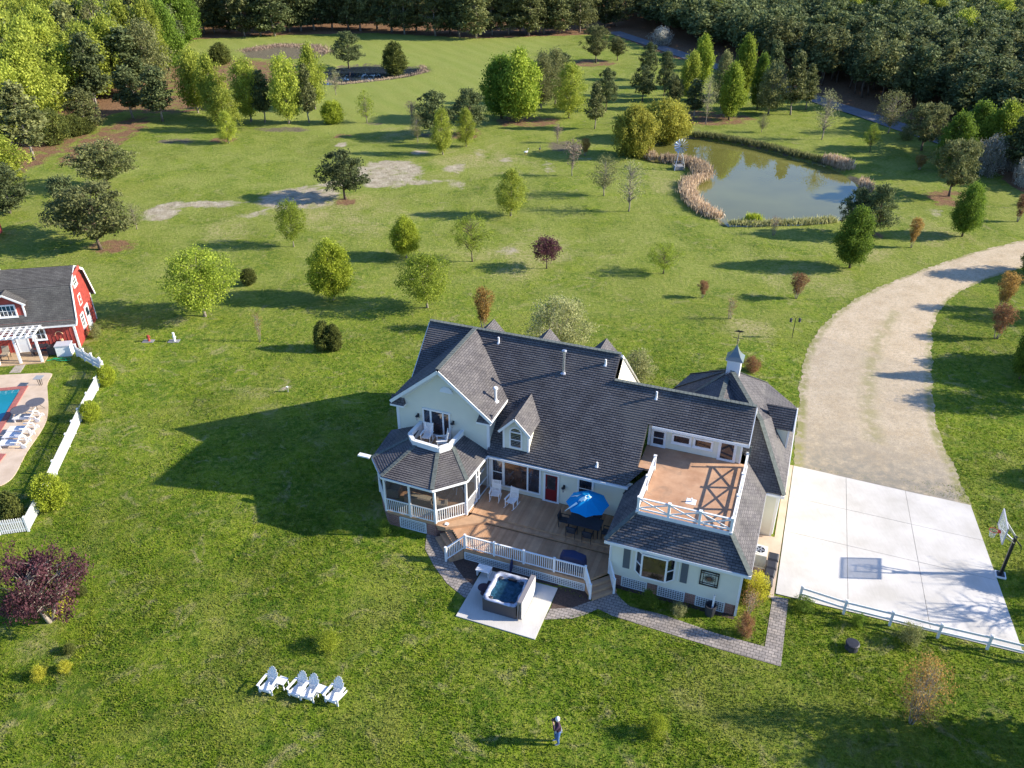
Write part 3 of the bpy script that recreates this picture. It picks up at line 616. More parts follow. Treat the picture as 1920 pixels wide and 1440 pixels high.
# cornice returns of the big gable
for s_, u0 in ((1,-22.5),(-1,-16.3)):
    fa1.box(u0-.32*s_, 4.10, 6.02, u0+.62*s_, 4.5, 6.14)
each(fa1, 'fascia', M['white'], house)
# roofs
r1 = MB()
r1.laps([(-22.70,6.94,6.385),(-22.70,4.15,3.9),(-22.69,4.15,3.9),(-22.69,6.94,6.385)], CO, LI)  # sliver at the rake foot
poly_main = [(-16.35,4.15,3.9),(-7.42,4.15,3.9),(-6.1,5.05,4.70),(-6.98,5.05,4.70),(-6.98,7.06,6.49),(-1.08,7.06,6.49),(-1.08,8.8,8.04),(-9.62,8.8,8.04),(-9.62,10.1,9.20),(-19.4,10.1,9.20),(-16.0,6.95,6.39),(-15.96,4.6,mainz(4.6))]
def onmain(p): return (p[0], p[1], mainz(p[1]))
def roofpart(mb, pl, **k): mb.laps(pl, CO, LI, **k)
# main front slope cut into convex pieces that share one plane
t0_ = mainz(4.15)
pieces = [[(-16.3,4.15),(-9.62,4.15),(-9.62,10.1),(-16.3,10.1)], [(-19.4,10.1),(-22.70,10.1),(-22.70,6.99)], [(-19.4,10.1),(-16.0,6.98),(-16.3,6.98),(-16.3,10.1)][::1],
          [(-9.62,4.15),(-7.43,4.15),(-6.98,4.62),(-6.98,8.8),(-9.62,8.8)], [(-6.98,7.06),(-1.08,7.06),(-1.08,8.8),(-6.98,8.8)], [(-6.98,4.62),(-6.55,5.05),(-6.98,5.05)]]
def lapson(mb, pts, fz, base_t, **k):
    P3 = [Vector((p[0], p[1], fz(*p))) for p in pts]
    n_ = Vector((0,0,0))
    for i in range(len(P3)): n_ += P3[i].cross(P3[(i+1) % len(P3)])
    if n_.z < 0: P3 = P3[::-1]
    mb.laps(P3, CO, LI, **k)
def aligned(mb, pts, fz):      # start courses from a common line: extend piece by phase
    P3 = [Vector((p[0], p[1], fz(*p))) for p in pts]
    return P3
class MB2(MB): pass
def laps_phase(mb, pts3, phase_pt, course=CO, lift=LI, thick=.1, under=True):
    P = [Vector(p) for p in pts3]; n_ = Vector((0,0,0))
    for i in range(len(P)): n_ += P[i].cross(P[(i+1) % len(P)])
    if n_.z < 0: P = P[::-1]; n_ = -n_
    n_.normalize(); up = Vector((0,0,1))-n_*n_.z; up.normalize(); rt = up.cross(n_)
    tb = Vector(phase_pt).dot(up); t0 = min(p.dot(up) for p in P); t1 = max(p.dot(up) for p in P); k = math.floor((t0-tb)/course+1e-6)
    def clip(Q, lvl, above):
        out = []
        for i in range(len(Q)):
            a, b_ = Q[i], Q[(i+1) % len(Q)]; da, db = a.dot(up)-lvl, b_.dot(up)-lvl
            if not above: da, db = -da, -db
            if da >= -1e-9: out.append(a)
            if da*db < -1e-14: out.append(a+(b_-a)*(da/(da-db)))
        return out
    while tb+k*course < t1-1e-4:
        a, b_ = tb+k*course, tb+(k+1)*course; Q = clip(clip(P, a, True), b_, False)
        if len(Q) >= 3:
            j = random.uniform(-.002, .002); V = [q+n_*(lift*(1-(q.dot(up)-a)/course)+.001) for q in Q]
            mb.add(V, [tuple(range(len(V)))], [[(q.dot(rt), q.dot(up)-tb) for q in Q]])
            low = [q for q in Q if abs(q.dot(up)-a) < 1e-5]
            if len(low) >= 2:
                low.sort(key=lambda q: q.dot(rt)); l0, l1 = low[0], low[-1]
                mb.add([l0-n_*.004, l1-n_*.004, l1+n_*lift, l0+n_*lift], [(0,1,2,3)], [[(0,0),(.01,0),(.01,.001),(0,.001)]])
        k += 1
    if under:
        V = [p-n_*thick for p in P]; n = len(P); mb.add(V, [tuple(range(n))[::-1]], [[(0,0)]*n])
        for i in range(n):
            j = (i+1) % n; mb.add([P[i]-n_*thick, P[j]-n_*thick, P[j], P[i]], [(0,1,2,3)], [[(0,0)]*4])
r1 = MB()
for pc in pieces: laps_phase(r1, [(p[0], p[1], mainz(p[1])) for p in pc], (0, 4.15, 3.9))
bld(r1, 'main_roof', M['shingle'])
r2 = MB()    # rear slopes
laps_phase(r2, [(-22.70,10.1,9.2),(-9.62,10.1,9.2),(-9.62,16.05,3.9),(-22.70,16.05,3.9)], (0,16.05,3.9))
laps_phase(r2, [(-9.62,8.8,8.04),(-1.08,8.8,8.04),(-1.08,13.2,4.12),(-9.62,13.2,4.12)], (0,13.45,3.9))
bld(r2, 'rear_roof', M['shingle'])
r3 = MB()    # big gable
gk = (9.25-6.4)/3.4
laps_phase(r3, [(-19.4,4.2,9.25),(-15.95,4.2,6.36),(-15.95,6.93,6.36),(-19.4,10.16,9.25)], (-15.95,0,6.36))
laps_phase(r3, [(-19.4,4.2,9.25),(-22.85,4.2,6.36),(-22.85,6.93,6.36),(-19.4,10.16,9.25)], (-22.85,0,6.36))
bld(r3, 'gable_roof', M['shingle'])
# wing hip roof around the roof deck
r4 = MB(); e = (3.4); d4 = 4.72
laps_phase(r4, [(-7.46,-.35,3.4),(.36,-.35,3.4),(-1.02,1.06,4.75),(-6.08,1.06,4.75)], (0,-.35,3.4))
laps_phase(r4, [(.36,-.35,3.4),(.36,7.1,3.4),(-1.02,7.9,4.75),(-1.02,1.06,4.75)], (.36,0,3.4))
laps_phase(r4, [(-7.46,-.35,3.4),(-6.08,1.06,4.75),(-6.08,5.1,4.75),(-7.46,4.3,3.4)], (-7.46,0,3.4))
bld(r4, 'wing_roof', M['shingle'])
# small return roofs of the gable
r5 = MB()
for s_, u0 in ((1,-22.5),(-1,-16.3)):
    a_, b_ = u0-.34*s_, u0+.62*s_
    r5.add([(a_,4.12,6.14),(b_,4.12,6.14),(b_-.12*s_,4.5,6.62),(a_,4.5,6.62)], [(0,1,2,3)], [[(0,0),(.9,0),(.8,.5),(0,.5)]]); r5.add([(b_,4.12,6.14),(b_,4.5,6.14),(b_-.12*s_,4.5,6.62)], [(0,1,2)], [[(0,0),(.4,0),(.4,.5)]])
bld(r5, 'cornice_return', M['shingle'], stuff=True)
# garage roof
r6 = MB(); Q_ = (-.70,9.35,6.8); P_ = (-3.15,13.9,7.35); Fp = (1.38,7.08,3.4); Gp = (.33,7.08,3.4); Ep = (1.32,17.3,3.4); Dp = (-1.0,20.1,3.4); Cp = (-5.0,20.3,3.4); C2 = (-6.3,19.4,3.4); Bp = (-7.1,16.9,3.4); Ap = (-7.3,13.2,3.4)
def tri(mb, *pts, ph=None): laps_phase(mb, list(pts), ph or min(pts, key=lambda p: p[2]))
tri(r6, Fp, Ep, Q_); tri(r6, Ep, Dp, Q_); tri(r6, Q_, Dp, P_); tri(r6, Dp, Cp, P_); tri(r6, Cp, C2, P_); tri(r6, C2, Bp, P_); tri(r6, Bp, Ap, P_); tri(r6, Q_, P_, Ap)
laps_phase(r6, [Gp, Fp, Q_, (-1.43,9.35,6.8), (-1.43,8.25,5.13)], Gp)
# saddle joining the low ridge to the garage roof
laps_phase(r6, [(-3.3,14.0,6.95),(-3.3,9.0,6.95),(-1.2,9.0,5.9),(-1.2,11.0,5.9)], (-1.2,9,5.9)); laps_phase(r6, [(-3.3,9.0,6.95),(-3.3,14.0,6.95),(-5.6,12.0,5.8),(-5.6,9.0,5.8)], (-5.6,9,5.8))
bld(r6, 'garage_roof', M['shingle'])
# ridge and hip caps
def caps(pairs, w_=.28):
    for a, b_ in pairs:
        mb = MB(); a = Vector(a); b_ = Vector(b_); L = (b_-a).length; n = max(1, int(L/.25))
        for i in range(n):
            p = a.lerp(b_, i/n); q = a.lerp(b_, (i+1.25)/n if i < n-1 else 1); p = p+Vector((0,0,.045)); q = q+Vector((0,0,.03)); mb.beam(p, q, w_, .028)
        mb.build('ridge_cap', M['ridgecap'], house, stuff=True)
caps([((-22.72,10.1,9.2),(-9.60,10.1,9.2)),((-9.6,8.8,8.04),(-1.06,8.8,8.04)),((-19.4,4.18,9.25),(-19.4,10.1,9.25)),((.36,-.35,3.4),(-1.02,1.06,4.75)),((-7.46,-.35,3.4),(-6.08,1.06,4.75)),(Fp,Q_),(Q_,P_),(P_,Dp),(P_,Cp),(P_,C2),(P_,Bp),(P_,Ap),((-3.3,9,6.95),(-3.3,14,6.95))])
# generic window: frame mesh with pane and sash bars as sub-parts. local x along wall, -y outward
def window(parent, loc, rz, w_, h, kind='double', m=None, label=None, fr=.09, name='window', cols=1, rows=2):
    mb = MB(); fr2 = fr
    mb.box(-w_/2-fr, -.06, -fr, w_/2+fr, .02, 0); mb.box(-w_/2-fr, -.05, h, w_/2+fr, .02, h+fr); mb.box(-w_/2-fr, -.05, 0, -w_/2, .02, h); mb.box(w_/2, -.05, 0, w_/2+fr, .02, h); mb.box(-w_/2-fr-.03, -.09, -fr-.03, w_/2+fr+.03, .0, -fr)
    o = mb.build(name, M['white'], parent, label, loc=loc, rot=rz)
    pn = MB(); pn.box(-w_/2, -.012, 0, w_/2, .0, h); pn.build('pane', m or M['glass'], o)
    bars = MB()
    for r_ in range(1, rows): z = h*r_/rows; bars.box(-w_/2, -.032, z-.02, w_/2, -.013, z+.02)
    for c_ in range(1, cols): x = -w_/2+w_*c_/cols; bars.box(x-.02, -.030, 0, x+.02, -.013, h)
    for x in (-w_/2+.02, w_/2-.02): bars.box(x-.02, -.03, 0, x+.02, -.013, h)
    bars.box(-w_/2, -.030, 0, w_/2, -.013, .03); bars.box(-w_/2, -.030, h-.03, w_/2, -.013, h)
    bars.build('sash_bars', M['white'], o)
    return o
FV = 4.482
# living room: one wide unit of three windows
big = MB(); x0, x1 = -16.05, -12.90
big.box(x0-.1, 4.40, 1.42, x1+.1, 4.5, 1.52); big.box(x0-.1, 4.40, 3.40, x1+.1, 4.5, 3.50); big.box(x0-.1, 4.41, 1.52, x0, 4.5, 3.40); big.box(x1, 4.41, 1.52, x1+.1, 4.5, 3.40)
big.box(-15.32, 4.41, 1.52, -15.20, 4.5, 3.40); big.box(-13.72, 4.41, 1.52, -13.62, 4.5, 3.40)
bw = big.build('living_room_window', M['white'], house)
for a, b_, k in ((x0, -15.32, 1), (-15.20, -13.72, 0), (-13.62, x1, 1)):
    pn = MB(); pn.box(a, 4.455, 1.52, b_, 4.465, 3.40); pn.build('pane', M['glasswarm'] if not k else M['glass'], bw)
sb = MB(); sb.box(x0, 4.435, 2.42, -15.32, 4.455, 2.47); sb.box(x0, 4.435, 1.52, x0+.05, 4.455, 3.4); sb.box(-15.37, 4.435, 1.52, -15.32, 4.455, 3.4); sb.build('sash_bars', M['white'], bw)
# red door with storm frame
dr = MB(); dr.box(-12.62, 4.42, 1.12, -12.50, 4.5, 3.24); dr.box(-11.72, 4.42, 1.12, -11.60, 4.5, 3.24); dr.box(-12.50, 4.42, 3.14, -11.72, 4.5, 3.24); dr.box(-12.65, 4.36, 1.10, -11.57, 4.5, 1.16)
dro = dr.build('back_door', M['white'], house, 'dark red door in a white frame')
p_ = MB(); p_.box(-12.50, 4.445, 1.16, -11.72, 4.475, 3.14); p_.build('door_leaf', M['reddoor'], dro)
p_ = MB(); p_.box(-12.40, 4.435, 2.05, -11.84, 4.445, 3.04); p_.build('pane', M['glass'], dro); p_ = MB(); p_.box(-12.46, 4.41, 2.05, -12.42, 4.445, 2.17); p_.build('handle', M['steel'], dro)
window(house, (-9.95, FV, 2.0), 0, .86, 1.32)
# balcony french door
fd = MB(); fd.box(-20.72,4.40,4.28,-20.62,4.5,6.12); fd.box(-18.92,4.40,4.28,-18.82,4.5,6.12); fd.box(-20.62,4.40,6.02,-18.92,4.5,6.12); fd.box(-20.22,4.41,4.28,-20.10,4.5,6.02); fd.box(-19.36,4.41,4.28,-19.26,4.5,6.02); fd.box(-20.75,4.34,4.22,-18.8,4.5,4.28)
fdo = fd.build('balcony_door', M['white'], house)
for a, b_ in ((-20.62,-20.22),(-20.10,-19.36),(-19.26,-18.92)):
    pn = MB(); pn.box(a,4.45,4.28,b_,4.46,6.02); pn.build('pane', M['glass'], fdo)
# gable half-round louvre
vt = MB(); pts = [(-19.0+.45*math.cos(a_), 7.55+.42*math.sin(a_)) for a_ in [math.pi*k/14 for k in range(15)]]
vt.add([(p[0], 4.43, p[1]) for p in pts]+[(p[0], 4.485, p[1]) for p in pts], [tuple(range(15))]+[(i, i+15, (i+1)%15+15, (i+1)%15) for i in range(15)])
vto = vt.build('gable_vent', M['white'], house); lv = MB()
for k in range(4): 
    hw_ = .40*math.sqrt(max(.05, 1-(k*.09/.40)**2)); lv.box(-19.0-hw_, 4.405, 7.58+k*.09, -19.0+hw_, 4.43, 7.61+k*.09)
lv.build('louvre', M['white'], vto, stuff=True)
def wall_lamp(u, v, z):
    a = MB(); a.box(u-.06, v-.03, z-.05, u+.06, v, z+.25); a.beam((u,v-.02,z+.18),(u,v-.2,z+.22),.03); a.lathe([(.10,.0),(.13,.04),(.03,.14)], 8, (u, v-.2, z+.10))
    o = a.build('wall_lamp', M['dark'], house); g_ = MB(); g_.lathe([(.05,-.16),(.085,-.02),(.085,.1)], 8, (u, v-.2, z)); g_.build('lamp_glass', mat('lamp_glass', (.45,.42,.38), .1), o)
wall_lamp(-21.05, 4.48, 5.35); wall_lamp(-18.62, 4.48, 5.35); wall_lamp(-11.30, 4.48, 2.35)
sp = MB(); sp.box(-7.35,4.05,3.50,-7.2,4.2,3.6); sp.beam((-7.3,4.1,3.5),(-7.5,3.9,3.42),.08); sp.beam((-7.3,4.1,3.5),(-7.15,3.85,3.42),.08); sp.build('flood_light', M['dark'], house)
# downpipes
dp = MB(); dp.tube([(-16.25,4.36,3.7),(-16.2,4.40,3.4),(-16.2,4.40,1.3),(-16.1,4.25,1.15)], .045, 8); dp.build('downpipe', M['white'], house)
dp = MB(); dp.tube([(-7.2,-.15,3.25),(-7.16,-.06,3.0),(-7.16,-.06,1.0),(-7.1,-.2,.85)], .045, 8); dp.build('downpipe', M['white'], house)
dp = MB(); dp.tube([(1.15,7.2,3.3),(1.15,7.25,3.0),(1.15,7.25,.3)], .045, 8); dp.build('downpipe', M['white'], house)
# wing bay window with shutters
bay = MB(); by = -.42
bay.prism([(-5.72,0),(-5.30,by),(-3.95,by),(-3.52,0)], 3.02, 3.12); bay.prism([(-5.72,0),(-5.30,by),(-3.95,by),(-3.52,0)], 1.42, 1.52)
for x, y in ((-5.70,-.03),(-5.30,by+.03),(-3.95,by+.03),(-3.54,-.03)): bay.box(x-.05, y-.05, 1.5, x+.05, y+.05, 3.05)
for x in (-5.95, -3.32): bay.box(x-.02,-.03,1.5,x+.02,0,3.1)
byo = bay.build('bay_window', M['white'], house)
for (a, b_) in (((-5.68,-.05),(-5.33,by+.04)),((-5.25,by+.02),(-4.0,by+.02)),((-3.92,by+.04),(-3.56,-.05))):
    pn = MB(); pn.add([(a[0],a[1],1.52),(b_[0],b_[1],1.52),(b_[0],b_[1],3.02),(a[0],a[1],3.02)], [(0,1,2,3)]); pn.build('pane', M['glasswarm'] if b_[0] == -4.0 else M['glass'], byo)
sb = MB(); sb.beam((-5.69,-.06,2.25),(-5.34,by+.02,2.25),.04,.05); sb.beam((-3.92,by+.02,2.25),(-3.55,-.06,2.25),.04,.05); each(sb, 'sash_bar', M['white'], byo)
for x in (-6.22, -3.02):
    sh = MB(); sh.box(x-.19,-.045,1.45,x+.19,-.015,3.0)
    for k in range(20): sh.box(x-.15,-.058,1.50+k*.073,x+.15,-.045,1.54+k*.073)
    sh.build('shutter', M['shutter'], house)
# metal sun wall panel
art = MB(); a0, a1, z0, z1 = -2.18, -1.18, 1.68, 2.72
for q in ((a0,z0,a1,z0+.06),(a0,z1-.06,a1,z1),(a0,z0,a0+.06,z1),(a1-.06,z0,a1,z1)): art.box(q[0],-.075,q[1],q[2],-.03,q[3])
for q in ((a0+.16,z0,a0+.19,z1),(a1-.19,z0,a1-.16,z1),(a0,z0+.16,a1,z0+.19),(a0,z1-.19,a1,z1-.16)): art.box(q[0],-.07,q[1],q[2],-.04,q[3])
cx, cz = (a0+a1)/2, (z0+z1)/2
for k in range(24):
    an = 2*math.pi*k/24; r_ = .34 if k % 2 else .27; art.beam((cx+.1*math.cos(an),-.055,cz+.1*math.sin(an)),(cx+r_*math.cos(an),-.055,cz+r_*math.sin(an)),.018,.018,(0,1,0))
bld(art, 'sun_wall_panel', M['dark'], 'black square metal panel with a sunburst')
sun_ = MB(); sun_.add([(cx+.13*math.cos(2*math.pi*k/16), -.085, cz+.13*math.sin(2*math.pi*k/16)) for k in range(16)]+[(cx+.13*math.cos(2*math.pi*k/16), -.03, cz+.13*math.sin(2*math.pi*k/16)) for k in range(16)], [tuple(range(16))]+[(i, i+16, (i+1)%16+16, (i+1)%16) for i in range(16)]); bld(sun_, 'sunburst_centre', mat('rust_metal', (.14,.07,.045), .6))
# foundation: brick piers and lattice panels
fb = MB()
for a, b_ in ((-7.1,-6.43),(-4.94,-4.37),(-2.82,-2.26),(-.64,.0)): fb.box(a,.0,-.05,b_,.25,.80)
fb.box(-.2,.0,-.05,0,7.5,.80); fb.box(.9,7.4,-.05,1.08,7.6,.3)
each(fb, 'brick_pier', M['brick'], house)
cb = MB(); cb.box(-7.0,.10,-.05,-.1,.14,.79); bld(cb, 'crawl_space_wall', M['crawl'])
def lattice(parent, p0, p1, z0, z1, name='lattice_panel', st=.125):
    mb = MB(); a = Vector((p0[0],p0[1],0)); b_ = Vector((p1[0],p1[1],0)); d_ = (b_-a); L = d_.length; d_.normalize(); nn = Vector((d_.y,-d_.x,0))
    n = int(L/st)
    for i in range(n+1): p = a+d_*(L*i/n); mb.beam(p+Vector((0,0,z0)), p+Vector((0,0,z1)), .038, .012, nn)
    m_ = max(2, int((z1-z0)/st))
    for i in range(m_+1): z = z0+(z1-z0)*i/m_; mb.beam(a+nn*.012+Vector((0,0,z)), b_+nn*.012+Vector((0,0,z)), .012, .038)
    for z in (z0, z1): mb.beam(a+nn*.02+Vector((0,0,z)), b_+nn*.02+Vector((0,0,z)), .03, .08)
    for p in (a, b_): mb.beam(p+nn*.02+Vector((0,0,z0)), p+nn*.02+Vector((0,0,z1)), .08, .03, nn)
    return mb.build(name, M['lattice'], parent, stuff=True)
for a, b_ in ((-6.38,-4.99),(-4.32,-2.87),(-2.21,-.69)): lattice(house, (a,.02), (b_,.02), .03, .74)
# roof deck
rd = MB(); rd.box(-6.10,1.0,4.56,-1.0,7.55,4.70); rd.box(-7.0,5.05,4.56,-6.1,7.55,4.70); bld(rd, 'roof_deck_floor', M['rooffloor'])
rf = MB(); rf.box(-6.16,.93,4.62,-.94,.995,4.84); rf.box(-.995,1.0,4.62,-.94,7.3,4.84); rf.box(-6.16,1.0,4.62,-6.105,5.1,4.84); bld(rf, 'roof_deck_kerb', M['white'])
rl = MB(); zt = 5.66; zb = 4.95
def xrail(mb, a, b_, n):
    a = Vector(a); b_ = Vector(b_)
    for i in range(n):
        p, q = a.lerp(b_, i/n), a.lerp(b_, (i+1)/n)
        mb.beam(p+Vector((0,0,zt)), q+Vector((0,0,zt)), .10, .05); mb.beam(p+Vector((0,0,zb)), q+Vector((0,0,zb)), .05, .08)
        mb.beam(p+Vector((0,0,zb+.03)), q+Vector((0,0,zt-.05)), .04, .075); mb.beam(p+Vector((0,0,zt-.05)), q+Vector((0,0,zb+.03)), .035, .07)
xrail(rl, (-6.05,1.05,0), (-1.05,1.05,0), 3); xrail(rl, (-1.05,1.05,0), (-1.05,7.25,0), 3); xrail(rl, (-6.05,1.05,0), (-6.05,5.1,0), 2)
rlo = bld(rl, 'roof_deck_railing', M['white'])
pp = MB(); pp.box(-.07,-.07,4.62,.07,.07,5.72); pp.box(-.09,-.09,5.72,.09,.09,5.76); p0 = pp.build('post', M['white'], rlo, loc=(-6.05,1.05,0))
for x, y in ((-4.38,1.05),(-2.72,1.05),(-1.05,1.05),(-1.05,3.12),(-1.05,5.18),(-1.05,7.25),(-6.05,3.08),(-6.05,5.1)): share(p0, rlo, (x, y, 0))
vp = MB(); vp.tube([(-3.45,2.95,4.70),(-3.45,2.95,4.95)], .05, 8); vp.box(-3.75,2.7,4.702,-3.2,3.2,4.712); bld(vp, 'deck_drain_pipe', M['white'])
window(house, (-6.35, 7.53, 4.86), 0, .70, .98, fr=.10)
window(house, (-4.97, 7.53, 5.30), 0, 1.0, .50, rows=1, m=M['glasswarm']); window(house, (-3.68, 7.53, 5.30), 0, 1.0, .50, rows=1, m=M['glasswarm'])
window(house, (-2.25, 7.53, 4.80), 0, .82, 1.25, rows=1, name='deck_door', fr=.12)
# small front dormer
dm = MB(); du = -14.52; dv = 4.62
dm.laps([(du-.80,dv,4.25),(du+.80,dv,4.25),(du+.80,dv,5.72),(du,dv,6.55),(du-.80,dv,5.72)], .115, .022, under=False)
dm.laps([(du+.80,dv,4.25),(du+.80,6.4,5.85),(du+.80,6.3,5.80),(du+.80,dv,5.80)], .115, .022, under=False)
dm.laps([(du-.80,6.3,5.80),(du-.80,dv,4.25),(du-.80,dv,5.80)], .115, .022, under=False)
dmo = bld(dm, 'dormer', M['siding']); dr_ = MB()
laps_phase(dr_, [(du,4.38,6.80),(du+1.02,4.38,5.72),(du+1.02,6.22,5.72),(du,7.42,6.80)], (du+1.02,0,5.72)); laps_phase(dr_, [(du,4.38,6.80),(du-1.02,4.38,5.72),(du-1.02,6.22,5.72),(du,7.42,6.80)], (du-1.02,0,5.72))
dr_.build('roof', M['shingle'], dmo)
tm = MB(); tm.beam((du,4.35,6.69),(du+1.04,4.35,5.60),.15,.05,(0,1,0)); tm.beam((du,4.35,6.69),(du-1.04,4.35,5.60),.15,.05,(0,1,0)); tm.box(du-.86,dv-.03,4.2,du-.74,dv+.08,5.75); tm.box(du+.74,dv-.03,4.2,du+.86,dv+.08,5.75)
tm.build('trim', M['white'], dmo)
wn = MB(); arc = [(du+.42*math.cos(math.pi*k/12), 5.62+.40*math.sin(math.pi*k/12)) for k in range(13)]; arc2 = [(du+.33*math.cos(math.pi*k/12), 5.62+.31*math.sin(math.pi*k/12)) for k in range(13)]
for i in range(12):
    wn.add([(arc[i][0],dv-.06,arc[i][1]),(arc[i+1][0],dv-.06,arc[i+1][1]),(arc2[i+1][0],dv-.06,arc2[i+1][1]),(arc2[i][0],dv-.06,arc2[i][1]),(arc[i][0],dv,arc[i][1]),(arc[i+1][0],dv,arc[i+1][1])], [(0,1,2,3),(0,4,5,1)])
wn.box(du-.42,dv-.06,4.55,du-.33,dv,5.62); wn.box(du+.33,dv-.06,4.55,du+.42,dv,5.62); wn.box(du-.42,dv-.07,4.46,du+.42,dv,4.55); wn.box(du-.33,dv-.055,5.58,du+.33,dv-.02,5.66); wn.box(du-.33,dv-.05,5.05,du+.33,dv-.02,5.09)
wn.build('window', M['white'], dmo); gp = MB(); gp.add([(du-.33,dv-.02,4.55),(du+.33,dv-.02,4.55)]+[(x,dv-.02,z) for x, z in arc2], [tuple(range(15))]); gp.build('pane', M['glass'], dmo)
# three rear dormers
for cu in (-19.85, -15.68, -11.62):
    rr_ = MB(); zr, vr = 7.8, 14.4
    laps_phase(rr_, [(cu,11.5,zr),(cu,vr,zr),(cu+1.6,vr,6.1),(cu+1.6,13.5,6.1)], (cu+1.6,0,6.1)); laps_phase(rr_, [(cu,11.5,zr),(cu,vr,zr),(cu-1.6,vr,6.1),(cu-1.6,13.5,6.1)], (cu-1.6,0,6.1))
    o = rr_.build('rear_dormer', M['shingle'], house); ww = MB(); ww.prism([(cu-1.35,13.2),(cu+1.35,13.2),(cu+1.35,14.2),(cu-1.35,14.2)], 5.4, 6.2); ww.add([(cu-1.35,14.2,6.2),(cu+1.35,14.2,6.2),(cu,14.2,7.6)], [(0,1,2)]); ww.build('wall', M['siding'], o)
# garage side dormer
gd = MB(); gu = 1.0
gd.laps([(gu,11.15,4.05),(gu,12.65,4.05),(gu,12.65,5.5),(gu,11.9,6.3),(gu,11.15,5.5)], .115, .022, under=False)
gd.laps([(-.1,11.15,5.45),(gu,11.15,4.05),(gu,11.15,5.5)], .115, .022, under=False)
gdo = bld(gd, 'garage_dormer', M['siding']); g2_ = MB()
laps_phase(g2_, [(1.22,11.9,6.52),(-.6,11.9,6.52),(.05,10.95,5.45),(1.22,10.95,5.45)], (0,10.95,5.45)); laps_phase(g2_, [(1.22,11.9,6.52),(-.6,11.9,6.52),(.05,12.85,5.45),(1.22,12.85,5.45)], (0,12.85,5.45)); g2_.build('roof', M['shingle'], gdo)
tm = MB(); tm.box(gu-.06,11.10,4.05,gu+.05,11.2,5.45); tm.beam((1.23,11.9,6.45),(1.23,10.93,5.38),.14,.04,(1,0,0)); tm.beam((1.23,11.9,6.45),(1.23,12.87,5.38),.14,.04,(1,0,0)); tm.build('trim', M['white'], gdo)
# cupola with weathervane
cu = MB(); cc = (-3.05,14.15); zc_ = 7.0
cu.box(cc[0]-.42,cc[1]-.42,zc_-.3,cc[0]+.42,cc[1]+.42,8.05); cu.box(cc[0]-.5,cc[1]-.5,8.05,cc[0]+.5,cc[1]+.5,8.13)
cuo = bld(cu, 'cupola', M['white']); lv = MB()
for k in range(9):
    z = 7.25+k*.085; lv.box(cc[0]-.30,cc[1]-.445,z,cc[0]+.30,cc[1]-.42,z+.05); lv.box(cc[0]+.42,cc[1]-.30,z,cc[0]+.445,cc[1]+.30,z+.05)
lv.build('louvre', M['white'], cuo, stuff=True)
cr = MB(); b4 = [(-.56,-.56),(.56,-.56),(.56,.56),(-.56,.56)]; prof = [(1,8.13),(.62,8.36),(.34,8.62),(.12,8.92),(.02,9.12)]
V_ = [(cc[0]+x*s_, cc[1]+y*s_, z) for s_, z in prof for x, y in b4]; cr.add(V_, [(i*4+k, i*4+(k+1)%4, i*4+4+(k+1)%4, i*4+4+k) for i in range(4) for k in range(4)]+[(16,17,18,19)])
cr.build('copper_roof', mat('grey_green_metal_roof', (.17,.21,.22), .35, metal=.3), cuo)
wv_ = MB(); wv_.tube([(cc[0],cc[1],9.1),(cc[0],cc[1],10.1)], .02, 6); wv_.beam((cc[0]-.35,cc[1],9.55),(cc[0]+.35,cc[1],9.55),.025); wv_.beam((cc[0],cc[1]-.35,9.55),(cc[0],cc[1]+.35,9.55),.025); wv_.lathe([(.01,0),(.07,.06),(.01,.13)],8,(cc[0],cc[1],9.35))
wv_.add([(cc[0]-.32,cc[1]-.01,9.98),(cc[0]-.05,cc[1]-.01,10.10),(cc[0]+.32,cc[1]-.01,10.06),(cc[0]+.10,cc[1]-.01,9.96),(cc[0]-.32,cc[1]+.01,9.98),(cc[0]-.05,cc[1]+.01,10.10),(cc[0]+.32,cc[1]+.01,10.06),(cc[0]+.10,cc[1]+.01,9.96)], [(0,1,2,3),(7,6,5,4),(0,4,5,1),(1,5,6,2),(2,6,7,3),(3,7,4,0)])
wv_.build('weathervane', M['dark'], cuo)
# vent pipes through the roofs
def pipe(u, v, z, h, r_=.06, cap=False, m='white', dx=0):
    mb = MB(); mb.tube([(u,v,z-.15),(u,v,z+h)], r_, 10); mb.lathe([(r_*2.6,0),(r_*1.2,.10),(r_*1.1,.2)], 10, (u, v, z-.08))
    if cap: mb.lathe([(r_*1.1,0),(r_*1.9,.04),(r_*1.9,.12),(r_*1.2,.17)], 12, (u,v,z+h-.04))
    bld(mb, 'vent_pipe', M[m])
pipe(-12.88,8.72,7.98,1.45,.085,True,'steel'); pipe(-17.6,9.62,8.76,.36); pipe(-6.87,8.35,7.63,.42); pipe(-10.4,9.48,8.64,.34); pipe(-9.38,4.73,4.42,.22); pipe(-16.37,5.95,6.72,.85,.085,True)
sn = MB(); sn.box(-1.0,7.2,5.55,-.9,7.3,6.25); bld(sn, 'gutter_end', M['ridgecap'])

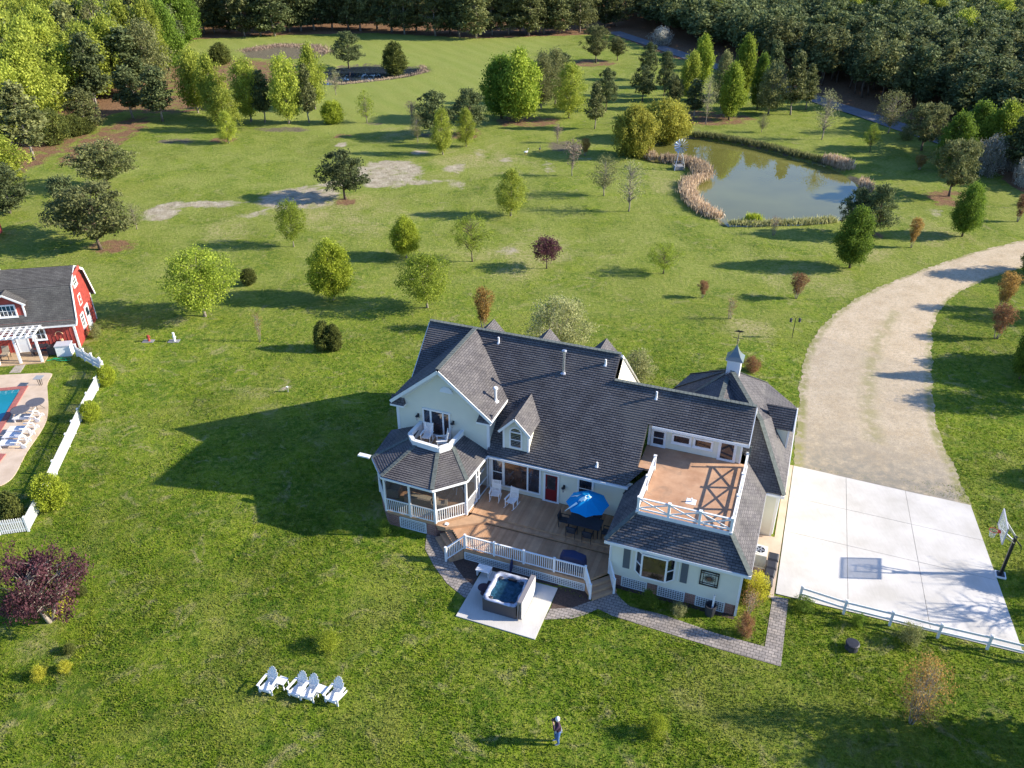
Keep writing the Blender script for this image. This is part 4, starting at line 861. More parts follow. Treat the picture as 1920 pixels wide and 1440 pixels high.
# ------------------------------------------------------------------ screened porch (part of the house)
PC = [(-22.9,4.5),(-22.55,1.55),(-21.29,.02),(-17.95,.02),(-16.53,1.42),(-16.32,4.5)]       # post line
PE = [(-23.1,4.5),(-22.82,1.42),(-21.38,-.12),(-17.95,-.22),(-16.40,1.36),(-16.22,4.5)]     # eave line
AP = (-19.35,4.45,5.38); ez = 3.8
pf = MB(); pf.prism([(p[0],p[1]) for p in PC], .92, 1.10); pfo = bld(pf, 'porch_floor', M['deckedge'])
bd = MB()
for k in range(44):
    u_ = -22.6+k*.145
    v0 = .06 if -21.29 < u_ < -17.95 else (.06+(-21.29-u_)*1.22 if u_ <= -21.29 else .06+(u_+17.95)*1.0)
    if u_ < -16.45: bd.box(u_, min(v0+.15, 4.2), 1.102, u_+.138, 4.44, 1.12, tint=random.random())
bd.build('floor_boards', M['deck_boards'], pfo, stuff=True)
pb = MB()
for i in range(len(PC)-1):
    a, b_ = Vector((*PC[i],0)), Vector((*PC[i+1],0)); d_ = (b_-a).normalized(); nn = Vector((d_.y,-d_.x,0))
    a2, b2 = a-nn*.05, b_-nn*.05
    if i == 2:
        for q0, q1 in ((-21.24,-20.45),(-18.62,-17.99)): pb.box(q0,.06,-.05,q1,.26,.92)
    else: pb.prism([(a2.x,a2.y),(b2.x,b2.y),(b2.x-nn.x*.2,b2.y-nn.y*.2),(a2.x-nn.x*.2,a2.y-nn.y*.2)], -.05, .92)
each(pb, 'brick_pier', M['brick'], house); cb = MB(); cb.box(-20.5,.2,-.05,-18.5,.24,.9); bld(cb, 'crawl_space_wall', M['crawl']); lattice(house, (-20.40,.05), (-18.66,.05), .08, .84)
po = MB()
posts = [PC[1], PC[2], (-19.62,.02), PC[3], PC[4], (-16.45,2.75), (-16.43,3.1), (-16.36,4.36), (-22.8,3.0)]
for x, y in posts: po.box(x-.06, y-.06, 1.1, x+.06, y+.06, 3.62)
for i in range(len(PC)-1):
    a, b_ = PC[i], PC[i+1]
    for z, h_ in ((3.66,.20),(2.06,.07),(1.20,.07)): po.beam((*a,z),(*b_,z),.09 if z > 3 else .06,h_)
po.beam((-16.45,2.75,2.9),(-16.36,4.36,2.9),.05,.06); po.beam((-16.45,2.75,1.15),(-16.36,4.36,1.15),.05,.12)
poo = bld(po, 'porch_frame', M['white'])
bal = MB(); bal.box(-.018,-.018,1.22,.018,.018,2.05); b0 = None
for i in range(1, 4+1):
    a, b_ = Vector((*PC[i],0)), Vector((*PC[i+1],0)); n = int((b_-a).length/.135)
    for k in range(1, n):
        if i == 4 and k/n > .42: continue
        p = a.lerp(b_, k/n)
        if b0 is None: b0 = bal.build('baluster', M['white'], poo, loc=p)
        else: share(b0, poo, p)
sc = MB()
for i in range(len(PC)-1):
    a, b_ = PC[i], PC[i+1]; sc.add([(a[0],a[1],1.14),(b_[0],b_[1],1.14),(b_[0],b_[1],3.6),(a[0],a[1],3.6)], [(0,1,2,3)])
sc.build('insect_screen', M['screen'], poo)
pr = MB(); 
for i in range(len(PE)-1):
    a, b_ = PE[i], PE[i+1]; A3 = Vector((*a,ez)); B3 = Vector((*b_,ez)); laps_phase(pr, [A3, B3, B3.lerp(Vector(AP),.59), A3.lerp(Vector(AP),.59)], (a[0],a[1],ez), thick=.06)
bld(pr, 'porch_roof', M['shingle'])
caps([((PE[i][0],PE[i][1],ez), (PE[i][0]+(AP[0]-PE[i][0])*.57, PE[i][1]+(AP[1]-PE[i][1])*.57, ez+(AP[2]-ez)*.57)) for i in range(1, 5)], .24)
pg_ = MB()
for i in range(len(PE)-1):
    a, b_ = PE[i], PE[i+1]; pg_.beam((a[0],a[1],ez-.11),(b_[0],b_[1],ez-.11),.10,.13)
each(pg_, 'gutter', M['white'], house); st_ = MB(); st_.box(-23.75,1.25,3.75,-22.95,1.55,3.84); bld(st_, 'gutter_end', M['white'])
# balcony set into the porch roof
BO = [(-20.86,4.49),(-20.95,3.0),(-20.4,2.45),(-18.62,2.28),(-18.15,2.85),(-18.02,4.49)]
bf = MB(); bf.prism(BO, 4.10, 4.24); bfo = bld(bf, 'balcony_floor', M['deckedge'])
bk = MB()
for i in range(len(BO)-1):
    a, b_ = Vector((*BO[i],0)), Vector((*BO[i+1],0)); bk.beam(a+Vector((0,0,4.60)), b_+Vector((0,0,4.60)), .14, .76); bk.beam(a+Vector((0,0,5.01)), b_+Vector((0,0,5.01)), .24, .06)
bld(bk, 'balcony_wall', M['white'])

# ------------------------------------------------------------------ timber deck with steps and railings
deck = thing('deck', 'brown two-level timber deck with white railings behind the house', 'deck', HO, -HA)
dk = MB()
dk.box(-16.35,1.72,.95,-7.12,4.48,1.06); dk.prism([(-16.30,1.72),(-16.45,1.40),(-17.9,-.02),(-17.3,-.02),(-15.0,1.5),(-14.8,1.72)], .80, .99)
dk.box(-16.3,1.40,.80,-7.12,1.72,.92); dk.prism([(-17.85,.0),(-17.4,.5),(-16.4,1.4),(-7.12,1.4),(-7.12,.15),(-8.22,-1.12),(-15.6,-1.12),(-16.9,.15)], .60, .77)
for o in each(dk, 'platform', M['deckedge'], deck): pass
bd = MB()
def deckboards(poly, z, st=.14):
    x0 = min(p[0] for p in poly); x1 = max(p[0] for p in poly); x = x0
    while x < x1:
        xm = x+st/2; ys_ = []
        for i in range(len(poly)):
            a, b_ = poly[i], poly[(i+1)%len(poly)]
            if (a[0] > xm) != (b_[0] > xm): ys_.append(a[1]+(b_[1]-a[1])*(xm-a[0])/(b_[0]-a[0]))
        ys_.sort()
        for k in range(0, len(ys_)-1, 2):
            if ys_[k+1]-ys_[k] > .05: bd.box(x+.003, ys_[k], z, min(x+st-.004, x1), ys_[k+1], z+.022, tint=random.random())
        x += st
deckboards([(-16.35,1.72),(-7.12,1.72),(-7.12,4.46),(-16.3,4.46)], 1.062)
deckboards([(-16.3,1.36),(-7.12,1.36),(-7.12,1.74),(-16.3,1.74)], .922)
deckboards([(-17.82,.02),(-17.4,.5),(-16.5,1.36),(-7.12,1.36),(-7.12,.15),(-8.22,-1.14),(-15.6,-1.14),(-16.9,.15)], .772)
bd.build('deck_boards', M['deck_boards'], deck, stuff=True)
# stairs: left flight goes down to the left, right flight down to the right
def steps(a, b_, out, n, z0, dz, run):
    a = Vector((*a,0)); b_ = Vector((*b_,0)); out = Vector((*out,0)).normalized()
    for k in range(n):
        p = a+out*run*k; q = b_+out*run*k; z = z0-dz*(k+1); r_ = out*(run+.03)
        sm_ = MB(); V4 = [p, q, q+r_, p+r_]
        sm_.prism([(v.x,v.y) for v in V4], z-.03, z+.0); sm_.build('tread', M['deckedge'], deck)
        sm_ = MB(); V4 = [p+out*.02, q+out*.02, q+out*run, p+out*run]; sm_.prism([(v.x,v.y) for v in V4], 0, z-.035); sm_.build('riser', M['deckedge'], deck)
steps((-17.25,.40), (-15.62,-1.12), (-1,-.95), 3, .79, .19, .30)
steps((-8.20,-1.12), (-7.12,-.03), (1,-.95), 3, .79, .19, .28)
lattice(deck, (-15.55,-1.13), (-8.25,-1.13), .03, .55)
cb = MB(); cb.box(-15.5,-1.02,0,-8.3,-.98,.58); cb.build('crawl_space_wall', M['crawl'], deck)
fs = MB(); fs.box(-15.6,-1.16,.58,-8.22,-1.125,.77); fs.build('fascia', M['deckedge'], deck)
def railing(pts, h=.95, n_post=None):
    rm = MB(); P = [Vector(p) for p in pts]
    for i in range(len(P)-1):
        rm.beam(P[i]+Vector((0,0,h)), P[i+1]+Vector((0,0,h)), .09, .05); rm.beam(P[i]+Vector((0,0,.10)), P[i+1]+Vector((0,0,.10)), .05, .05)
    ro = rm.build('railing', M['white'], deck); global BAL, POST
    for i in range(len(P)-1):
        L = (P[i+1]-P[i]).length; n = max(1, round(L/.125)); npst = max(1, round(L/1.85))
        for k in range(n):
            if k == 0: continue
            share(BAL, ro, P[i].lerp(P[i+1], k/n)+Vector((0,0,.1)))
        for k in range(npst+(i == len(P)-2)): share(POST, ro, P[i].lerp(P[i+1], k/npst))
    return ro
q = MB(); q.box(-.017,-.017,0,.017,.017,.84); BAL = q.build('baluster', M['white']); q = MB(); q.box(-.055,-.055,-.05,.055,.055,1.02); q.box(-.065,-.065,1.02,.065,.065,1.05); POST = q.build('post', M['white'])
railing([(-16.5,-1.75,.10),(-15.55,-1.06,.79),(-8.25,-1.06,.79),(-7.75,-1.66,.12)]); railing([(-7.16,.02,.79),(-6.62,-.78,.12)])
bpy.data.objects.remove(BAL); bpy.data.objects.remove(POST)
q = MB(); q.box(-17.42,.18,.6,-17.26,.34,1.02); q.box(-17.45,.15,1.02,-17.23,.37,1.06); q.build('newel_post', M['white'], deck)

# ------------------------------------------------------------------ furniture
def rot2(p, a): return (p[0]*math.cos(a)-p[1]*math.sin(a), p[0]*math.sin(a)+p[1]*math.cos(a))
def rocking_chair(label, loc, rz, name='rocking_chair', cat='rocking chair', group='white rocking chairs at the house'):
    t = thing(name, label, cat, loc, rz, group); m = M['whitewood']           # faces -y
    s_ = MB()
    for k in range(5): s_.box(-.26,-.26+k*.105,.42,.26,-.26+k*.105+.085,.445)
    s_.build('seat', m, t); b = MB(); 
    for k in range(6): x = -.205+k*.082; b.beam((x,.24,.46),(x,.42,1.12),.055,.018,(0,-1,.3))
    b.beam((-.27,.43,1.15),(.27,.43,1.15),.06,.03); b.beam((-.27,.24,.47),(.27,.24,.47),.05,.03)
    for x in (-.27,.27): b.beam((x,.22,.10),(x,.44,1.2),.045,.045)
    b.build('backrest', m, t)
    for s2 in (-1, 1):
        a = MB(); a.beam((s2*.30,-.34,.66),(s2*.30,.32,.66),.10,.025); a.beam((s2*.29,-.26,.05),(s2*.29,-.26,.65),.045,.045); a.beam((s2*.29,.26,.2),(s2*.29,.26,.2),.02); a.build('armrest', m, t)
        r_ = MB(); pts = [(s2*.29,-.45+.1*k,.03+.055*((k-4.5)/4.5)**2) for k in range(11)]; r_.tube(pts,.022,6); r_.beam((s2*.29,.26,.05),(s2*.29,.26,.45),.04,.04); r_.build('rocker', m, t)
    return t
rk = rocking_chair('white slatted rocking chair on the deck nearer the screened porch', H(-15.45,3.45,1.085), -HA+R(8))
dup(rk, H(-14.25,3.15,1.085), -HA-R(10), 'white slatted rocking chair on the deck nearer the red door')
dup(rk, H(-20.05,3.55,4.25), -HA+R(4), 'white rocking chair on the left side of the upper balcony')
dup(rk, H(-18.95,3.35,4.25), -HA-R(62), 'white rocking chair turned sideways on the right of the upper balcony')
def adirondack(label, loc, rz):
    t = thing('adirondack_chair', label, 'garden chair', loc, rz, 'white adirondack chairs in a row on the lawn'); m = M['whitewood']
    s_ = MB()
    for k in range(6): y = -.38+k*.11; s_.beam((-.27,y,.36-.025*k),(.27,y,.36-.025*k),.095,.02,(0,0,1))
    s_.build('seat', m, t); b = MB()
    for k in range(7):
        x = (k-3)*.078; L = .80-.028*(k-3)**2; b.beam((x*.85,.20,.20),(x*1.08,.20+.32*L/.8,.20+L),.066,.018,(0,-1,.4))
    b.beam((-.27,.27,.42),(.27,.27,.42),.04,.05); b.build('backrest', m, t)
    for s2 in (-1, 1):
        a = MB(); a.beam((s2*.36,-.46,.56),(s2*.33,.36,.52),.13,.022); a.beam((s2*.34,-.38,0),(s2*.34,-.38,.55),.10,.03,(0,1,0)); a.build('armrest', m, t)
        l_ = MB(); l_.beam((s2*.29,-.42,.33),(s2*.29,.55,.02),.03,.12); l_.build('leg', m, t)
    ap_ = MB(); ap_.beam((-.30,-.44,.30),(.30,-.44,.30),.03,.13); ap_.build('front_apron', m, t)
    return t
def side_table(label, loc, rz, s=.46, h=.45, group='white slatted side tables on the lawn'):
    t = thing('side_table', label, 'side table', loc, rz, group); m = M['whitewood']
    b = MB()
    for k in range(5): b.box(-s/2+k*s/5+.004,-s/2,h-.02,-s/2+(k+1)*s/5-.004,s/2,h)
    b.build('tabletop', m, t)
    for sx in (-1, 1):
        for sy in (-1, 1): l_ = MB(); l_.beam((sx*s*.42,sy*s*.42,0),(sx*s*.38,sy*s*.38,h-.02),.045,.045); l_.build('leg', m, t)
    a = MB(); a.box(-s*.4,-s*.4,h-.09,s*.4,-s*.36,h-.02); a.box(-s*.4,s*.36,h-.09,s*.4,s*.4,h-.02); a.build('apron', m, t)
    return t
A1, A2, A3, A4 = [at(*p) for p in ((507,1290),(562,1298),(584,1303),(630,1309))]
ad = adirondack('leftmost of the four white adirondack chairs on the lawn', A1, -HA+R(3))
dup(ad, A2, -HA-R(2), 'white adirondack chair just right of the first side table')
dup(ad, A3, -HA+R(1), 'white adirondack chair just left of the second side table')
dup(ad, A4, -HA-R(1), 'rightmost of the four white adirondack chairs on the lawn')
side_table('white side table between the first and second adirondack chairs', at(531,1287), -HA); side_table('white side table between the third and fourth adirondack chairs', at(607,1304), -HA)
# blue umbrella, table, chairs
uo = thing('patio_umbrella', 'bright blue octagonal patio umbrella with white fish print on the deck', 'umbrella', H(-9.35,2.85,1.085), -HA)
um = MB(); NR = 8; Rr = 1.28; zt_, ze_ = 2.42, 1.86; top = (0,0,zt_)
m, t, b = newmat('blue_canvas', .75, .2); b.inputs['Base Color'].default_value = (.004,.31,.70,1); o_ = t.nodes['Material Output']; tl = N(t,'ShaderNodeBsdfTranslucent'); tl.inputs[0].default_value = (.004,.31,.70,1); mx = N(t,'ShaderNodeMixShader'); mx.inputs[0].default_value = .25; t.links.new(b.outputs[0],mx.inputs[1]); t.links.new(tl.outputs[0],mx.inputs[2]); t.links.new(mx.outputs[0],o_.inputs[0]); M['canvas'] = m
V = [top]; F = []
for k in range(NR*2):
    an = math.pi*k/NR+R(12); r_ = Rr if k % 2 == 0 else Rr*.90; V.append((r_*.5*math.cos(an), r_*.5*math.sin(an), zt_-(.25 if k % 2 == 0 else .27)))
for k in range(NR*2):
    an = math.pi*k/NR+R(12); r_ = Rr if k % 2 == 0 else Rr*.90; V.append((r_*math.cos(an), r_*math.sin(an), ze_+(.0 if k % 2 == 0 else .035)))
n2 = NR*2
for k in range(n2):
    k2 = (k+1) % n2; F.append((0, 1+k, 1+k2)); F.append((1+k, 1+n2+k, 1+n2+k2, 1+k2))
um.add(V, F); um.build('canopy', M['canvas'], uo)
pf_ = MB()
def onc(x, y):          # height of the canopy surface
    r_ = math.hypot(x, y); return (zt_-.26*r_/(Rr*.47) if r_ < Rr*.47 else zt_-.26-(r_-Rr*.47)/(Rr*.5)*.29)+.035
def patch(pts):
    pts = [(x*1.6-.12, y*1.6-.02) for x, y in pts]
    c_ = (sum(p[0] for p in pts)/len(pts), sum(p[1] for p in pts)/len(pts)); Vv = [(c_[0],c_[1],onc(*c_))]+[(x,y,onc(x,y)) for x, y in pts]; pf_.add(Vv, [(0,1+i,1+(i+1)%len(pts)) for i in range(len(pts))])
patch([(-.02,.02),(.10,.16),(.14,.05),(.22,.08),(.20,-.02),(.08,-.10),(.02,-.22),(-.05,-.18),(-.08,-.26),(-.16,-.20),(-.22,-.24),(-.2,-.12),(-.14,-.06)])
patch([(-.62,.10),(-.22,.18),(-.34,.02),(-.42,.08)]); patch([(-.28,-.26),(-.20,-.34),(-.62,-.66)]); 
pf_.build('printed_fish', mat('canvas_print', (.75,.95,.90), .8), uo)
po_ = MB(); po_.tube([(0,0,0),(0,0,zt_+.06)],.022,8); po_.build('pole', M['dark'], uo)
for k in range(8):
    an = math.pi*k/4+R(12); rb = MB(); rb.beam((0,0,zt_-.04),(Rr*.97*math.cos(an),Rr*.97*math.sin(an),ze_-.02),.015); rb.build('rib', M['dark'], uo)
tb = thing('patio_table', 'dark rectangular patio table under the blue umbrella', 'table', H(-9.35,2.55,1.085), -HA)
q = MB(); q.box(-1.0,-.52,.70,1.0,.52,.73); q.build('tabletop', M['darkgrey'], tb)
for sx in (-1,1):
    for sy in (-1,1): q = MB(); q.beam((sx*.9,sy*.42,0),(sx*.88,sy*.42,.7),.05); q.build('leg', M['dark'], tb)
def dark_chair(label, loc, rz):
    t = thing('patio_chair', label, 'chair', loc, rz, 'dark patio chairs round the deck table'); m = M['dark']
    q = MB(); q.box(-.25,-.25,.40,.25,.25,.44); q.build('seat', M['darkgrey'], t); q = MB(); q.beam((0,.25,.46),(0,.36,.92),.48,.03,(0,-1,.2)); q.build('backrest', M['darkgrey'], t)
    for sx in (-1,1):
        q = MB(); q.beam((sx*.27,-.24,0),(sx*.27,-.24,.62),.035); q.beam((sx*.27,-.26,.63),(sx*.27,.3,.63),.05,.03); q.beam((sx*.27,.25,0),(sx*.27,.36,.95),.035); q.build('side_frame', m, t)
    return t
dc = dark_chair('dark patio chair at the near side of the table, left one', H(-9.95,1.85,1.085), -HA+math.pi)
dup(dc, H(-8.95,1.78,1.085), -HA+math.pi, 'dark patio chair at the near side of the table, right one'); dup(dc, H(-10.65,2.6,1.085), -HA+math.pi/2, 'dark patio chair at the left end of the table'); dup(dc, H(-8.0,2.45,1.085), -HA-math.pi/2, 'dark patio chair at the right end of the table')
dup(dc, H(-9.9,3.4,1.085), -HA, 'dark patio chair behind the table, left one'); dup(dc, H(-8.9,3.4,1.085), -HA, 'dark patio chair behind the table, right one')
# covered grill on the lower deck
gr = thing('covered_grill', 'barbecue under a dark blue cover on the lower deck beside the railing', 'barbecue', H(-9.2,-.35,.795), -HA)
g_ = bmesh.new(); bmesh.ops.create_cube(g_, size=1); bmesh.ops.subdivide_edges(g_, edges=g_.edges[:], cuts=5, use_grid_fill=True)
for v in g_.verts:
    x, y, z = v.co; f_ = 1+.03*math.sin(x*17+z*5); top_ = z > .3
    v.co = Vector((x*1.45*f_*(1-.12*max(0,z)), y*.62*(1-.25*max(0,z))*f_, (z+.5)*1.05+(-.16*abs(x)*2 if z > .4 else 0)+.01*math.sin(9*x+7*y)))
me = bpy.data.meshes.new('cover'); g_.to_mesh(me); g_.free(); me.materials.append(mat('navy_cover', (.018,.028,.085), .55, bump=.3, bscale=6)); me.polygons.foreach_set('use_smooth', [True]*len(me.polygons)); o = bpy.data.objects.new('cover', me); C.objects.link(o); o.parent = gr
q = MB(); q.box(-.66,-.24,0,-.58,.24,.1); q.box(.58,-.24,0,.66,.24,.1); each(q, 'foot', M['dark'], gr)
# hot tub
ht = thing('hot_tub', 'open square hot tub with grey sides and blue water on the concrete pad', 'hot tub', H(-12.05,-3.42,.062), -HA)
a, b_, h_ = .97, 1.12, .86
q = MB()
for (x0,y0,x1,y1) in ((-a,-b_,a,-b_+.05),(-a,b_-.05,a,b_),(-a,-b_+.05,-a+.05,b_-.05),(a-.05,-b_+.05,a,b_-.05)): q.box(x0,y0,0,x1,y1,h_)
for k in range(9): x = -a+.1+k*(2*a-.2)/8; q.box(x-.008,-b_-.006,.05,x+.008,-b_,h_-.03)
q.build('cabinet', mat('tub_cabinet', (.085,.075,.08), .6), ht)
def shell_profile():
    bm = bmesh.new(); n = 48; rings = [(1.03,h_,10),(1.03,h_+.05,10),(.88,h_+.05,8),(.82,h_-.06,8),(.78,h_-.28,6),(.55,h_-.34,5),(.50,h_-.62,4),(0.01,h_-.66,3)]; prev = None
    for sc_, z, pw in rings:
        r_ = []
        for k in range(n):
            an = 2*math.pi*k/n; c_, s_ = math.cos(an), math.sin(an); d_ = (abs(c_)**pw+abs(s_)**pw)**(-1/pw)
            lump = 1+.035*math.sin(an*8)*(.7 < sc_ < .9); r_.append(bm.verts.new((c_*d_*a*sc_*lump, s_*d_*b_*sc_*lump, z)))
        if prev:
            for k in range(n): bm.faces.new((prev[k], prev[(k+1)%n], r_[(k+1)%n], r_[k]))
        prev = r_
    me = bpy.data.meshes.new('shell'); bm.to_mesh(me); bm.free(); return me
me = shell_profile(); me.materials.append(mat('marbled_acrylic', (.40,.42,.50), .2, var=.6, vscale=4, noise_det=8)); me.polygons.foreach_set('use_smooth', [True]*len(me.polygons)); o = bpy.data.objects.new('shell', me); C.objects.link(o); o.parent = ht
m, t, b = newmat('tub_water', .04, .5); b.inputs['Base Color'].default_value = (.06,.20,.30,1); b.inputs['Transmission Weight'].default_value = .85; b.inputs['IOR'].default_value = 1.2; tc = N(t,'ShaderNodeTexCoord'); bump(t, b, noise(t, tc.outputs['Object'], 5, 2), .3, .02); M['tubwater'] = m
q = MB(); n = 40; P = []
for k in range(n):
    an = 2*math.pi*k/n; c_, s_ = math.cos(an), math.sin(an); d_ = (abs(c_)**7+abs(s_)**7)**(-1/7); P.append((c_*d_*a*.80, s_*d_*b_*.80))
q.add([(x,y,h_-.17) for x, y in P], [tuple(range(n))]); q.build('water', M['tubwater'], ht)
q = MB(); q.box(-.22,b_*.70,h_-.12,.30,b_*.80,h_-.02); q.build('control_panel', M['dark'], ht)
for x, y in ((-.62,-.80),(.62,-.80),(.62,.80),(-.62,.80)): q = MB(); q.lathe([(.12,0),(.14,.04),(.10,.08)],12,(x,y,h_-.12)); q.build('headrest', M['darkgrey'], ht)
cv = thing('tub_cover', 'folded grey and white hot tub cover standing against the right side of the tub', 'cover', H(-10.93,-3.42,.062), -HA)
for k, x in enumerate((-.06, .07)):
    q = MB(); q.box(x,-1.08,.10,x+.105,1.10,1.28); q.build('foam_panel', M['white'] if k else mat('cover_vinyl', (.24,.22,.22), .5), cv)
q = MB(); q.box(-.07,-1.10,1.285,.185,1.11,1.31); q.box(-.07,-1.13,.08,.185,-1.085,1.28); q.box(-.07,1.105,.08,.185,1.15,1.28); q.build('vinyl_edge', M['cushion'] if False else mat('cover_vinyl', (.24,.22,.22), .5), cv)
q = MB(); q.tube([(.0,-1.16,.1),(.03,-1.17,.6),(.08,-1.16,1.2)],.02,6); q.tube([(.1,-1.16,.15),(.12,-1.17,.7)],.015,6); q.build('strap', M['dark'], cv)
ts = thing('round_side_table', 'small round dark wicker table left of the hot tub', 'table', H(-13.45,-3.35,.062), -HA); q = MB(); q.lathe([(.30,.42),(.33,.45),(.30,.48)],20); q.build('tabletop', mat('purple_wicker', (.045,.025,.04), .7, bump=.5, bscale=50), ts); q = MB(); q.lathe([(.2,0),(.12,.2),(.2,.42)],12); q.build('base', MATS['purple_wicker'], ts)
t2 = thing('tub_steps', 'dark two-tread plastic steps against the left side of the hot tub', 'steps', H(-13.15,-2.9,.062), -HA); q = MB(); q.box(-.12,-.4,0,.12,.4,.35); q.box(-.35,-.4,0,-.12,.4,.18); each(q, 'tread', MATS['purple_wicker'], t2)
bn = thing('bench', 'pale blue-white slatted bench at the back left corner of the tub pad', 'bench', H(-14.0,-1.95,.062), -HA); q = MB()
for k in range(5): q.box(-.42,-.30+k*.12,.42,.42,-.30+k*.12+.10,.45)
q.build('seat', M['whitewood'], bn)
for sx in (-1,1): q = MB(); q.box(sx*.34-.03,-.25,0,sx*.34+.03,.28,.42); q.build('leg', M['whitewood'], bn)
bk = thing('bucket', 'small white bucket behind the hot tub', 'bucket', H(-12.75,-1.95,.062), 0); q = MB(); q.lathe([(.12,0),(.15,.32),(.16,.32),(.13,.06),(.01,.06)],16); q.build('tub', M['white'], bk); q = MB(); q.lathe([(.165,.30),(.175,.34),(.165,.36)],16); q.build('rim', M['darkgrey'], bk)
ch_ = thing('folded_umbrella', 'dark closed umbrella leaning against the deck lattice', 'umbrella', H(-12.6,-1.42,.0), -HA); q = MB(); q.tube([(0,0,.05),(.02,.12,.5),(.04,.20,1.0)],[.03,.12,.05],8); q.build('canopy', MATS['navy_cover'], ch_); q = MB(); q.tube([(0,0,0),(.05,.26,1.3)],.018,6); q.build('pole', M['dark'], ch_)
tw = tag(MB().tube([(-.18,0,.04),(.18,.1,.05)],.05,8).build('rolled_towel', M['white'], loc=H(-11.75,-1.75,.0), rot=-HA), 'small white roll lying behind the hot tub', 'towel')
# porch furniture seen through the screens
def sofa(label, loc, rz, w_=1.8, arm=True, cat='sofa', name='wicker_sofa'):
    t = thing(name, label, cat, loc, rz); q = MB(); q.box(-w_/2,-.40,.05,w_/2,.40,.36); q.build('base', M['wicker'], t); q = MB(); q.beam((0,.34,.30),(0,.46,.88),w_,.12,(0,-1,.2)); q.build('backrest', M['wicker'], t)
    for s_ in (-1,1): q = MB(); q.box(s_*w_/2-.08,-.40,.05,s_*w_/2+.08,.42,.62); q.build('armrest', M['wicker'], t)
    n = max(1, round(w_/.7))
    for k in range(n): x0 = -w_/2+.1+k*(w_-.2)/n; q = MB(); q.box(x0+.01,-.38,.37,x0+(w_-.2)/n-.01,.28,.50); q.build('cushion', M['cushion'], t)
    return t
sofa('beige wicker sofa in the middle of the screened porch', H(-19.5,1.25,1.125), -HA+math.pi); sofa('striped wicker armchair near the front right of the screened porch', H(-18.2,1.1,1.125), -HA+R(200), .8, cat='armchair', name='wicker_armchair')
sofa('beige wicker armchair at the left end of the screened porch', H(-21.6,1.7,1.125), -HA+R(100), .85, cat='armchair', name='wicker_armchair')
pt = thing('glass_table', 'round glass table with pale legs at the back of the screened porch', 'table', H(-17.9,3.3,1.125), -HA); q = MB(); q.lathe([(.5,.70),(.52,.71),(.5,.72)],20); q.build('tabletop', M['glass'], pt)
for k in range(4): q = MB(); q.beam((.4*math.cos(k*1.57),.4*math.sin(k*1.57),0),(.15*math.cos(k*1.57),.15*math.sin(k*1.57),.7),.04); q.build('leg', M['whitewood'], pt)
rg = tag(MB().box(-.9,-.6,0,.9,.6,.012).build('porch_rug', mat('yellow_straw_rug', (.42,.33,.12), .9, var=.2, vscale=5), loc=H(-20.35,.95,1.123), rot=-HA), 'straw coloured rug on the floor of the screened porch', 'rug')
# air conditioner, bins, rack on the right side of the house
ac = thing('air_conditioner', 'pale square outdoor air conditioning unit on the right wall', 'air conditioner', H(.62,3.95,.0), -HA)
q = MB(); q.box(-.42,-.45,.75,.42,.45,1.62); q.build('casing', mat('beige_casing', (.62,.58,.52), .5), ac); q = MB()
for k in range(9): q.box(-.40,-.462,.82+k*.085,.40,-.45,.86+k*.085)
q.build('grille', mat('grey_grille', (.33,.33,.33), .5), ac, stuff=True); q = MB(); q.lathe([(.33,1.622),(.33,1.66),(.29,1.66),(.29,1.63)],24); q.build('fan_shroud', M['white'], ac); q = MB(); q.lathe([(.285,1.61),(.285,1.635)],24); q.build('fan_opening', M['dark'], ac)
for k in range(5): q = MB(); an = k*1.257; q.beam((.05*math.cos(an),.05*math.sin(an),1.645),(.26*math.cos(an),.26*math.sin(an),1.655),.09,.01); q.build('fan_blade', M['steel'], ac)
q = MB(); q.box(-.44,-.46,.68,.46,.46,.745); q.build('shelf', M['whitewood'], ac)
q = MB(); q.box(-.40,-.42,0,-.32,-.34,.68); q.box(.34,-.42,0,.42,-.34,.68); each(q, 'leg', mat('brown_post', (.2,.11,.06), .8), ac)
def bin_(label, loc, rz):
    t = thing('wheelie_bin', label, 'rubbish bin', loc, rz, 'dark bins beside the air conditioner'); q = MB(); q.v = []; V = [(-.22,-.24,.05),(.22,-.24,.05),(.22,.24,.05),(-.22,.24,.05),(-.27,-.33,.95),(.27,-.33,.95),(.27,.33,.95),(-.27,.33,.95)]
    q.add(V, [(0,3,2,1),(4,5,6,7),(0,1,5,4),(1,2,6,5),(2,3,7,6),(3,0,4,7)]); q.build('body', M['darkgrey'], t); q = MB(); q.add([(-.30,-.36,.95),(.30,-.36,.95),(.30,.36,.95),(-.30,.36,.95),(-.22,-.25,1.04),(.22,-.25,1.04),(.22,.28,1.03),(-.22,.28,1.03)], [(0,3,2,1),(4,5,6,7),(0,1,5,4),(1,2,6,5),(2,3,7,6),(3,0,4,7)]); q.build('lid', M['dark'] if False else mat('bin_lid', (.03,.03,.035), .45), t)
    for s_ in (-1,1): q = MB(); q.tube([(s_*.20,.26,.10),(s_*.27,.26,.10)],.10,10); q.build('wheel', M['dark'], t)
    return t
b1 = bin_('dark bin with lid farthest from the camera in the row of four', H(1.42,4.35,.04), -HA)
dup(b1, H(1.38,3.62,.04), -HA+.05, 'second dark bin from the far end of the row'); dup(b1, H(1.35,2.98,.0), -HA-.06, 'third dark bin from the far end of the row'); dup(b1, H(1.30,2.28,.0), -HA+.03, 'greenish dark bin nearest the camera in the row of four')
hr = thing('hose_reel', 'coiled garden hose on a stand by the brick base behind the bins', 'hose reel', H(.75,2.3,0), -HA); q = MB()
for k in range(4): q.tube([(.25*math.cos(a_), -.1+.06*k, .35+.25*math.sin(a_)) for a_ in [math.pi*2*j/14 for j in range(15)]], .02, 5)
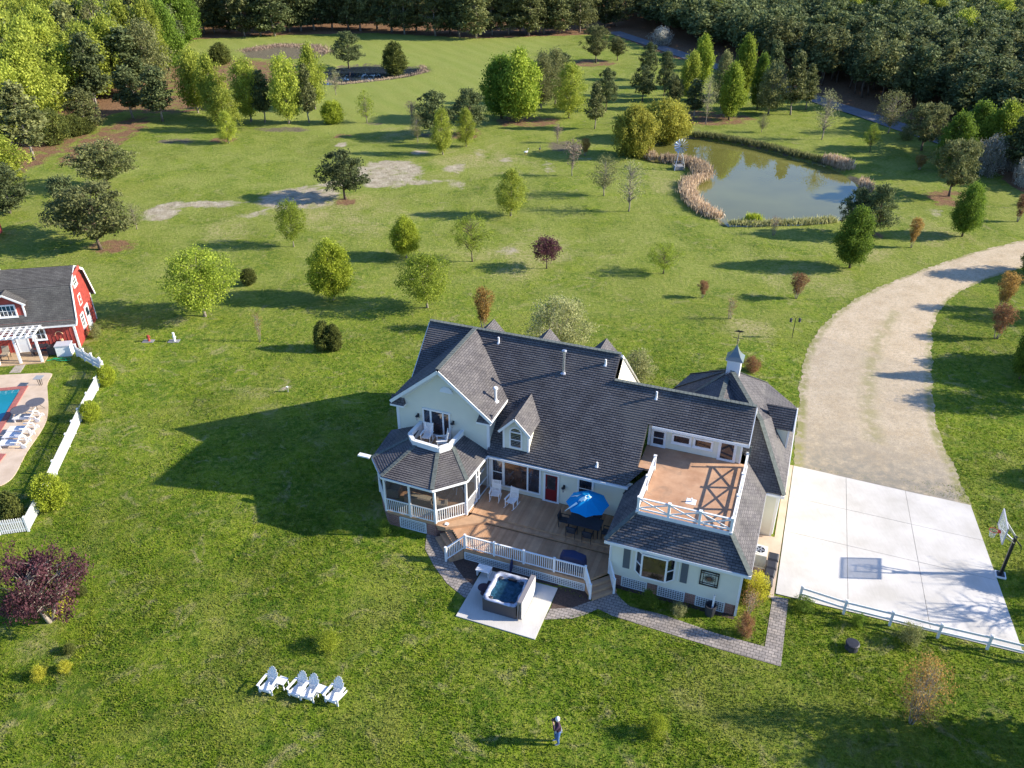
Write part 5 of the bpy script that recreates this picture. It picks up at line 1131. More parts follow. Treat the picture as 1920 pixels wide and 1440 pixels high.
q.build('hose', mat('grey_hose', (.35,.33,.28), .6), hr); q = MB(); q.beam((-.25,-.15,0),(0,0,.35),.03); q.beam((.25,-.15,0),(0,0,.35),.03); each(q, 'stand_leg', M['dark'], hr)
tb_ = thing('rain_barrel', 'dark pot with a white pipe against the lattice under the sun panel', 'pot', H(-1.35,-.38,0), -HA); q = MB(); q.lathe([(.24,0),(.30,.4),(.31,.72),(.27,.72),(.25,.5),(.01,.5)],18); q.build('barrel', M['darkgrey'], tb_); q = MB(); q.tube([(.1,-.05,.3),(.1,.10,1.35)],.055,10); q.build('pipe', M['white'], tb_)
# lamp box on lawn: black round lid
bl_ = thing('septic_riser', 'round black plastic riser with lid on the lawn below the court', 'lid', at(1596,1216), 0); q = MB(); q.lathe([(.33,0),(.31,.35)],20); q.build('riser', M['darkgrey'], bl_); q = MB(); q.lathe([(.36,.35),(.36,.41),(.30,.44),(.02,.45)],20); q.build('lid', MATS['bin_lid'], bl_)
# two post-and-rail fence
fn = thing('rail_fence', 'white two-rail fence along the near edge of the concrete court', 'fence', (0,0,0)); FP = [at(1498.7,1124), at(1581,1151), at(1667.5,1172.5), at(1757.5,1196), at(1850,1217.5), at(1948,1242), at(2045,1266)]
p0 = None
for i, p in enumerate(FP):
    if p0 is None: q = MB(); q.box(-.065,-.065,0,.065,.065,1.0); q.box(-.08,-.08,1.0,.08,.08,1.04); q.box(-.05,-.05,1.04,.05,.05,1.07); p0 = q.build('post', M['white'], fn, loc=p, rot=-HA)
    else: share(p0, fn, p)
    if i:
        for z in (.45,.86): q = MB(); q.beam(FP[i-1]+Vector((0,0,z)), p+Vector((0,0,z)), .04, .13); q.build('rail', M['white'], fn)
# basketball hoop
bh = thing('basketball_hoop', 'basketball hoop on a black pole at the right edge of the court', 'basketball hoop', at(1875,1079), -HA)
q = MB(); q.box(-.28,-.28,0,.28,.28,.10); q.build('base_plate', M['white'], bh); q = MB(); q.box(-.2,-.2,.10,.2,.2,.14); q.build('base_cap', M['dark'], bh); q = MB(); q.beam((0,0,.1),(0,0,2.95),.15,.15); q.build('pole', M['dark'], bh)
for z0, z1 in ((2.9,3.75),(2.55,3.05)):
    for y in (-.13,.13): q = MB(); q.beam((.0,y,z0),(-.72,y*2.2,z1-.0),.05,.05); q.build('arm', M['steel'], bh)
q = MB(); q.beam((.42,0,2.35),(-.1,0,2.9),.06); q.tube([(.42,-.05,2.35),(.5,.05,2.1)],.03,6); each(q, 'lift_handle', M['dark'], bh)
bx, y0, y1, z0, z1 = -.78, -.90, .90, 2.92, 3.98; q = MB(); q.box(bx-.012,y0,z0,bx+.012,y1,z1); 
m, t, b = newmat('acrylic_board', .08, .5); o_ = t.nodes['Material Output']; b.inputs['Base Color'].default_value = (.55,.62,.58,1); trn = N(t,'ShaderNodeBsdfTransparent'); mx = N(t,'ShaderNodeMixShader'); mx.inputs[0].default_value = .45; t.links.new(trn.outputs[0],mx.inputs[1]); t.links.new(b.outputs[0],mx.inputs[2]); t.links.new(mx.outputs[0],o_.inputs[0])
q.build('backboard', m, bh); q = MB()
for (a_, b2, c_, d_) in ((y0-.03,z0-.04,y1+.03,z0+.05),(y0-.03,z1-.05,y1+.03,z1+.03),(y0-.03,z0,y0+.06,z1),(y1-.06,z0,y1+.03,z1)): q.box(bx-.03,a_,b2,bx+.03,c_,d_)
q.build('board_frame', mat('grey_frame', (.5,.5,.54), .4), bh); q = MB()
for (a_, b2, c_, d_) in ((-.30,3.12,.30,3.16),(-.30,3.55,.30,3.60),(-.30,3.12,-.26,3.6),(.26,3.12,.30,3.6)): q.box(bx-.025,a_,b2,bx-.013,c_,d_)
q.build('target_square', M['white'], bh); q = MB(); q.tube([(bx-.36+.23*math.cos(a_), .23*math.sin(a_), 3.05) for a_ in [2*math.pi*k/20 for k in range(21)]], .018, 6, False); q.box(bx-.15,-.07,2.98,bx-.01,.07,3.12); q.build('rim', M['orange_rim'], bh)
q = MB(); n = 12
for k in range(n):
    for s_ in (1,-1):
        pts = [(bx-.36+r_*math.cos(2*math.pi*(k+s_*j*.5)/n), r_*math.sin(2*math.pi*(k+s_*j*.5)/n), z) for j, (r_, z) in enumerate(((.23,3.04),(.19,2.92),(.15,2.8),(.13,2.68),(.13,2.6)))]; q.tube(pts,.007,3,False)
q.build('net', M['white'], bh, stuff=True)
# bird feeder pole
bf_ = thing('bird_feeder', 'black shepherd pole with hanging bird feeders on the far lawn by the drive', 'bird feeder', at(1485,633), 0); q = MB(); q.tube([(0,0,0),(0,0,1.9)],.03,6); q.build('pole', M['dark'], bf_)
for s_ in (-1,1): q = MB(); q.tube([(0,0,1.85),(s_*.15,0,2.05),(s_*.35,0,2.0),(s_*.38,0,1.9)],.02,5); q.build('hook', M['dark'], bf_); q = MB(); q.lathe([(.03,1.9),(.14,1.84),(.10,1.80),(.10,1.62),(.13,1.58)],10,(s_*.38,0,0)); q.build('feeder', M['darkgrey'], bf_)

# ------------------------------------------------------------------ red barn
BA = R(10.5); BOr = Vector((-37.2, 62.75, 0))
barn = thing('barn', 'red gambrel-roofed barn with white trim and grey roof beside the pool', 'barn', BOr, BA)   # local x along the ridge (negative = left), y away from the camera
BL = -16.0
bw_ = MB(); bw_.box(BL,.0,0,-.02,.04,2.75)
bwo = bw_.build('front_wall', M['redsiding'], barn)
q = MB(); prof = [(0,0),(5.8,0),(5.8,2.6),(4.75,5.35),(2.9,6.35),(1.05,5.35),(0,2.6)]
q.add([(0,y,z) for y, z in prof]+[(-.1,y,z) for y, z in prof], [tuple(range(7)), tuple(range(7,14))[::-1]]); gwo = q.build('gable_wall', M['redsiding'], barn)
q = MB(); q.box(BL,5.76,0,-.02,5.8,2.7); q.box(BL,0,0,BL+.1,5.8,4); each(q, 'rear_wall', M['redsiding'], barn)
bt = MB()
k = 0
for i in range(48):
    y = .12+i*.12
    zt2 = np.interp(y, [0,1.05,2.9,4.75,5.8], [2.6,5.35,6.35,5.35,2.6])-.05
    if i % 2 == 0: bt.box(0,y-.015,0,.022,y+.015,zt2)
for i in range(52): x = -.15-i*.30; bt.box(x-.02,-.022,0,x+.02,0,2.6)
bt.build('batten', M['redsiding'], barn, stuff=True)
br_ = MB()
def brp(y0, z0, y1, z1, ph): laps_phase(br_, [(BL,y0,z0),(.32,y0,z0),(.32,y1,z1),(BL,y1,z1)], (0,y0,z0), thick=.12)
brp(-.32,2.42,.02,2.72,0); brp(.02,2.72,1.05,5.42,0); brp(1.05,5.42,2.9,6.42,0)
laps_phase(br_, [(BL,6.1,2.42),(.32,6.1,2.42),(.32,4.75,5.42),(BL,4.75,5.42)], (0,6.1,2.42), thick=.12); laps_phase(br_, [(BL,4.75,5.42),(.32,4.75,5.42),(.32,2.9,6.42),(BL,2.9,6.42)], (0,4.75,5.42), thick=.12)
br_.build('roof', M['barnshingle'], barn)
q = MB(); P5 = [(-.34,2.34),(.02,2.62),(1.05,5.33),(2.9,6.33),(4.75,5.33),(6.12,2.34)]
for i in range(5): q.beam((.34,P5[i][0],P5[i][1]),(.34,P5[i+1][0],P5[i+1][1]),.20,.05,(1,0,0))
q.box(BL,-.36,2.27,.34,-.31,2.42); q.box(-.02,-.03,0,.03,.10,2.6); q.box(-.12,-.03,0,0,.03,2.5); q.box(-.02,5.72,0,.03,5.83,2.6); each(q, 'trim', M['white'], barn)
q = MB(); q.beam((.0,2.9,5.98),(.75,2.9,6.05),.12,.12); q.beam((.32,2.0,5.8),(.7,2.9,6.3),.05,.3); q.beam((.32,3.8,5.8),(.7,2.9,6.3),.05,.3); each(q, 'hay_hood', M['redsiding'], barn)
for (y, z, w2, h2) in ((2.3,1.0,.75,1.1),(2.9,4.65,.8,.85)): window(barn, (.02, y, z), math.pi/2, w2, h2, cols=2, rows=3, fr=.10)
q = MB(); q.box(0,3.25,0,.06,4.35,2.3); dbo = q.build('side_door', M['white'], barn); q = MB(); q.box(.06,3.45,1.3,.07,4.15,2.1); q.build('pane', M['glass'], dbo)
q = MB(); q.box(.02,2.55,2.75,.06,3.3,3.75); lo_ = q.build('loft_door', M['white'], barn); q = MB(); q.box(.06,2.65,2.85,.07,3.2,3.65); q.build('panel', M['redsiding'], lo_); q = MB(); q.lathe([(.1,0),(.1,.02)],12); w_ = q.build('round_emblem', M['white'], lo_, loc=(.08,2.92,3.25), rot=(0,R(90),0))
# dormer on the barn roof
q = MB(); q.prism([(-6.0,.25),(-3.55,.25),(-3.55,1.9),(-6.0,1.9)], 3.1, 4.55); q.add([(-6.0,.25,4.55),(-3.55,.25,4.55),(-4.78,.25,5.3)], [(0,1,2)]); bdo = q.build('dormer', M['redsiding'], barn)
q = MB(); laps_phase(q, [(-4.78,-.05,5.42),(-4.78,2.1,5.42),(-3.25,1.2,4.45),(-3.25,-.05,4.45)], (-3.25,0,4.45)); laps_phase(q, [(-4.78,-.05,5.42),(-4.78,2.1,5.42),(-6.3,1.2,4.45),(-6.3,-.05,4.45)], (-6.3,0,4.45)); q.build('roof', M['barnshingle'], bdo)
q = MB(); q.beam((-4.78,-.07,5.34),(-3.2,-.07,4.36),.15,.05,(0,1,0)); q.beam((-4.78,-.07,5.34),(-6.35,-.07,4.36),.15,.05,(0,1,0)); q.box(-3.62,.20,3.0,-3.5,.32,4.5); q.build('trim', M['white'], bdo)
window(barn, (-4.85,.23,3.35), 0, 1.25, .95, cols=4, rows=2, fr=.10)
# barn cupola
q = MB(); q.box(-6.65,2.5,6.1,-5.65,3.4,7.1); cbo = q.build('cupola', M['white'], barn); q = MB(); q.add([(-6.8,2.35,7.1),(-5.5,2.35,7.1),(-5.5,3.55,7.1),(-6.8,3.55,7.1),(-6.15,2.95,7.8)], [(0,1,4),(1,2,4),(2,3,4),(3,0,4),(3,2,1,0)]); q.build('roof', M['barnshingle'], cbo)
window(barn, (-2.95,-.02,1.15), 0, 1.0, .95, cols=3, rows=2, fr=.09)
q = MB(); q.box(-4.75,-.06,0,-3.95,.0,2.15); q.box(-4.85,-.08,0,-4.75,0,2.25); q.box(-3.95,-.08,0,-3.85,0,2.25); bd_ = q.build('front_door', M['white'], barn); q = MB()
for k in range(3): q.box(-4.65+k*.22,-.075,1.5,-4.47+k*.22,-.06,1.95)
q.build('pane', M['glass'], bd_, stuff=True)
q = MB(); q.tube([(-1.35+.34*math.cos(a_), -.06, 1.35+.40*math.sin(a_)) for a_ in [R(20+k*22) for k in range(8)]], .035, 6); q.tube([(-1.25,-.06,.85),(-1.28,-.06,1.05)], .14, 8); each(q, 'star_decoration', mat('tan_rope', (.55,.35,.2), .8), barn)
# pergola
pgo = thing('pergola', 'white pergola along the front of the red barn', 'pergola', BOr, BA)
q = MB(); q.box(-9.0,-2.1,2.30,-2.35,-2.0,2.48); q.box(-9.0,-.45,2.30,-2.35,-.37,2.48); each(q, 'beam', M['white'], pgo); r0 = None
for i in range(14):
    x = -9.0+i*.5
    if r0 is None: q = MB(); q.box(-.025,-2.45,2.48,.025,-.35,2.63); r0 = q.build('rafter', M['white'], pgo, loc=(x,0,0))
    else: share(r0, pgo, (x,0,0))
s0 = None
for i in range(5):
    y = -2.3+i*.45
    if s0 is None: q = MB(); q.box(-9.1,-.02,2.63,-2.3,.02,2.67); s0 = q.build('slat', M['white'], pgo, loc=(0,y,0))
    else: share(s0, pgo, (0,y,0))
q = MB(); q.box(-.08,-.08,0,.08,.08,2.3); s0 = q.build('post', M['white'], pgo, loc=(-2.5,-2.05,0))
for x in (-4.15,-5.8,-7.4,-9): share(s0, pgo, (x,-2.05,0))
q = MB(); q.prism([tuple((BOr+Vector((x*math.cos(BA)-y*math.sin(BA), x*math.sin(BA)+y*math.cos(BA), 0)))[:2]) for x, y in ((-12,-2.3),(-2.3,-2.3),(-2.3,0),(-12,0))], -.02, .06); struct(q.build('patio', mat('tan_paving', (.42,.30,.18), .9, var=.15, vscale=2)))
def bl(x, y, z=0): return BOr+Vector((x*math.cos(BA)-y*math.sin(BA), x*math.sin(BA)+y*math.cos(BA), z))
t = thing('garden_bench', 'grey slatted bench under the pergola by the barn window', 'bench', bl(-2.9,-.8,.06), BA)
q = MB(); [q.box(-.65,-.25+k*.1,.42,.65,-.17+k*.1,.45) for k in range(5)]; q.build('seat', M['darkgrey'], t); q = MB(); [q.box(-.65,.26,.5+k*.1,.65,.29,.58+k*.1) for k in range(4)]; q.build('backrest', M['darkgrey'], t)
for s_ in (-1,1): q = MB(); q.box(s_*.62-.03,-.25,0,s_*.62+.03,.28,.65); q.build('leg', M['darkgrey'], t)
t = thing('covered_heater', 'dark box next to the bench against the barn wall', 'box', bl(-1.9,-.7,.0), BA); q = MB(); q.box(-.35,-.3,.05,.35,.3,.72); q.build('body', M['darkgrey'], t); q = MB(); q.box(-.38,-.33,.72,.38,.33,.78); q.build('lid', MATS['bin_lid'], t)
t = thing('storage_box', 'large white storage box at the corner of the barn', 'box', bl(-.9,-.95,.0), BA); q = MB(); q.box(-.6,-.45,0,.55,.4,.95); q.build('body', M['white'], t); q = MB(); q.prism([(-.64,-.5),(.6,-.5),(.6,.45),(-.64,.45)],.95,1.04); q.build('lid', MATS['grey_frame'], t)
hs = MB(); hs.tube([(.9*math.sin(k*.5)*(.5+.03*k), .25*math.cos(k*.7), .06+.03*(k%3)) for k in range(24)], .035, 6); tag(hs.build('garden_hose', M['greenhose'], loc=bl(-1.1,-2.0,.0)), 'bright green hose lying on the grass in front of the white box', 'hose')
t = thing('patio_chair', 'grey chair with cushion under the pergola at the left edge', 'chair', bl(-5.6,-1.0,.06), BA); q = MB(); q.box(-.3,-.3,.38,.3,.3,.48); q.build('seat', M['wicker'], t); q = MB(); q.beam((0,.28,.45),(0,.42,1.0),.55,.06,(0,-1,.2)); q.build('backrest', M['wicker'], t)
for sx in (-1,1): q = MB(); q.beam((sx*.28,-.28,0),(sx*.28,-.28,.6),.04); q.beam((sx*.28,.28,0),(sx*.28,.3,.6),.04); q.build('leg', M['dark'], t)
t = thing('red_shed', 'red and white shed corner at the left edge of the photo beyond the barn', 'shed', at(-14,452), R(8)); q = MB(); q.box(-3,0,0,0,3,2.4); q.build('wall', M['redsiding'], t); q = MB(); q.box(-.1,-.03,0,.04,.1,2.4); q.box(-.75,-.04,.2,-.2,0,1.2); each(q, 'trim', M['white'], t); q = MB(); q.add([(-3.3,-.3,2.4),(.3,-.3,2.4),(.3,1.5,3.6),(-3.3,1.5,3.6),(.3,3.3,2.4),(-3.3,3.3,2.4)], [(0,1,2,3),(3,2,4,5)]); q.build('roof', M['barnshingle'], t)
# ------------------------------------------------------------------ pool terrace
def smoothpoly(P, n=2):
    for _ in range(n):
        Q = []
        for i in range(len(P)):
            a, b_ = P[i], P[(i+1)%len(P)]; Q += [(a[0]*.75+b_[0]*.25, a[1]*.75+b_[1]*.25), (a[0]*.25+b_[0]*.75, a[1]*.25+b_[1]*.75)]
        P = Q
    return P
dkp = smoothpoly(PX([(-260,735),(-40,706),(40,702),(99,699),(97,706),(88,719),(90,745),(91,768),(88,790),(74,815),(50,848),(34,882),(21,901),(0,913),(-60,930),(-300,960)]), 2)
q = MB(); q.prism(dkp, -.05, .05); struct(q.build('pool_terrace', M['pooldeck']))
q = MB(); q.prism(PX([(17,700),(38,699),(48,684),(30,685)]), -.03, .03); struct(q.build('walkway', mat('grey_path', (.36,.31,.26), .9, var=.15, vscale=2)))
c1, c2 = at(53.5,725), at(-8,827); pd = (c2-c1).normalized(); pn_ = Vector((math.cos(BA), math.sin(BA), 0)); pn_ = Vector((-pd.y, pd.x, 0)); pn_ = pn_ if pn_.x < 0 else -pn_
pl = thing('swimming_pool', 'blue-green rectangular swimming pool with red brick edge at the left', 'swimming pool', c1, 0)
def pp_(a, b_): return pd*a+pn_*b_
q = MB()
for (a0_, b0_, a1_, b1_) in ((0,0,9.5,.42),(0,.42,.42,12)): q.prism([tuple(pp_(a0_,b0_)[:2]), tuple(pp_(a1_,b0_)[:2]), tuple(pp_(a1_,b1_)[:2]), tuple(pp_(a0_,b1_)[:2])], .052, .11)
each(q, 'coping', M['coping'], pl); q = MB(); q.prism([tuple(pp_(.42,.42)[:2]), tuple(pp_(9.5,.42)[:2]), tuple(pp_(9.5,12)[:2]), tuple(pp_(.42,12)[:2])], .051, .066); q.build('water', M['pool_water'], pl)
q = MB(); q.prism(PX([(-12,852),(12,853),(-4,873)]), .052, .11); struct(q.build('spa_coping', M['coping']))
def lounge(label, loc, rz):
    t = thing('chaise_longue', label, 'sun lounger', loc, rz, 'white sun loungers beside the pool'); m = M['whitewood']      # head at +x
    s0 = None
    for k in range(9):
        x = -.85+k*.13
        if s0 is None: q = MB(); q.box(-.055,-.30,.30,.055,.30,.325); s0 = q.build('seat_slat', m, t, loc=(x,0,0))
        else: share(s0, t, (x,0,0))
    q = MB(); q.beam((.33,0,.32),(.72,0,.88),.60,.025,(-.7,0,.5)); q.build('backrest', m, t)
    for s_ in (-1,1):
        q = MB(); q.box(-.92,s_*.33-.02,.24,.95,s_*.33+.02,.33); q.build('side_rail', m, t)
        q = MB(); q.box(-.80,s_*.33-.03,0,-.70,s_*.33+.03,.3); q.build('leg', m, t); q = MB(); q.box(.70,s_*.33-.03,0,.80,s_*.33+.03,.45); q.build('leg', m, t)
        q = MB(); q.box(.05,s_*.36-.05,.50,.75,s_*.36+.05,.53); q.build('armrest', m, t)
    q = MB(); q.tube([(.92,-.3,.18),(.92,.3,.18)],.03,6); q.build('axle', m, t)
    for s_ in (-1,1): q = MB(); q.tube([(.92,s_*.37,.16),(.92,s_*.42,.16)],.16,14); q.build('wheel', m, t)
    return t
LA = R(3)
ln = lounge('farthest of the four white loungers, just below the round tables', at(52,787,.05), LA); dup(ln, at(42,810,.05), LA+.03, 'second white lounger counting from the round tables'); dup(ln, at(34,822,.05), LA-.02, 'third white lounger counting from the round tables'); dup(ln, at(26,836,.05), LA, 'nearest of the four white loungers, nearest the spa edge')
def round_tab(label, loc, r_=.66, h=.72):
    t = thing('round_table', label, 'table', loc, 0, 'round dark mesh tables by the pool'); q = MB(); q.lathe([(r_-.02,h-.02),(r_,h),(r_-.03,h+.015),(.06,h+.015)],28); q.build('tabletop', mat('mesh_metal', (.11,.11,.125), .5, var=.25, vscale=14), t)
    for k in range(4): an = k*math.pi/2+.6; q = MB(); q.tube([(.8*r_*math.cos(an),.8*r_*math.sin(an),h-.02),(.35*r_*math.cos(an),.35*r_*math.sin(an),h*.5),(.75*r_*math.cos(an),.75*r_*math.sin(an),0)],.02,5); q.build('leg', M['dark'], t)
    return t
rt_ = round_tab('round dark mesh table on the terrace, the one farther from the pool', at(71,769,.05)); dup(rt_, at(43,783,.05), 0, 'round dark mesh table on the terrace, the one at the pool edge')
t = thing('glass_side_table', 'small square glass-topped table on the upper end of the terrace', 'side table', at(77,722,.05), 0); q = MB(); q.box(-.32,-.32,.70,.32,.32,.72); q.build('tabletop', mat('smoked_glass', (.30,.32,.34), .1), t)
for sx in (-1,1):
    for sy in (-1,1): q = MB(); q.beam((sx*.08,sy*.08,0),(sx*.12,sy*.12,.7),.03); q.build('leg', M['dark'], t)
# picket fence
pk = thing('picket_fence', 'white picket fence curving round the pool lawn', 'fence', (0,0,0)); pts = [at(*p) for p in ((-60,1010),(0,1003),(54,996),(76,954),(92,920),(106,889),(130,838),(152,790),(168,760),(183,732),(197,700),(190,690))]
pkm = MB(); pkm.add([(-.036,-.011,0),(.036,-.011,0),(.036,.011,0),(-.036,.011,0),(-.036,-.011,1.0),(.036,-.011,1.0),(.036,.011,1.0),(-.036,.011,1.0),(0,-.011,1.07),(0,.011,1.07)], [(0,1,5,8,4),(3,7,9,6,2),(0,4,7,3),(1,2,6,5),(4,8,9,7),(5,6,9,8)])
pk0 = None; post0 = None; acc = 0
for i in range(len(pts)-1):
    a, b_ = pts[i], pts[i+1]; L = (b_-a).length; d_ = (b_-a)/L; rz = math.atan2(d_.y, d_.x); n = max(1, int(L/.125))
    for z in (.25,.8): q = MB(); q.beam(a+Vector((0,0,z)), b_+Vector((0,0,z)), .035, .08); q.build('rail', M['white'], pk)
    for k in range(n):
        p = a.lerp(b_, (k+.5)/n)+Vector((d_.y,-d_.x,0))*.03+Vector((0,0,.05))
        if pk0 is None: pk0 = pkm.build('picket', M['white'], pk, loc=p, rot=rz)
        else: share(pk0, pk, p, (0,0,rz))
    m_ = max(1, round(L/2.2))
    for k in range(m_):
        p = a.lerp(b_, k/m_)
        if post0 is None: q = MB(); q.box(-.06,-.06,0,.06,.06,1.12); q.add([(-.08,-.08,1.12),(.08,-.08,1.12),(.08,.08,1.12),(-.08,.08,1.12),(0,0,1.22)], [(0,1,4),(1,2,4),(2,3,4),(3,0,4),(3,2,1,0)]); post0 = q.build('post', M['white'], pk, loc=p, rot=rz)
        else: share(post0, pk, p, (0,0,rz))
vf = thing('vinyl_fence', 'white solid board fence with gate running from the barn corner', 'fence', (0,0,0)); a, b_ = at(146,668), at(191,694)
for z0, z1 in ((.08,.40),(.44,.78),(.82,.92)): q = MB(); q.beam(a+Vector((0,0,(z0+z1)/2)), b_+Vector((0,0,(z0+z1)/2)), .05, z1-z0); q.build('board', M['white'], vf)
for k in range(4): p = a.lerp(b_, k/3); q = MB(); q.box(p.x-.07,p.y-.07,0,p.x+.07,p.y+.07,1.12); q.box(p.x-.09,p.y-.09,1.12,p.x+.09,p.y+.09,1.17); q.build('post', M['white'], vf)
# wells on the far lawn
for (px, py, lab, red) in ((280,640,'short red hydrant on a small concrete slab on the lawn',1),(328,640,'short white well pipe on a small concrete slab on the lawn',0)):
    t = thing('well_head' if not red else 'yard_hydrant', lab, 'well' if not red else 'hydrant', at(px,py), 0); q = MB(); q.box(-.55,-.28,0,.40,.28,.04); q.build('slab', mat('grey_slab', (.25,.25,.25), .9), t); q = MB(); q.tube([(0,0,0),(0,0,.6 if red else .85)],.11 if red else .10,10); q.tube([(-.12,0,.45),(.16,0,.45)],.07,8); q.build('pipe', M['redsiding'] if red else M['white'], t)
for (px, py, lab) in ((540,735,'small grey pipe sticking out of the bare patch of lawn'),): 
    t = thing('pipe_cap', lab, 'pipe', at(px,py), 0); q = MB(); q.tube([(0,0,0),(0,0,.45)],.07,8); q.build('pipe', M['steel'], t); q = MB(); q.lathe([(.09,.45),(.09,.5)],10); q.build('cap', M['white'], t)
# windmill by the pond
wm_ = thing('windmill', 'small grey metal windmill with many blades on the pond bank', 'windmill', at(1272,317), R(4)); hh = tall(1272,317,270)
for sx in (-1,1):
    for sy in (-1,1): q = MB(); q.beam((sx*.75,sy*.75,0),(sx*.12,sy*.12,hh-.5),.06); q.build('leg', M['steel'], wm_)
for z in (.9,1.9,2.9):
    f_ = 1-z/(hh-.5)*.84; q = MB(); c4 = [(-.75*f_,-.75*f_),(.75*f_,-.75*f_),(.75*f_,.75*f_),(-.75*f_,.75*f_)]
    for k in range(4): q.beam((*c4[k],z),(*c4[(k+1)%4],z),.04)
    q.build('brace', M['steel'], wm_, stuff=True)
q = MB(); q.box(-.6,-.6,0,.6,.6,.5); q.build('base_box', MATS['grey_slab'], wm_); b0 = None
for k in range(14):
    if b0 is None: q = MB(); q.add([(-.04,-.06,.2),(.04,.06,.2),(.13,.14,1.0),(-.11,-.14,1.0)], [(0,1,2,3)]); q.add([(-.04,-.065,.2),(.04,.055,.2),(.13,.135,1.0),(-.11,-.145,1.0)], [(3,2,1,0)]); b0 = q.build('blade', mat('blue_steel', (.50,.56,.66), .3, metal=.4), wm_, loc=(0,-.35,hh-.2), rot=(0,2*math.pi*k/14,0))
    else: share(b0, wm_, (0,-.35,hh-.2), (0,2*math.pi*k/14,0))
q = MB(); q.tube([(0,-.42,hh-.2),(0,.5,hh-.2)],.09,8); q.build('hub', M['dark'], wm_); q = MB(); q.box(-.012,.5,hh-.4,.012,1.3,hh+.05); q.build('tail_vane', M['steel'], wm_)
for k, (px, py, lab) in enumerate(((986,290,'small white goose standing on the bare grass, left of the pair'),(1012,284,'small dark and white goose on the bare grass, right of the pair'))):
    t = thing('goose', lab, 'goose', at(px,py), R(20+60*k)); m_ = M['white'] if k == 0 else M['darkgrey']
    q = MB(); q.tube([(-.34,0,.42),(-.22,0,.40),(0,0,.40),(.20,0,.44),(.28,0,.52),(.31,0,.70),(.33,0,.84),(.38,0,.88),(.46,0,.86)],[.02,.10,.16,.13,.07,.045,.045,.055,.015],10); q.build('body', m_, t, smooth=True)
    q = MB(); q.beam((.02,-.05,0),(.02,-.05,.28),.02); q.beam((.02,.05,0),(.02,.05,.28),.02); each(q, 'leg', M['orange_rim'], t)

# ------------------------------------------------------------------ trees: tapered trunk with limbs + crown of leaf clumps
def leaf_mesh(name, cen, size, tint, mat_, up=.0, elong=1.0, dirs=None):
    n = len(cen); a = rng.normal(size=(n,3)) if dirs is None else dirs+rng.normal(size=(n,3))*.25
    a /= np.linalg.norm(a, axis=1, keepdims=True)+1e-9; nn = rng.normal(size=(n,3)); nn[:,2] = np.abs(nn[:,2])+up; b_ = np.cross(a, nn); b_ /= np.linalg.norm(b_, axis=1, keepdims=True)+1e-9
    s = size if hasattr(size, '__len__') else np.full(n, size); s = (s*rng.uniform(.6, 1.3, n))[:,None]
    v = np.stack([cen-a*s*.5*elong, cen+b_*s*.32, cen+a*s*.5*elong, cen-b_*s*.32], 1).reshape(-1,3)
    me = grid_mesh(name, v, np.arange(4*n).reshape(-1,4)); at_ = me.attributes.new('tint','FLOAT','FACE'); at_.data.foreach_set('value', np.clip(tint,0,1).astype(np.float32)); me.materials.append(mat_); return me
def prof_fn(kind, t):
    if kind == 'round': return np.sqrt(np.clip(1-(2*t-1)**2, 0, 1))
    if kind == 'egg': return np.sqrt(np.clip(1-(2*t**.75-1)**2, 0, 1))*(1-.15*t)
    if kind == 'cone': return np.clip(1-t, 0, 1)**.75*np.clip(t*9+.25, 0, 1)
    if kind == 'column': return np.clip(np.sin(np.pi*np.clip(t*.93+.05, 0, 1)), 0, 1)**.45
    if kind == 'vase': return np.clip(.30+.95*t, 0, 1)*np.sqrt(np.clip(1-((t-.55)/.5)**2*(t > .55), 0, 1))
    if kind == 'pine': return (np.clip(1-t, 0, 1)**.6)*np.clip(t*3.2+.35, 0, 1)
    if kind == 'umbrella': return np.sqrt(np.clip(1-t**2.2, 0, 1))*np.clip(t*4+.5, 0, 1)
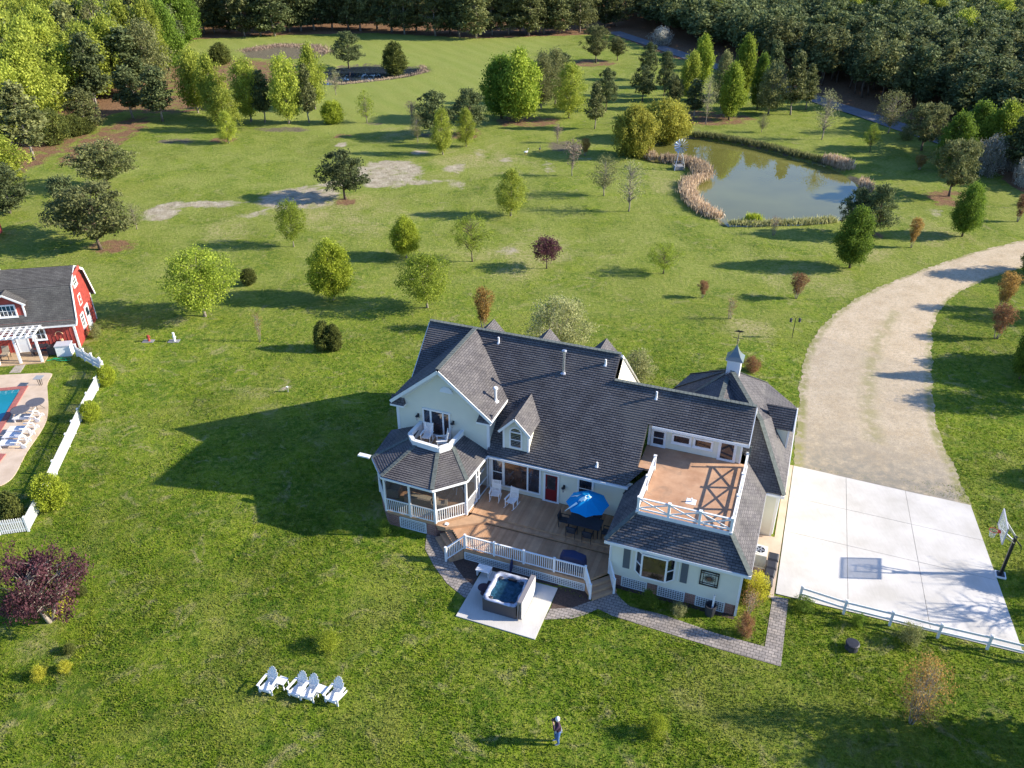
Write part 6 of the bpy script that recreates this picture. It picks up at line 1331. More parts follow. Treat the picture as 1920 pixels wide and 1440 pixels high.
def make_tree(kind, Ht, W, base, ncl, per, crad, leaf, mat_, shell=.5, bark='bark', limbs=26, trunk=.13, flat=1.0, lean=0, up=.0, multi=1, gaps=.25, elong=1.0, lump=.28, name='crown'):
    t_ = rng.uniform(0, 1, ncl*3); ang = rng.uniform(0, 2*np.pi, ncl*3); ph = rng.uniform(0, 6.28, 6)
    out = 1+lump*(np.sin(ang*3+ph[0]+t_*5)*.5+np.sin(ang*5+ph[1]-t_*9)*.35+np.sin(t_*14+ph[2]+ang*2)*.35)
    pr = prof_fn(kind, t_); keep = rng.uniform(0, 1, ncl*3) < (pr*.85+.15); t_, ang, out, pr = t_[keep][:ncl], ang[keep][:ncl], out[keep][:ncl], pr[keep][:ncl]; n = len(t_)
    rr = np.clip(rng.uniform(0, 1, n), 0, 1)**shell; R_ = W/2*pr*out*rr
    cx = R_*np.cos(ang)+lean*t_*Ht; cy = R_*np.sin(ang); cz = (base+(1-base)*t_)*Ht
    hole = np.sin(cx*2.1/W*4+ph[3])*np.sin(cy*2.3/W*4+ph[4])*np.sin(cz*3/Ht*4+ph[5]) > (1-gaps*2.4); k_ = ~hole; cx, cy, cz, rr = cx[k_], cy[k_], cz[k_], rr[k_]; n = len(cx)
    cen = np.repeat(np.stack([cx, cy, cz], 1), per, 0)+rng.normal(size=(n*per,3))*np.array([crad, crad, crad*flat])
    ct = rng.uniform(.0, 1, n)*.6+.25*rng.uniform(0,1,n); tint = np.repeat(ct, per)+rng.normal(0, .16, n*per)
    crown = leaf_mesh(name, cen, leaf, tint, mat_, up, elong)
    mb = MB(); 
    for s_ in range(multi):
        o_ = (0,0) if multi == 1 else (.12*math.cos(s_*6.28/multi), .12*math.sin(s_*6.28/multi)); sp = 0 if multi == 1 else W*.22
        ex = (sp*math.cos(s_*6.28/multi), sp*math.sin(s_*6.28/multi)); top_ = .88 if kind in ('cone','pine','column','egg') else .72; pts = []; nr = 7
        for k in range(nr): f_ = k/(nr-1); pts.append((o_[0]+ex[0]*f_+lean*Ht*f_*top_+.02*Ht*math.sin(f_*5+s_), o_[1]+ex[1]*f_+.015*Ht*math.sin(f_*4+1), f_*Ht*top_))
        mb.tube(pts, [trunk*(1.35 if k == 0 else 1-.85*k/(nr-1)) for k in range(nr)], 7)
    order = rng.permutation(n)[:limbs]
    for i in order:
        e_ = Vector((cx[i], cy[i], cz[i])); h0 = max(base*Ht*.75, min(Ht*.7, e_.z-.35*math.hypot(e_.x, e_.y)-.1*Ht*random.random())); f_ = h0/Ht
        s_ = Vector((lean*h0, 0, h0)); 
        if multi > 1: j = random.randrange(multi); s_ = Vector((W*.22*math.cos(j*6.28/multi)*f_, W*.22*math.sin(j*6.28/multi)*f_, h0))
        mid = s_.lerp(e_, .5)+Vector((0,0,.04*Ht*(1 if kind != 'pine' else -.3))); r0 = trunk*.42*(1-.5*f_)
        mb.tube([s_, mid, e_], [r0, r0*.6, r0*.2], 4, False)
    if limbs > 60: pass
    me2 = bpy.data.meshes.new('trunk'); me2.from_pydata(mb.v, [], mb.f); me2.materials.append(M[bark]); me2.polygons.foreach_set('use_smooth', [True]*len(me2.polygons))
    return dict(crown=crown, trunk=me2, H=Ht, W=W)
T = {}
T['maple_bright'] = [make_tree('round', 5, 5, .20, 330, 51, .22, 0.144, M['leaf_bright'], bark='palebark', limbs=60, trunk=.11, gaps=.22, shell=.5) for _ in range(3)]
T['loose_bright'] = [make_tree('round', 5, 5, .26, 190, 44, .20, 0.129, M['leaf_bright'], bark='bark', limbs=80, trunk=.09, gaps=.35, lump=.4) for _ in range(2)]
T['dense_bright'] = [make_tree('egg', 5, 4.4, .16, 420, 51, .20, 0.152, M['leaf_shrub'], bark='palebark', limbs=30, trunk=.11, gaps=.1, shell=.42, lump=.18)]
T['egg_green'] = [make_tree('egg', 6, 4.0, .14, 420, 51, .22, 0.167, M['leaf_green'], bark='bark', limbs=30, trunk=.12, gaps=.1, shell=.42, lump=.2) for _ in range(2)]
T['column_bright'] = [make_tree('egg', 6, 3.6, .10, 320, 47, .20, 0.144, M['leaf_yellow'], bark='palebark', limbs=30, trunk=.10, gaps=.25, shell=.55, lump=.35) for _ in range(2)]
T['big_green'] = [make_tree('egg', 12, 8.5, .12, 520, 30, .45, .42, M['leaf_green'], bark='bark', limbs=40, trunk=.28, gaps=.15, shell=.42, lump=.3), make_tree('egg', 12, 8, .12, 520, 30, .45, .42, M['leaf_bright'], bark='bark', limbs=40, trunk=.28, gaps=.15, shell=.42, lump=.3)]
T['big_yellow'] = [make_tree('egg', 12, 8, .14, 480, 28, .45, .40, M['leaf_yellow'], bark='palebark', limbs=50, trunk=.22, gaps=.28, shell=.5, lump=.38) for _ in range(3)]
T['big_olive'] = [make_tree('egg', 12, 8, .14, 420, 26, .45, .38, M['leaf_olive'], bark='palebark', limbs=60, trunk=.22, gaps=.3, shell=.55, lump=.38) for _ in range(2)]
T['pine'] = [make_tree('umbrella', 6, 6, .26, 210, 46, .28, .26, M['leaf_pine'], bark='bark', limbs=50, trunk=.16, flat=.5, gaps=.28, shell=.5, up=.6, lump=.35) for _ in range(2)]
T['pine_warm'] = [make_tree('round', 6, 6.4, .24, 230, 46, .28, .26, M['leaf_pinewarm'], bark='bark', limbs=50, trunk=.16, flat=.5, gaps=.28, shell=.5, up=.6, lump=.35) for _ in range(2)]
T['tall_pine'] = [make_tree('pine', 14, 6.6, .22, 200, 30, .42, .55, M['leaf_pine' if k % 2 == 0 else 'leaf_pinewarm'], bark='palebark', limbs=24, trunk=.20, flat=.5, gaps=.3, shell=.55, up=.6, lump=.35) for k in range(4)]
T['row_pine'] = [make_tree('egg', 14, 7, .10, 260, 28, .45, .50, M['leaf_pine' if k % 2 == 0 else 'leaf_pinewarm'], bark='palebark', limbs=24, trunk=.20, flat=.6, gaps=.3, shell=.5, up=.6, lump=.4) for k in range(4)]
T['forest_pine'] = [make_tree('umbrella' if k % 2 else 'pine', 10, 4.0, .30, 80, 26, .40, .46, M['leaf_pine' if k % 3 else 'leaf_pinewarm'], bark='bark', limbs=10, trunk=.13, flat=.55, gaps=.25, shell=.6, up=.5, lump=.35) for k in range(5)]
T['bare'] = [make_tree('vase', 5, 3.6, .25, 240, 3, .20, .16, M['leaf_twig'], bark='palebark', limbs=150, trunk=.07, gaps=.0, shell=.7, elong=1.6), make_tree('round', 5, 4, .25, 240, 7, .16, .13, M['leaf_pale'], bark='palebark', limbs=130, trunk=.08, gaps=.1, shell=.6)]
T['sparse'] = [make_tree('round', 5, 4.2, .22, 240, 14, .20, .15, M['leaf_olive'], bark='palebark', limbs=120, trunk=.08, gaps=.2, shell=.6), make_tree('egg', 5, 3.6, .2, 220, 14, .2, .15, M['leaf_bright'], bark='palebark', limbs=90, trunk=.07, gaps=.25, shell=.6)]
T['myrtle_orange'] = [make_tree('vase', 4, 2.4, .22, 230, 24, .12, .13, M['leaf_orange'], bark='palebark', limbs=80, trunk=.04, multi=5, gaps=.15, shell=.55), make_tree('vase', 4, 2.4, .22, 230, 20, .12, .13, M['leaf_red'], bark='palebark', limbs=80, trunk=.04, multi=5, gaps=.2, shell=.55)]
T['myrtle_bare'] = [make_tree('vase', 4, 2.4, .2, 130, 5, .12, .11, M['leaf_red'], bark='palebark', limbs=120, trunk=.03, multi=6, gaps=.1, shell=.6)]
T['twig_big'] = [make_tree('round', 4.6, 4.2, .12, 420, 8, .14, .12, M['leaf_orange'], bark='palebark', limbs=240, trunk=.045, multi=7, gaps=.05, shell=.6, elong=1.3)]
T['cream'] = [make_tree('round', 5, 5, .12, 360, 34, .24, .15, M['leaf_pale'], bark='palebark', limbs=80, trunk=.08, multi=4, gaps=.25, shell=.5, lump=.35)]
T['winter'] = [make_tree('vase', 6, 5, .2, 150, 2, .1, .08, M['leaf_twig'], bark='bark', limbs=150, trunk=.10, multi=3, gaps=0, shell=.8)]
T['purple_maple'] = [make_tree('umbrella', 4.2, 6.5, .26, 520, 40, .20, .16, M['leaf_purple'], bark='palebark', limbs=170, trunk=.14, multi=3, gaps=.42, shell=.5, lump=.35)]
T['plum'] = [make_tree('umbrella', 3.2, 2.6, .38, 170, 28, .14, .13, M['leaf_purple'], bark='bark', limbs=60, trunk=.06, gaps=.2, shell=.5)]
T['willow'] = [make_tree('round', 6, 8, .0, 560, 34, .32, .24, M['leaf_willow'], bark='bark', limbs=60, trunk=.08, multi=5, gaps=.12, shell=.45, elong=1.7, lump=.3) for _ in range(2)]
T['globe'] = [make_tree('round', 2, 2, .0, 330, 30, .10, .10, M['leaf_shrub'], limbs=4, trunk=.04, gaps=0, shell=.3, lump=.10)]
T['globe_dark'] = [make_tree('round', 2, 2, .0, 330, 30, .09, .10, M['leaf_arbor'], limbs=4, trunk=.04, gaps=0, shell=.28, lump=.08)]
T['arbor_cone'] = [make_tree('egg', 2.4, 1.7, .0, 360, 32, .09, .11, M['leaf_arbor'], limbs=4, trunk=.04, gaps=0, shell=.3, lump=.12)]
T['bush'] = [make_tree('round', 2, 2.6, .0, 200, 24, .15, .12, M[n_], limbs=20, trunk=.03, gaps=.2, shell=.5, lump=.3) for n_ in ('leaf_green','leaf_olive','leaf_flower','leaf_red','leaf_pale','leaf_blossom','leaf_shrub')]
T['redtip'] = [make_tree('round', 4, 4, .22, 300, 44, .18, 0.114, M['leaf_bright'], bark='palebark', limbs=50, trunk=.07, gaps=.25, shell=.5)]

def plant(kind, v, loc, h, wd, label, cat='tree', group=None, name='tree', rz=None):
    p = T[kind][v % len(T[kind])]; t = thing(name, label, cat, (loc[0], loc[1], -.03), random.uniform(0, 6.28) if rz is None else rz, group)
    t.scale = (wd/p['W'], wd/p['W'], h/p['H'])
    for part in ('trunk', 'crown'): o = bpy.data.objects.new(part, p[part]); C.objects.link(o); o.parent = t
    return t
def tree_px(kind, v, bx, by, ty, wpx, label, cat='tree', group=None, name='tree', hs=1.0):
    g = at(bx, by); sh_ = name in ('bush','globe_shrub','arborvitae','flowering_bush','willow_shrub'); h = tall(bx, by, ty)*hs*(.90 if sh_ else .97); return plant(kind, v, g, h, wpx*mpp(g, h*.6)*(.80 if sh_ else .92), label, cat, group, name)
# kind, variant, base x, base y, top y, width, label, name
LIST = [
('maple_bright',0,386,593,470,140,'large bright green round tree right of the red barn','maple_tree'),
('redtip',0,550,462,376,62,'young tree with reddish top leaves below the bare sandy patch','young_tree'),
('dense_bright',0,625,562,450,92,'dense bright green oval tree left of the loose-crowned one','maple_tree'),
('maple_bright',1,800,577,477,108,'round fresh green tree with mulch ring, straight above the house gable','maple_tree'),
('dense_bright',0,762,483,405,62,'small dense yellow-green tree on the mid lawn','maple_tree'),
('loose_bright',0,885,490,402,78,'loose open-crowned light green tree left of the purple one','young_tree'),
('plum',0,1024,503,443,58,'small dark purple-leaved tree in the middle of the lawn','plum_tree'),
('loose_bright',1,1243,513,455,66,'low loose green tree on the right of the mid lawn, below the pond','young_tree'),
('column_bright',0,958,405,317,62,'upright yellow-green tree standing alone in the middle of the field','birch_tree'),
('pine',0,648,373,281,95,'rounded dark pine beside the pale sandy patch','pine_tree'),
('pine_warm',0,190,467,345,148,'large spreading pine with a ring of brown needles above the barn','pine_tree'),
('pine_warm',1,204,353,266,118,'rounded pine just beyond the two behind the barn','pine_tree'),
('pine',1,140,440,330,90,'pine partly hidden on the left of the needle-ringed pine','pine_tree'),
('sparse',0,256,430,380,48,'thin pale sapling right of the needle-ringed pine','sapling'),
('myrtle_orange',0,907,618,539,44,'orange-brown upright shrub behind the left end of the house roof','crape_myrtle'),
('cream',0,1047,660,560,124,'wide cream and olive tree behind the main roof','blossom_tree'),
('bush',4,1195,712,655,74,'pale twiggy bush behind the white gable end','bush'),
('bush',3,1410,695,668,40,'pinkish low shrub right of the cupola','bush'),
('bare',0,1073,330,258,44,'small bare grey tree at the edge of the soil patches','bare_tree'),
('myrtle_orange',0,1097,292,258,22,'small orange shrub beside the bare grey tree','crape_myrtle'),
('sparse',0,1132,367,290,62,'sparse olive tree left of the pale willow-like tree','young_tree'),
('bare',1,1178,397,299,72,'pale silvery tree with fine leaves near the pond spit','willow_tree'),
('bare',0,1045,268,232,26,'tiny bare tree before the willow shrubs','bare_tree'),
('sparse',1,688,230,166,44,'thin light green sapling on the mown field left','sapling'),
('bare',0,773,230,187,30,'pinkish bare sapling left of the dark pine clump','bare_tree'),
('sparse',0,783,267,210,30,'thin dark sapling before the left of the pine clump','sapling'),
('pine',0,815,258,170,74,'left half of the dark pine clump in the field','pine_tree'),
('pine',1,880,252,165,74,'right half of the dark pine clump in the field','pine_tree'),
('column_bright',1,830,290,198,44,'narrow light green cypress before the pine clump, left one','cypress_tree'),
('column_bright',0,875,275,203,40,'narrow light green cypress before the pine clump, right one','cypress_tree'),
('big_green',0,940,222,103,78,'big dark green tree, left of the joined pair','oak_tree'),
('big_green',1,975,229,92,86,'big bright green tree, right of the joined pair','oak_tree'),
('big_olive',0,1015,205,95,60,'grey-green half-leafed tree behind the bright pair','tree'),
('column_bright',0,1068,222,118,68,'light green tree standing right of the bright pair','birch_tree'),
('big_olive',1,1040,195,90,56,'pale grey twiggy tree behind the light green one','tree'),
('tall_pine',0,1060,185,88,44,'pine rising behind the light green tree','pine_tree'),
('tall_pine',1,1115,242,150,42,'slim grey-green pine left of the big willow shrub','pine_tree'),
('pine',0,1136,208,127,44,'dark rounded pine behind the slim one','pine_tree'),
('pine_warm',0,1117,118,44,52,'stout pine on needles beside the far lane, left one','pine_tree'),
('pine_warm',1,1157,114,68,38,'smaller pine on needles beside the far lane, right one','pine_tree'),
('willow',0,1188,292,192,100,'yellow-green willow shrub leaning over the left end of the pond','willow_shrub'),
('willow',1,1247,262,182,108,'yellow-green willow shrub behind, reaching over the pond','willow_shrub'),
('pine',1,655,128,58,62,'dark pine on the bank of the far small pond','pine_tree'),
('arbor_cone',0,741,138,78,50,'dark conical cedar on the small pond shore','cedar_tree'),
('arbor_cone',0,415,120,80,44,'dark rounded cedar behind the yellow trees','cedar_tree'),
('globe',0,625,231,189,44,'small round dark green tree at the end of the yellow row','round_tree'),
('column_bright',0,430,268,208,40,'thin brownish sapling in a ring of straw before the yellow row','sapling'),
('big_yellow',0,372,212,88,64,'bright yellow-green tree, leftmost of the yellow row','tulip_tree'),
('big_yellow',1,405,222,100,60,'bright yellow-green tree, second of the yellow row','tulip_tree'),
('big_yellow',2,470,228,105,62,'yellow tree with a thin crown, middle of the yellow row','tulip_tree'),
('big_yellow',0,543,232,100,68,'bright yellow-green upright tree near the right end of the yellow row','tulip_tree'),
('big_yellow',1,590,205,80,54,'tall yellow-green tree behind the right end of the yellow row','tulip_tree'),
('column_bright',1,425,245,160,66,'spreading conical yellow-green tree before the yellow row','cypress_tree'),
('tall_pine',2,497,230,120,50,'grey-green pine between the yellow trees','pine_tree'),
('tall_pine',3,580,230,118,44,'thin pine at the right end of the yellow row','pine_tree'),
('bare',1,630,178,130,34,'small pale tree right of the yellow row','young_tree'),
('tall_pine',0,303,228,112,76,'broad dark pine with brown low boughs at the wood corner','pine_tree'),
('tall_pine',2,250,222,112,64,'dark pine just left of the wood corner','pine_tree'),
('row_pine',1,165,245,165,70,'broad dark evergreen at the left wood edge','cedar_tree'),
('bare',1,1323,233,140,38,'pale bare-branched tree left of the bright poplar by the pond','bare_tree'),
('big_green',1,1367,225,118,50,'bright green tree behind the far pond shore','poplar_tree'),
('big_olive',0,1440,215,118,62,'olive-yellow tree behind the far pond shore','tree'),
('tall_pine',1,1482,215,92,56,'tall grey pine at the right of the pond grove','pine_tree'),
('tall_pine',3,1510,205,118,46,'shorter grey pine at the right end of the pond grove','pine_tree'),
('big_green',1,1390,190,66,44,'bright green crown high in the pond grove','poplar_tree'),
('big_green',1,1313,165,66,40,'bright green crown at the back left of the pond grove','poplar_tree'),
('big_olive',1,1350,205,95,40,'cream-coloured tree inside the pond grove','tree'),
('tall_pine',0,1445,180,62,42,'dark grey pine at the back of the pond grove','pine_tree'),
('big_yellow',2,1290,190,92,44,'yellowish tree at the left of the pond grove','tulip_tree'),
('tall_pine',2,1300,222,140,44,'dark pine at the left of the pond grove','pine_tree'),
('big_green',0,1420,205,100,38,'dark green tree inside the pond grove','tree'),
('pine',0,1215,150,78,36,'young pine beside the far lane, upper one','pine_tree'),
('pine',1,1245,180,95,40,'young pine beside the far lane, middle one','pine_tree'),
('pine',0,1205,190,122,48,'young pine beside the far lane, lower left one','pine_tree'),
('pine_warm',1,1262,205,140,40,'young pine beside the far lane, lower right one','pine_tree'),
('sparse',0,1428,248,213,26,'small sapling on the far pond bank','sapling'),
('bare',1,1540,262,167,58,'half-leafed pale tree standing alone beyond the pond','young_tree'),
('loose_bright',0,1630,285,232,36,'small shaded green tree beyond the right of the pond','young_tree'),
('myrtle_orange',0,1723,318,290,26,'small orange shrub in the shade near the wood','crape_myrtle'),
('pine_warm',0,1780,368,258,88,'leaning pine on needles right of the pond','pine_tree'),
('egg_green',0,1803,443,343,60,'green oval tree on the right lawn above the drive','pear_tree'),
('myrtle_orange',1,1908,416,362,28,'orange upright shrub at the right edge','crape_myrtle'),
('pine',1,1638,445,345,74,'dark rounded pine at the pond corner, right half','pine_tree'),
('pine',0,1600,440,352,64,'dark rounded pine at the pond corner, left half','pine_tree'),
('egg_green',1,1592,502,386,74,'large green oval tree in front of the dark pines','pear_tree'),
('myrtle_orange',0,1708,464,407,26,'narrow orange-yellow shrub on the right lawn','crape_myrtle'),
('myrtle_bare',0,1450,440,403,30,'reddish brown twiggy shrub at the near pond shore','crape_myrtle'),
('myrtle_orange',1,1493,560,512,38,'rust red shrub on the lawn left of the drive','crape_myrtle'),
('myrtle_orange',1,1317,558,525,24,'very small rust coloured shrub on the lawn','crape_myrtle'),
('myrtle_bare',0,1368,598,555,30,'pale twiggy shrub on the lawn above the bird feeder','crape_myrtle'),
('myrtle_orange',0,1877,580,510,44,'orange-yellow shrub on the grass right of the drive','crape_myrtle'),
('myrtle_orange',1,1868,635,570,48,'brownish shrub on the grass right of the drive, nearer one','crape_myrtle'),
('egg_green',0,1932,520,452,50,'green tree cut by the right edge beside the drive','pear_tree'),
('big_green',0,1912,710,595,50,'dark green sapling at the right edge beside the drive','young_tree'),
('myrtle_bare',0,488,640,580,26,'thin bare upright shrub on the lawn before the arborvitae','crape_myrtle'),
('globe_dark',0,468,533,501,36,'small clipped dark green globe on the lawn','globe_shrub'),
('arbor_cone',0,608,655,597,44,'dark green left half of the twin arborvitae','arborvitae'),
('arbor_cone',0,628,656,604,38,'golden right half of the twin arborvitae','arborvitae'),
('globe',0,203,720,683,40,'yellow-green globe shrub at the fence, farthest of three','globe_shrub'),
('globe',0,173,786,750,42,'yellow-green globe shrub at the fence, middle of three','globe_shrub'),
('globe',0,100,950,888,76,'large yellow-green globe shrub at the fence, nearest of three','globe_shrub'),
('arbor_cone',0,28,975,918,52,'dark green conical shrub inside the fence corner','arborvitae'),
('bush',1,165,668,648,24,'small yellowish bush outside the white fence','bush'),
('bush',1,180,632,606,28,'straggly bush at the barn corner','bush'),
('bush',2,1418,1120,1072,54,'bright yellow flowering bush at the corner of the wing','flowering_bush'),
('bush',3,1396,1190,1148,40,'red-leaved bush in the grass strip beside the path','bush'),
('bush',0,1216,1138,1106,44,'dark green bush under the bay window','bush'),
('bush',4,1272,1152,1130,36,'brown dry bush against the lattice','bush'),
('myrtle_bare',0,1405,1150,1105,50,'dry twiggy plant between the yellow and red bushes','dry_plant'),
('bush',0,722,1002,976,30,'low green plant at the corner of the porch base','bush'),
('bush',6,616,1212,1184,56,'small green bush in a ring of pale grass on the lawn','bush'),
('bush',6,1229,1375,1342,52,'small green bush alone on the near lawn','bush'),
('bush',0,1506,1140,1122,50,'low green clump under the left end of the rail fence','bush'),
('bush',0,1608,1172,1148,28,'small green plant under the second fence bay','bush'),
('bush',1,1705,1202,1172,56,'yellowish green clump under the third fence bay','bush'),
('twig_big',0,1709,1357,1234,104,'large orange-brown twiggy shrub on the near right lawn','crape_myrtle'),
('purple_maple',0,98,1164,1026,188,'large dark purple japanese maple on the left lawn','japanese_maple'),
('bush',2,108,1150,1105,60,'yellow-leaved bush under the purple maple','bush'),
('globe_dark',0,155,1115,1098,24,'small dark green dome shrub right of the purple maple','globe_shrub'),
('globe_dark',0,132,1222,1207,26,'small dark green dome shrub on the lawn below the maple','globe_shrub'),
('bush',2,75,1270,1248,32,'yellow low plant at the bottom of the left bed, left one','bush'),
('bush',2,124,1258,1238,28,'yellow low plant at the bottom of the left bed, right one','bush'),
]
for k, v, bx, by, ty, w_, lab, nm in LIST:
    shrubby = nm in ('bush','globe_shrub','arborvitae','flowering_bush','dry_plant','willow_shrub')
    tree_px(k, v, bx, by, ty, w_, lab, 'shrub' if shrubby else 'tree', name=nm)
# wood edges: individual trees scattered over measured polygons
placed = []
def scatter(poly, sp, fn, mind=None):
    P = PX(poly); P = [p for p in P]; x0 = min(p[0] for p in P); x1 = max(p[0] for p in P); y0 = min(p[1] for p in P); y1 = max(p[1] for p in P); pts = []
    y = y0; r_ = 0
    while y < y1:
        x = x0+(sp/2 if r_ % 2 else 0)
        while x < x1:
            q = (x+random.uniform(-.38,.38)*sp, y+random.uniform(-.38,.38)*sp)
            if inpoly(np.array([q[0]]), np.array([q[1]]), P)[0]: pts.append(q)
            x += sp
        y += sp*.87; r_ += 1
    return pts
right_poly = [(1178,42),(1262,76),(1345,102),(1450,135),(1570,170),(1705,212),(1830,262),(2010,340),(2400,480),(2600,300),(2500,60),(2300,-20),(1178,-20)]
RP = sorted(scatter(right_poly, 3.9, None), key=lambda p: p[1]-.25*p[0])
RP = [p for p in RP if p[1] < 300 and p[0] < 190]
vis = [p for p in RP if proj(p[0], p[1], 9)[0] < 1960 and proj(p[0], p[1], 10)[1] > -60]
vis.sort(key=lambda p: math.hypot(p[0], p[1])); near_, rest = vis[:130], vis[130:]
hid = [p for p in RP if p not in set(vis)]
for (x, y) in near_:
    h = random.uniform(7.0, 11.2); plant('forest_pine', random.randrange(5), (x, y), h, random.uniform(3.8, 6.2), 'young plantation pine near the front of the dense dark wood on the right', group='pines at the front of the right-hand plantation', name='pine_tree')
yel = [at(px, py, 8.5) for px, py in ((1655,5),(1690,10),(1724,6),(1760,12),(1818,8),(1870,10),(1885,20),(1812,38),(1600,4),(1340,6))]
for g_ in yel: plant('big_yellow', random.randrange(3), (g_.x, g_.y), 11.0, 6.0, 'yellow-green crown rising above the dark plantation', group='yellow-green trees scattered in the plantation', name='tulip_tree')
def forest_stuff(pts, name, label, protos, hr, wr, mats_):
    """the countless rest of a wood, joined as instances of real trees' geometry"""
    vs = []; fs = []; ti = []; o = 0
    for (x, y) in pts:
        p = random.choice(protos); me = p['crown']; n = len(me.vertices)
        if not hasattr(forest_stuff, 'c'): forest_stuff.c = {}
        if me.name not in forest_stuff.c:
            co = np.empty(n*3, np.float32); me.vertices.foreach_get('co', co); tt = np.empty(n//4, np.float32); me.attributes['tint'].data.foreach_get('value', tt); forest_stuff.c[me.name] = (co.reshape(-1,3), tt)
        co, tt = forest_stuff.c[me.name]; h = random.uniform(*hr); w_ = random.uniform(*wr); a_ = random.uniform(0, 6.28); c_, s_ = math.cos(a_), math.sin(a_)
        q = co*np.array([w_/p['W'], w_/p['W'], h/p['H']]); q = np.stack([q[:,0]*c_-q[:,1]*s_+x, q[:,0]*s_+q[:,1]*c_+y, q[:,2]], 1); vs.append(q); ti.append(np.clip(tt+random.uniform(-.2,.2), 0, 1))
    V = np.concatenate(vs); me = grid_mesh(name, V, np.arange(len(V)).reshape(-1,4)); a_ = me.attributes.new('tint','FLOAT','FACE'); a_.data.foreach_set('value', np.concatenate(ti).astype(np.float32)); me.materials.append(mats_)
    o = bpy.data.objects.new(name, me); C.objects.link(o); o['label'] = label; o['category'] = 'wood'; o['kind'] = 'stuff'; return o
cheap = [make_tree('umbrella' if k % 2 else 'pine', 10, 4.2, .3, 46, 18, .42, .58, M['leaf_pine'], limbs=2, trunk=.1, flat=.55, gaps=.2, shell=.6, up=.5) for k in range(5)]
if rest+hid: forest_stuff(rest+hid, 'pine_wood', 'dense dark green pine plantation filling the upper right of the photo', cheap, (7.0,11.5), (4.4,6.6), M['leaf_pine'])
# dark shrubs and trees along the lane on the right
for k, (px, py, ty, w_, kd, v, lab) in enumerate([(1728,282,190,80,'pine_warm',0,'shaded pine at the wood edge right of the lane gap'),(1665,250,168,70,'sparse',0,'grey shrubby tree between the lane and the wood'),(1820,300,190,70,'big_green',0,'dark green tree in the wood edge right of the shaded pine'),(1862,312,190,80,'big_green',1,'green tree catching light in the wood edge'),(1780,320,210,70,'big_green',0,'dark tree behind the leaning pine'),(1900,335,180,80,'tall_pine',0,'dark pine at the right edge above the lawn'),(1850,330,250,60,'bush',5,'white-flowering bush at the foot of the wood edge, left one'),(1895,320,240,56,'bush',5,'white-flowering bush at the foot of the wood edge, right one'),(1800,290,215,50,'bush',5,'pale flowering bush high in the wood edge'),(1700,262,230,40,'bush',1,'low grey bush by the lane'),(1915,350,290,40,'bush',5,'pale bush at the right edge above the lawn'),(1240,85,48,50,'bush',5,'pale pink flowering bush beside the far lane')]):
    tree_px(kd, v, px, py, ty, w_, lab, 'shrub' if kd == 'bush' else 'tree', name='bush' if kd == 'bush' else 'tree')
ORD = 'first second third fourth fifth sixth seventh eighth ninth tenth eleventh twelfth thirteenth fourteenth fifteenth sixteenth seventeenth eighteenth nineteenth twentieth twenty-first twenty-second twenty-third twenty-fourth twenty-fifth twenty-sixth twenty-seventh twenty-eighth twenty-ninth thirtieth thirty-first thirty-second'.split()
# far row of pines across the top
for k, px in enumerate(range(352, 1180, 27)):
    by = float(np.interp(px, [352,520,640,900,1180], [66,66,56,70,52]))+random.uniform(-5,4); g = at(px+random.uniform(-8,8), by); h = random.uniform(12.5,16.5)
    plant('row_pine', random.randrange(4), g, h, random.uniform(7,9.5), 'tall pine along the far edge of the mown field, %s from the left' % ORD[k], group='tall pines along the far edge of the field', name='pine_tree')
cheap_tall = [make_tree('pine', 14, 7, .24, 60, 20, .55, .8, M['leaf_pine'], limbs=2, trunk=.1, flat=.5, gaps=.25, shell=.6, up=.5) for _ in range(3)]
far_ = [p for p in scatter([(330,52),(1190,36),(1250,-60),(300,-60)], 6.5, None) if p[1] < 330]
forest_stuff(far_, 'far_wood', 'dark far wood of pines behind the front row at the top of the photo', cheap_tall, (12,16), (7,9), M['leaf_pine'])
# left wood
LP = scatter([(-30,455),(-10,300),(60,262),(110,215),(190,212),(300,172),(330,110),(380,62),(380,-20),(-60,-20),(-420,20),(-420,300)], 5.6, None)
LP = [p for p in LP if p[1] < 300 and p[0] > -150]
cols = [('big_yellow','yellow-green broadleaf tree in the left wood'),('tall_pine','grey-green pine in the left wood'),('big_olive','half-leafed grey-brown tree in the left wood'),('big_green','deep green broadleaf tree in the left wood')]
lv_ = [p for p in LP if proj(p[0], p[1], 12)[0] > -60]; lh_ = [p for p in LP if p not in set(lv_)]
for (x, y) in lv_:
    px, py = proj(x, y, 8); pbright = .66 if (px < 170 and py > 30) else .28
    r_ = random.random(); c_ = 0 if r_ < pbright else (1 if r_ < pbright+.40 else (2 if r_ < pbright+.60 else 3)); kd, lab = cols[c_]
    plant(kd, random.randrange(3), (x, y), random.uniform(10.5,15.5), random.uniform(6.2,9.0), lab, group=lab.replace(' tree', ' trees').replace(' pine', ' pines'), name='pine_tree' if c_ == 1 else 'tree')
for k, (px, py, ty, w_, kd, v, lab) in enumerate([(60,300,150,110,'tall_pine',1,'tall pale-trunked pine at the front of the left wood'),(20,400,300,80,'row_pine',0,'dark evergreen low at the left edge of the photo'),(10,350,240,100,'big_yellow',1,'yellow-green tree at the left edge above the dark evergreen'),(105,270,205,60,'globe_dark',0,'dark round evergreen at the foot of the left wood'),(140,255,215,50,'globe_dark',0,'dark round evergreen next along the foot of the left wood'),(163,250,220,40,'globe_dark',0,'smallest dark evergreen at the foot of the left wood')]):
    tree_px(kd, v, px, py, ty, w_, lab, 'tree', name='tree')
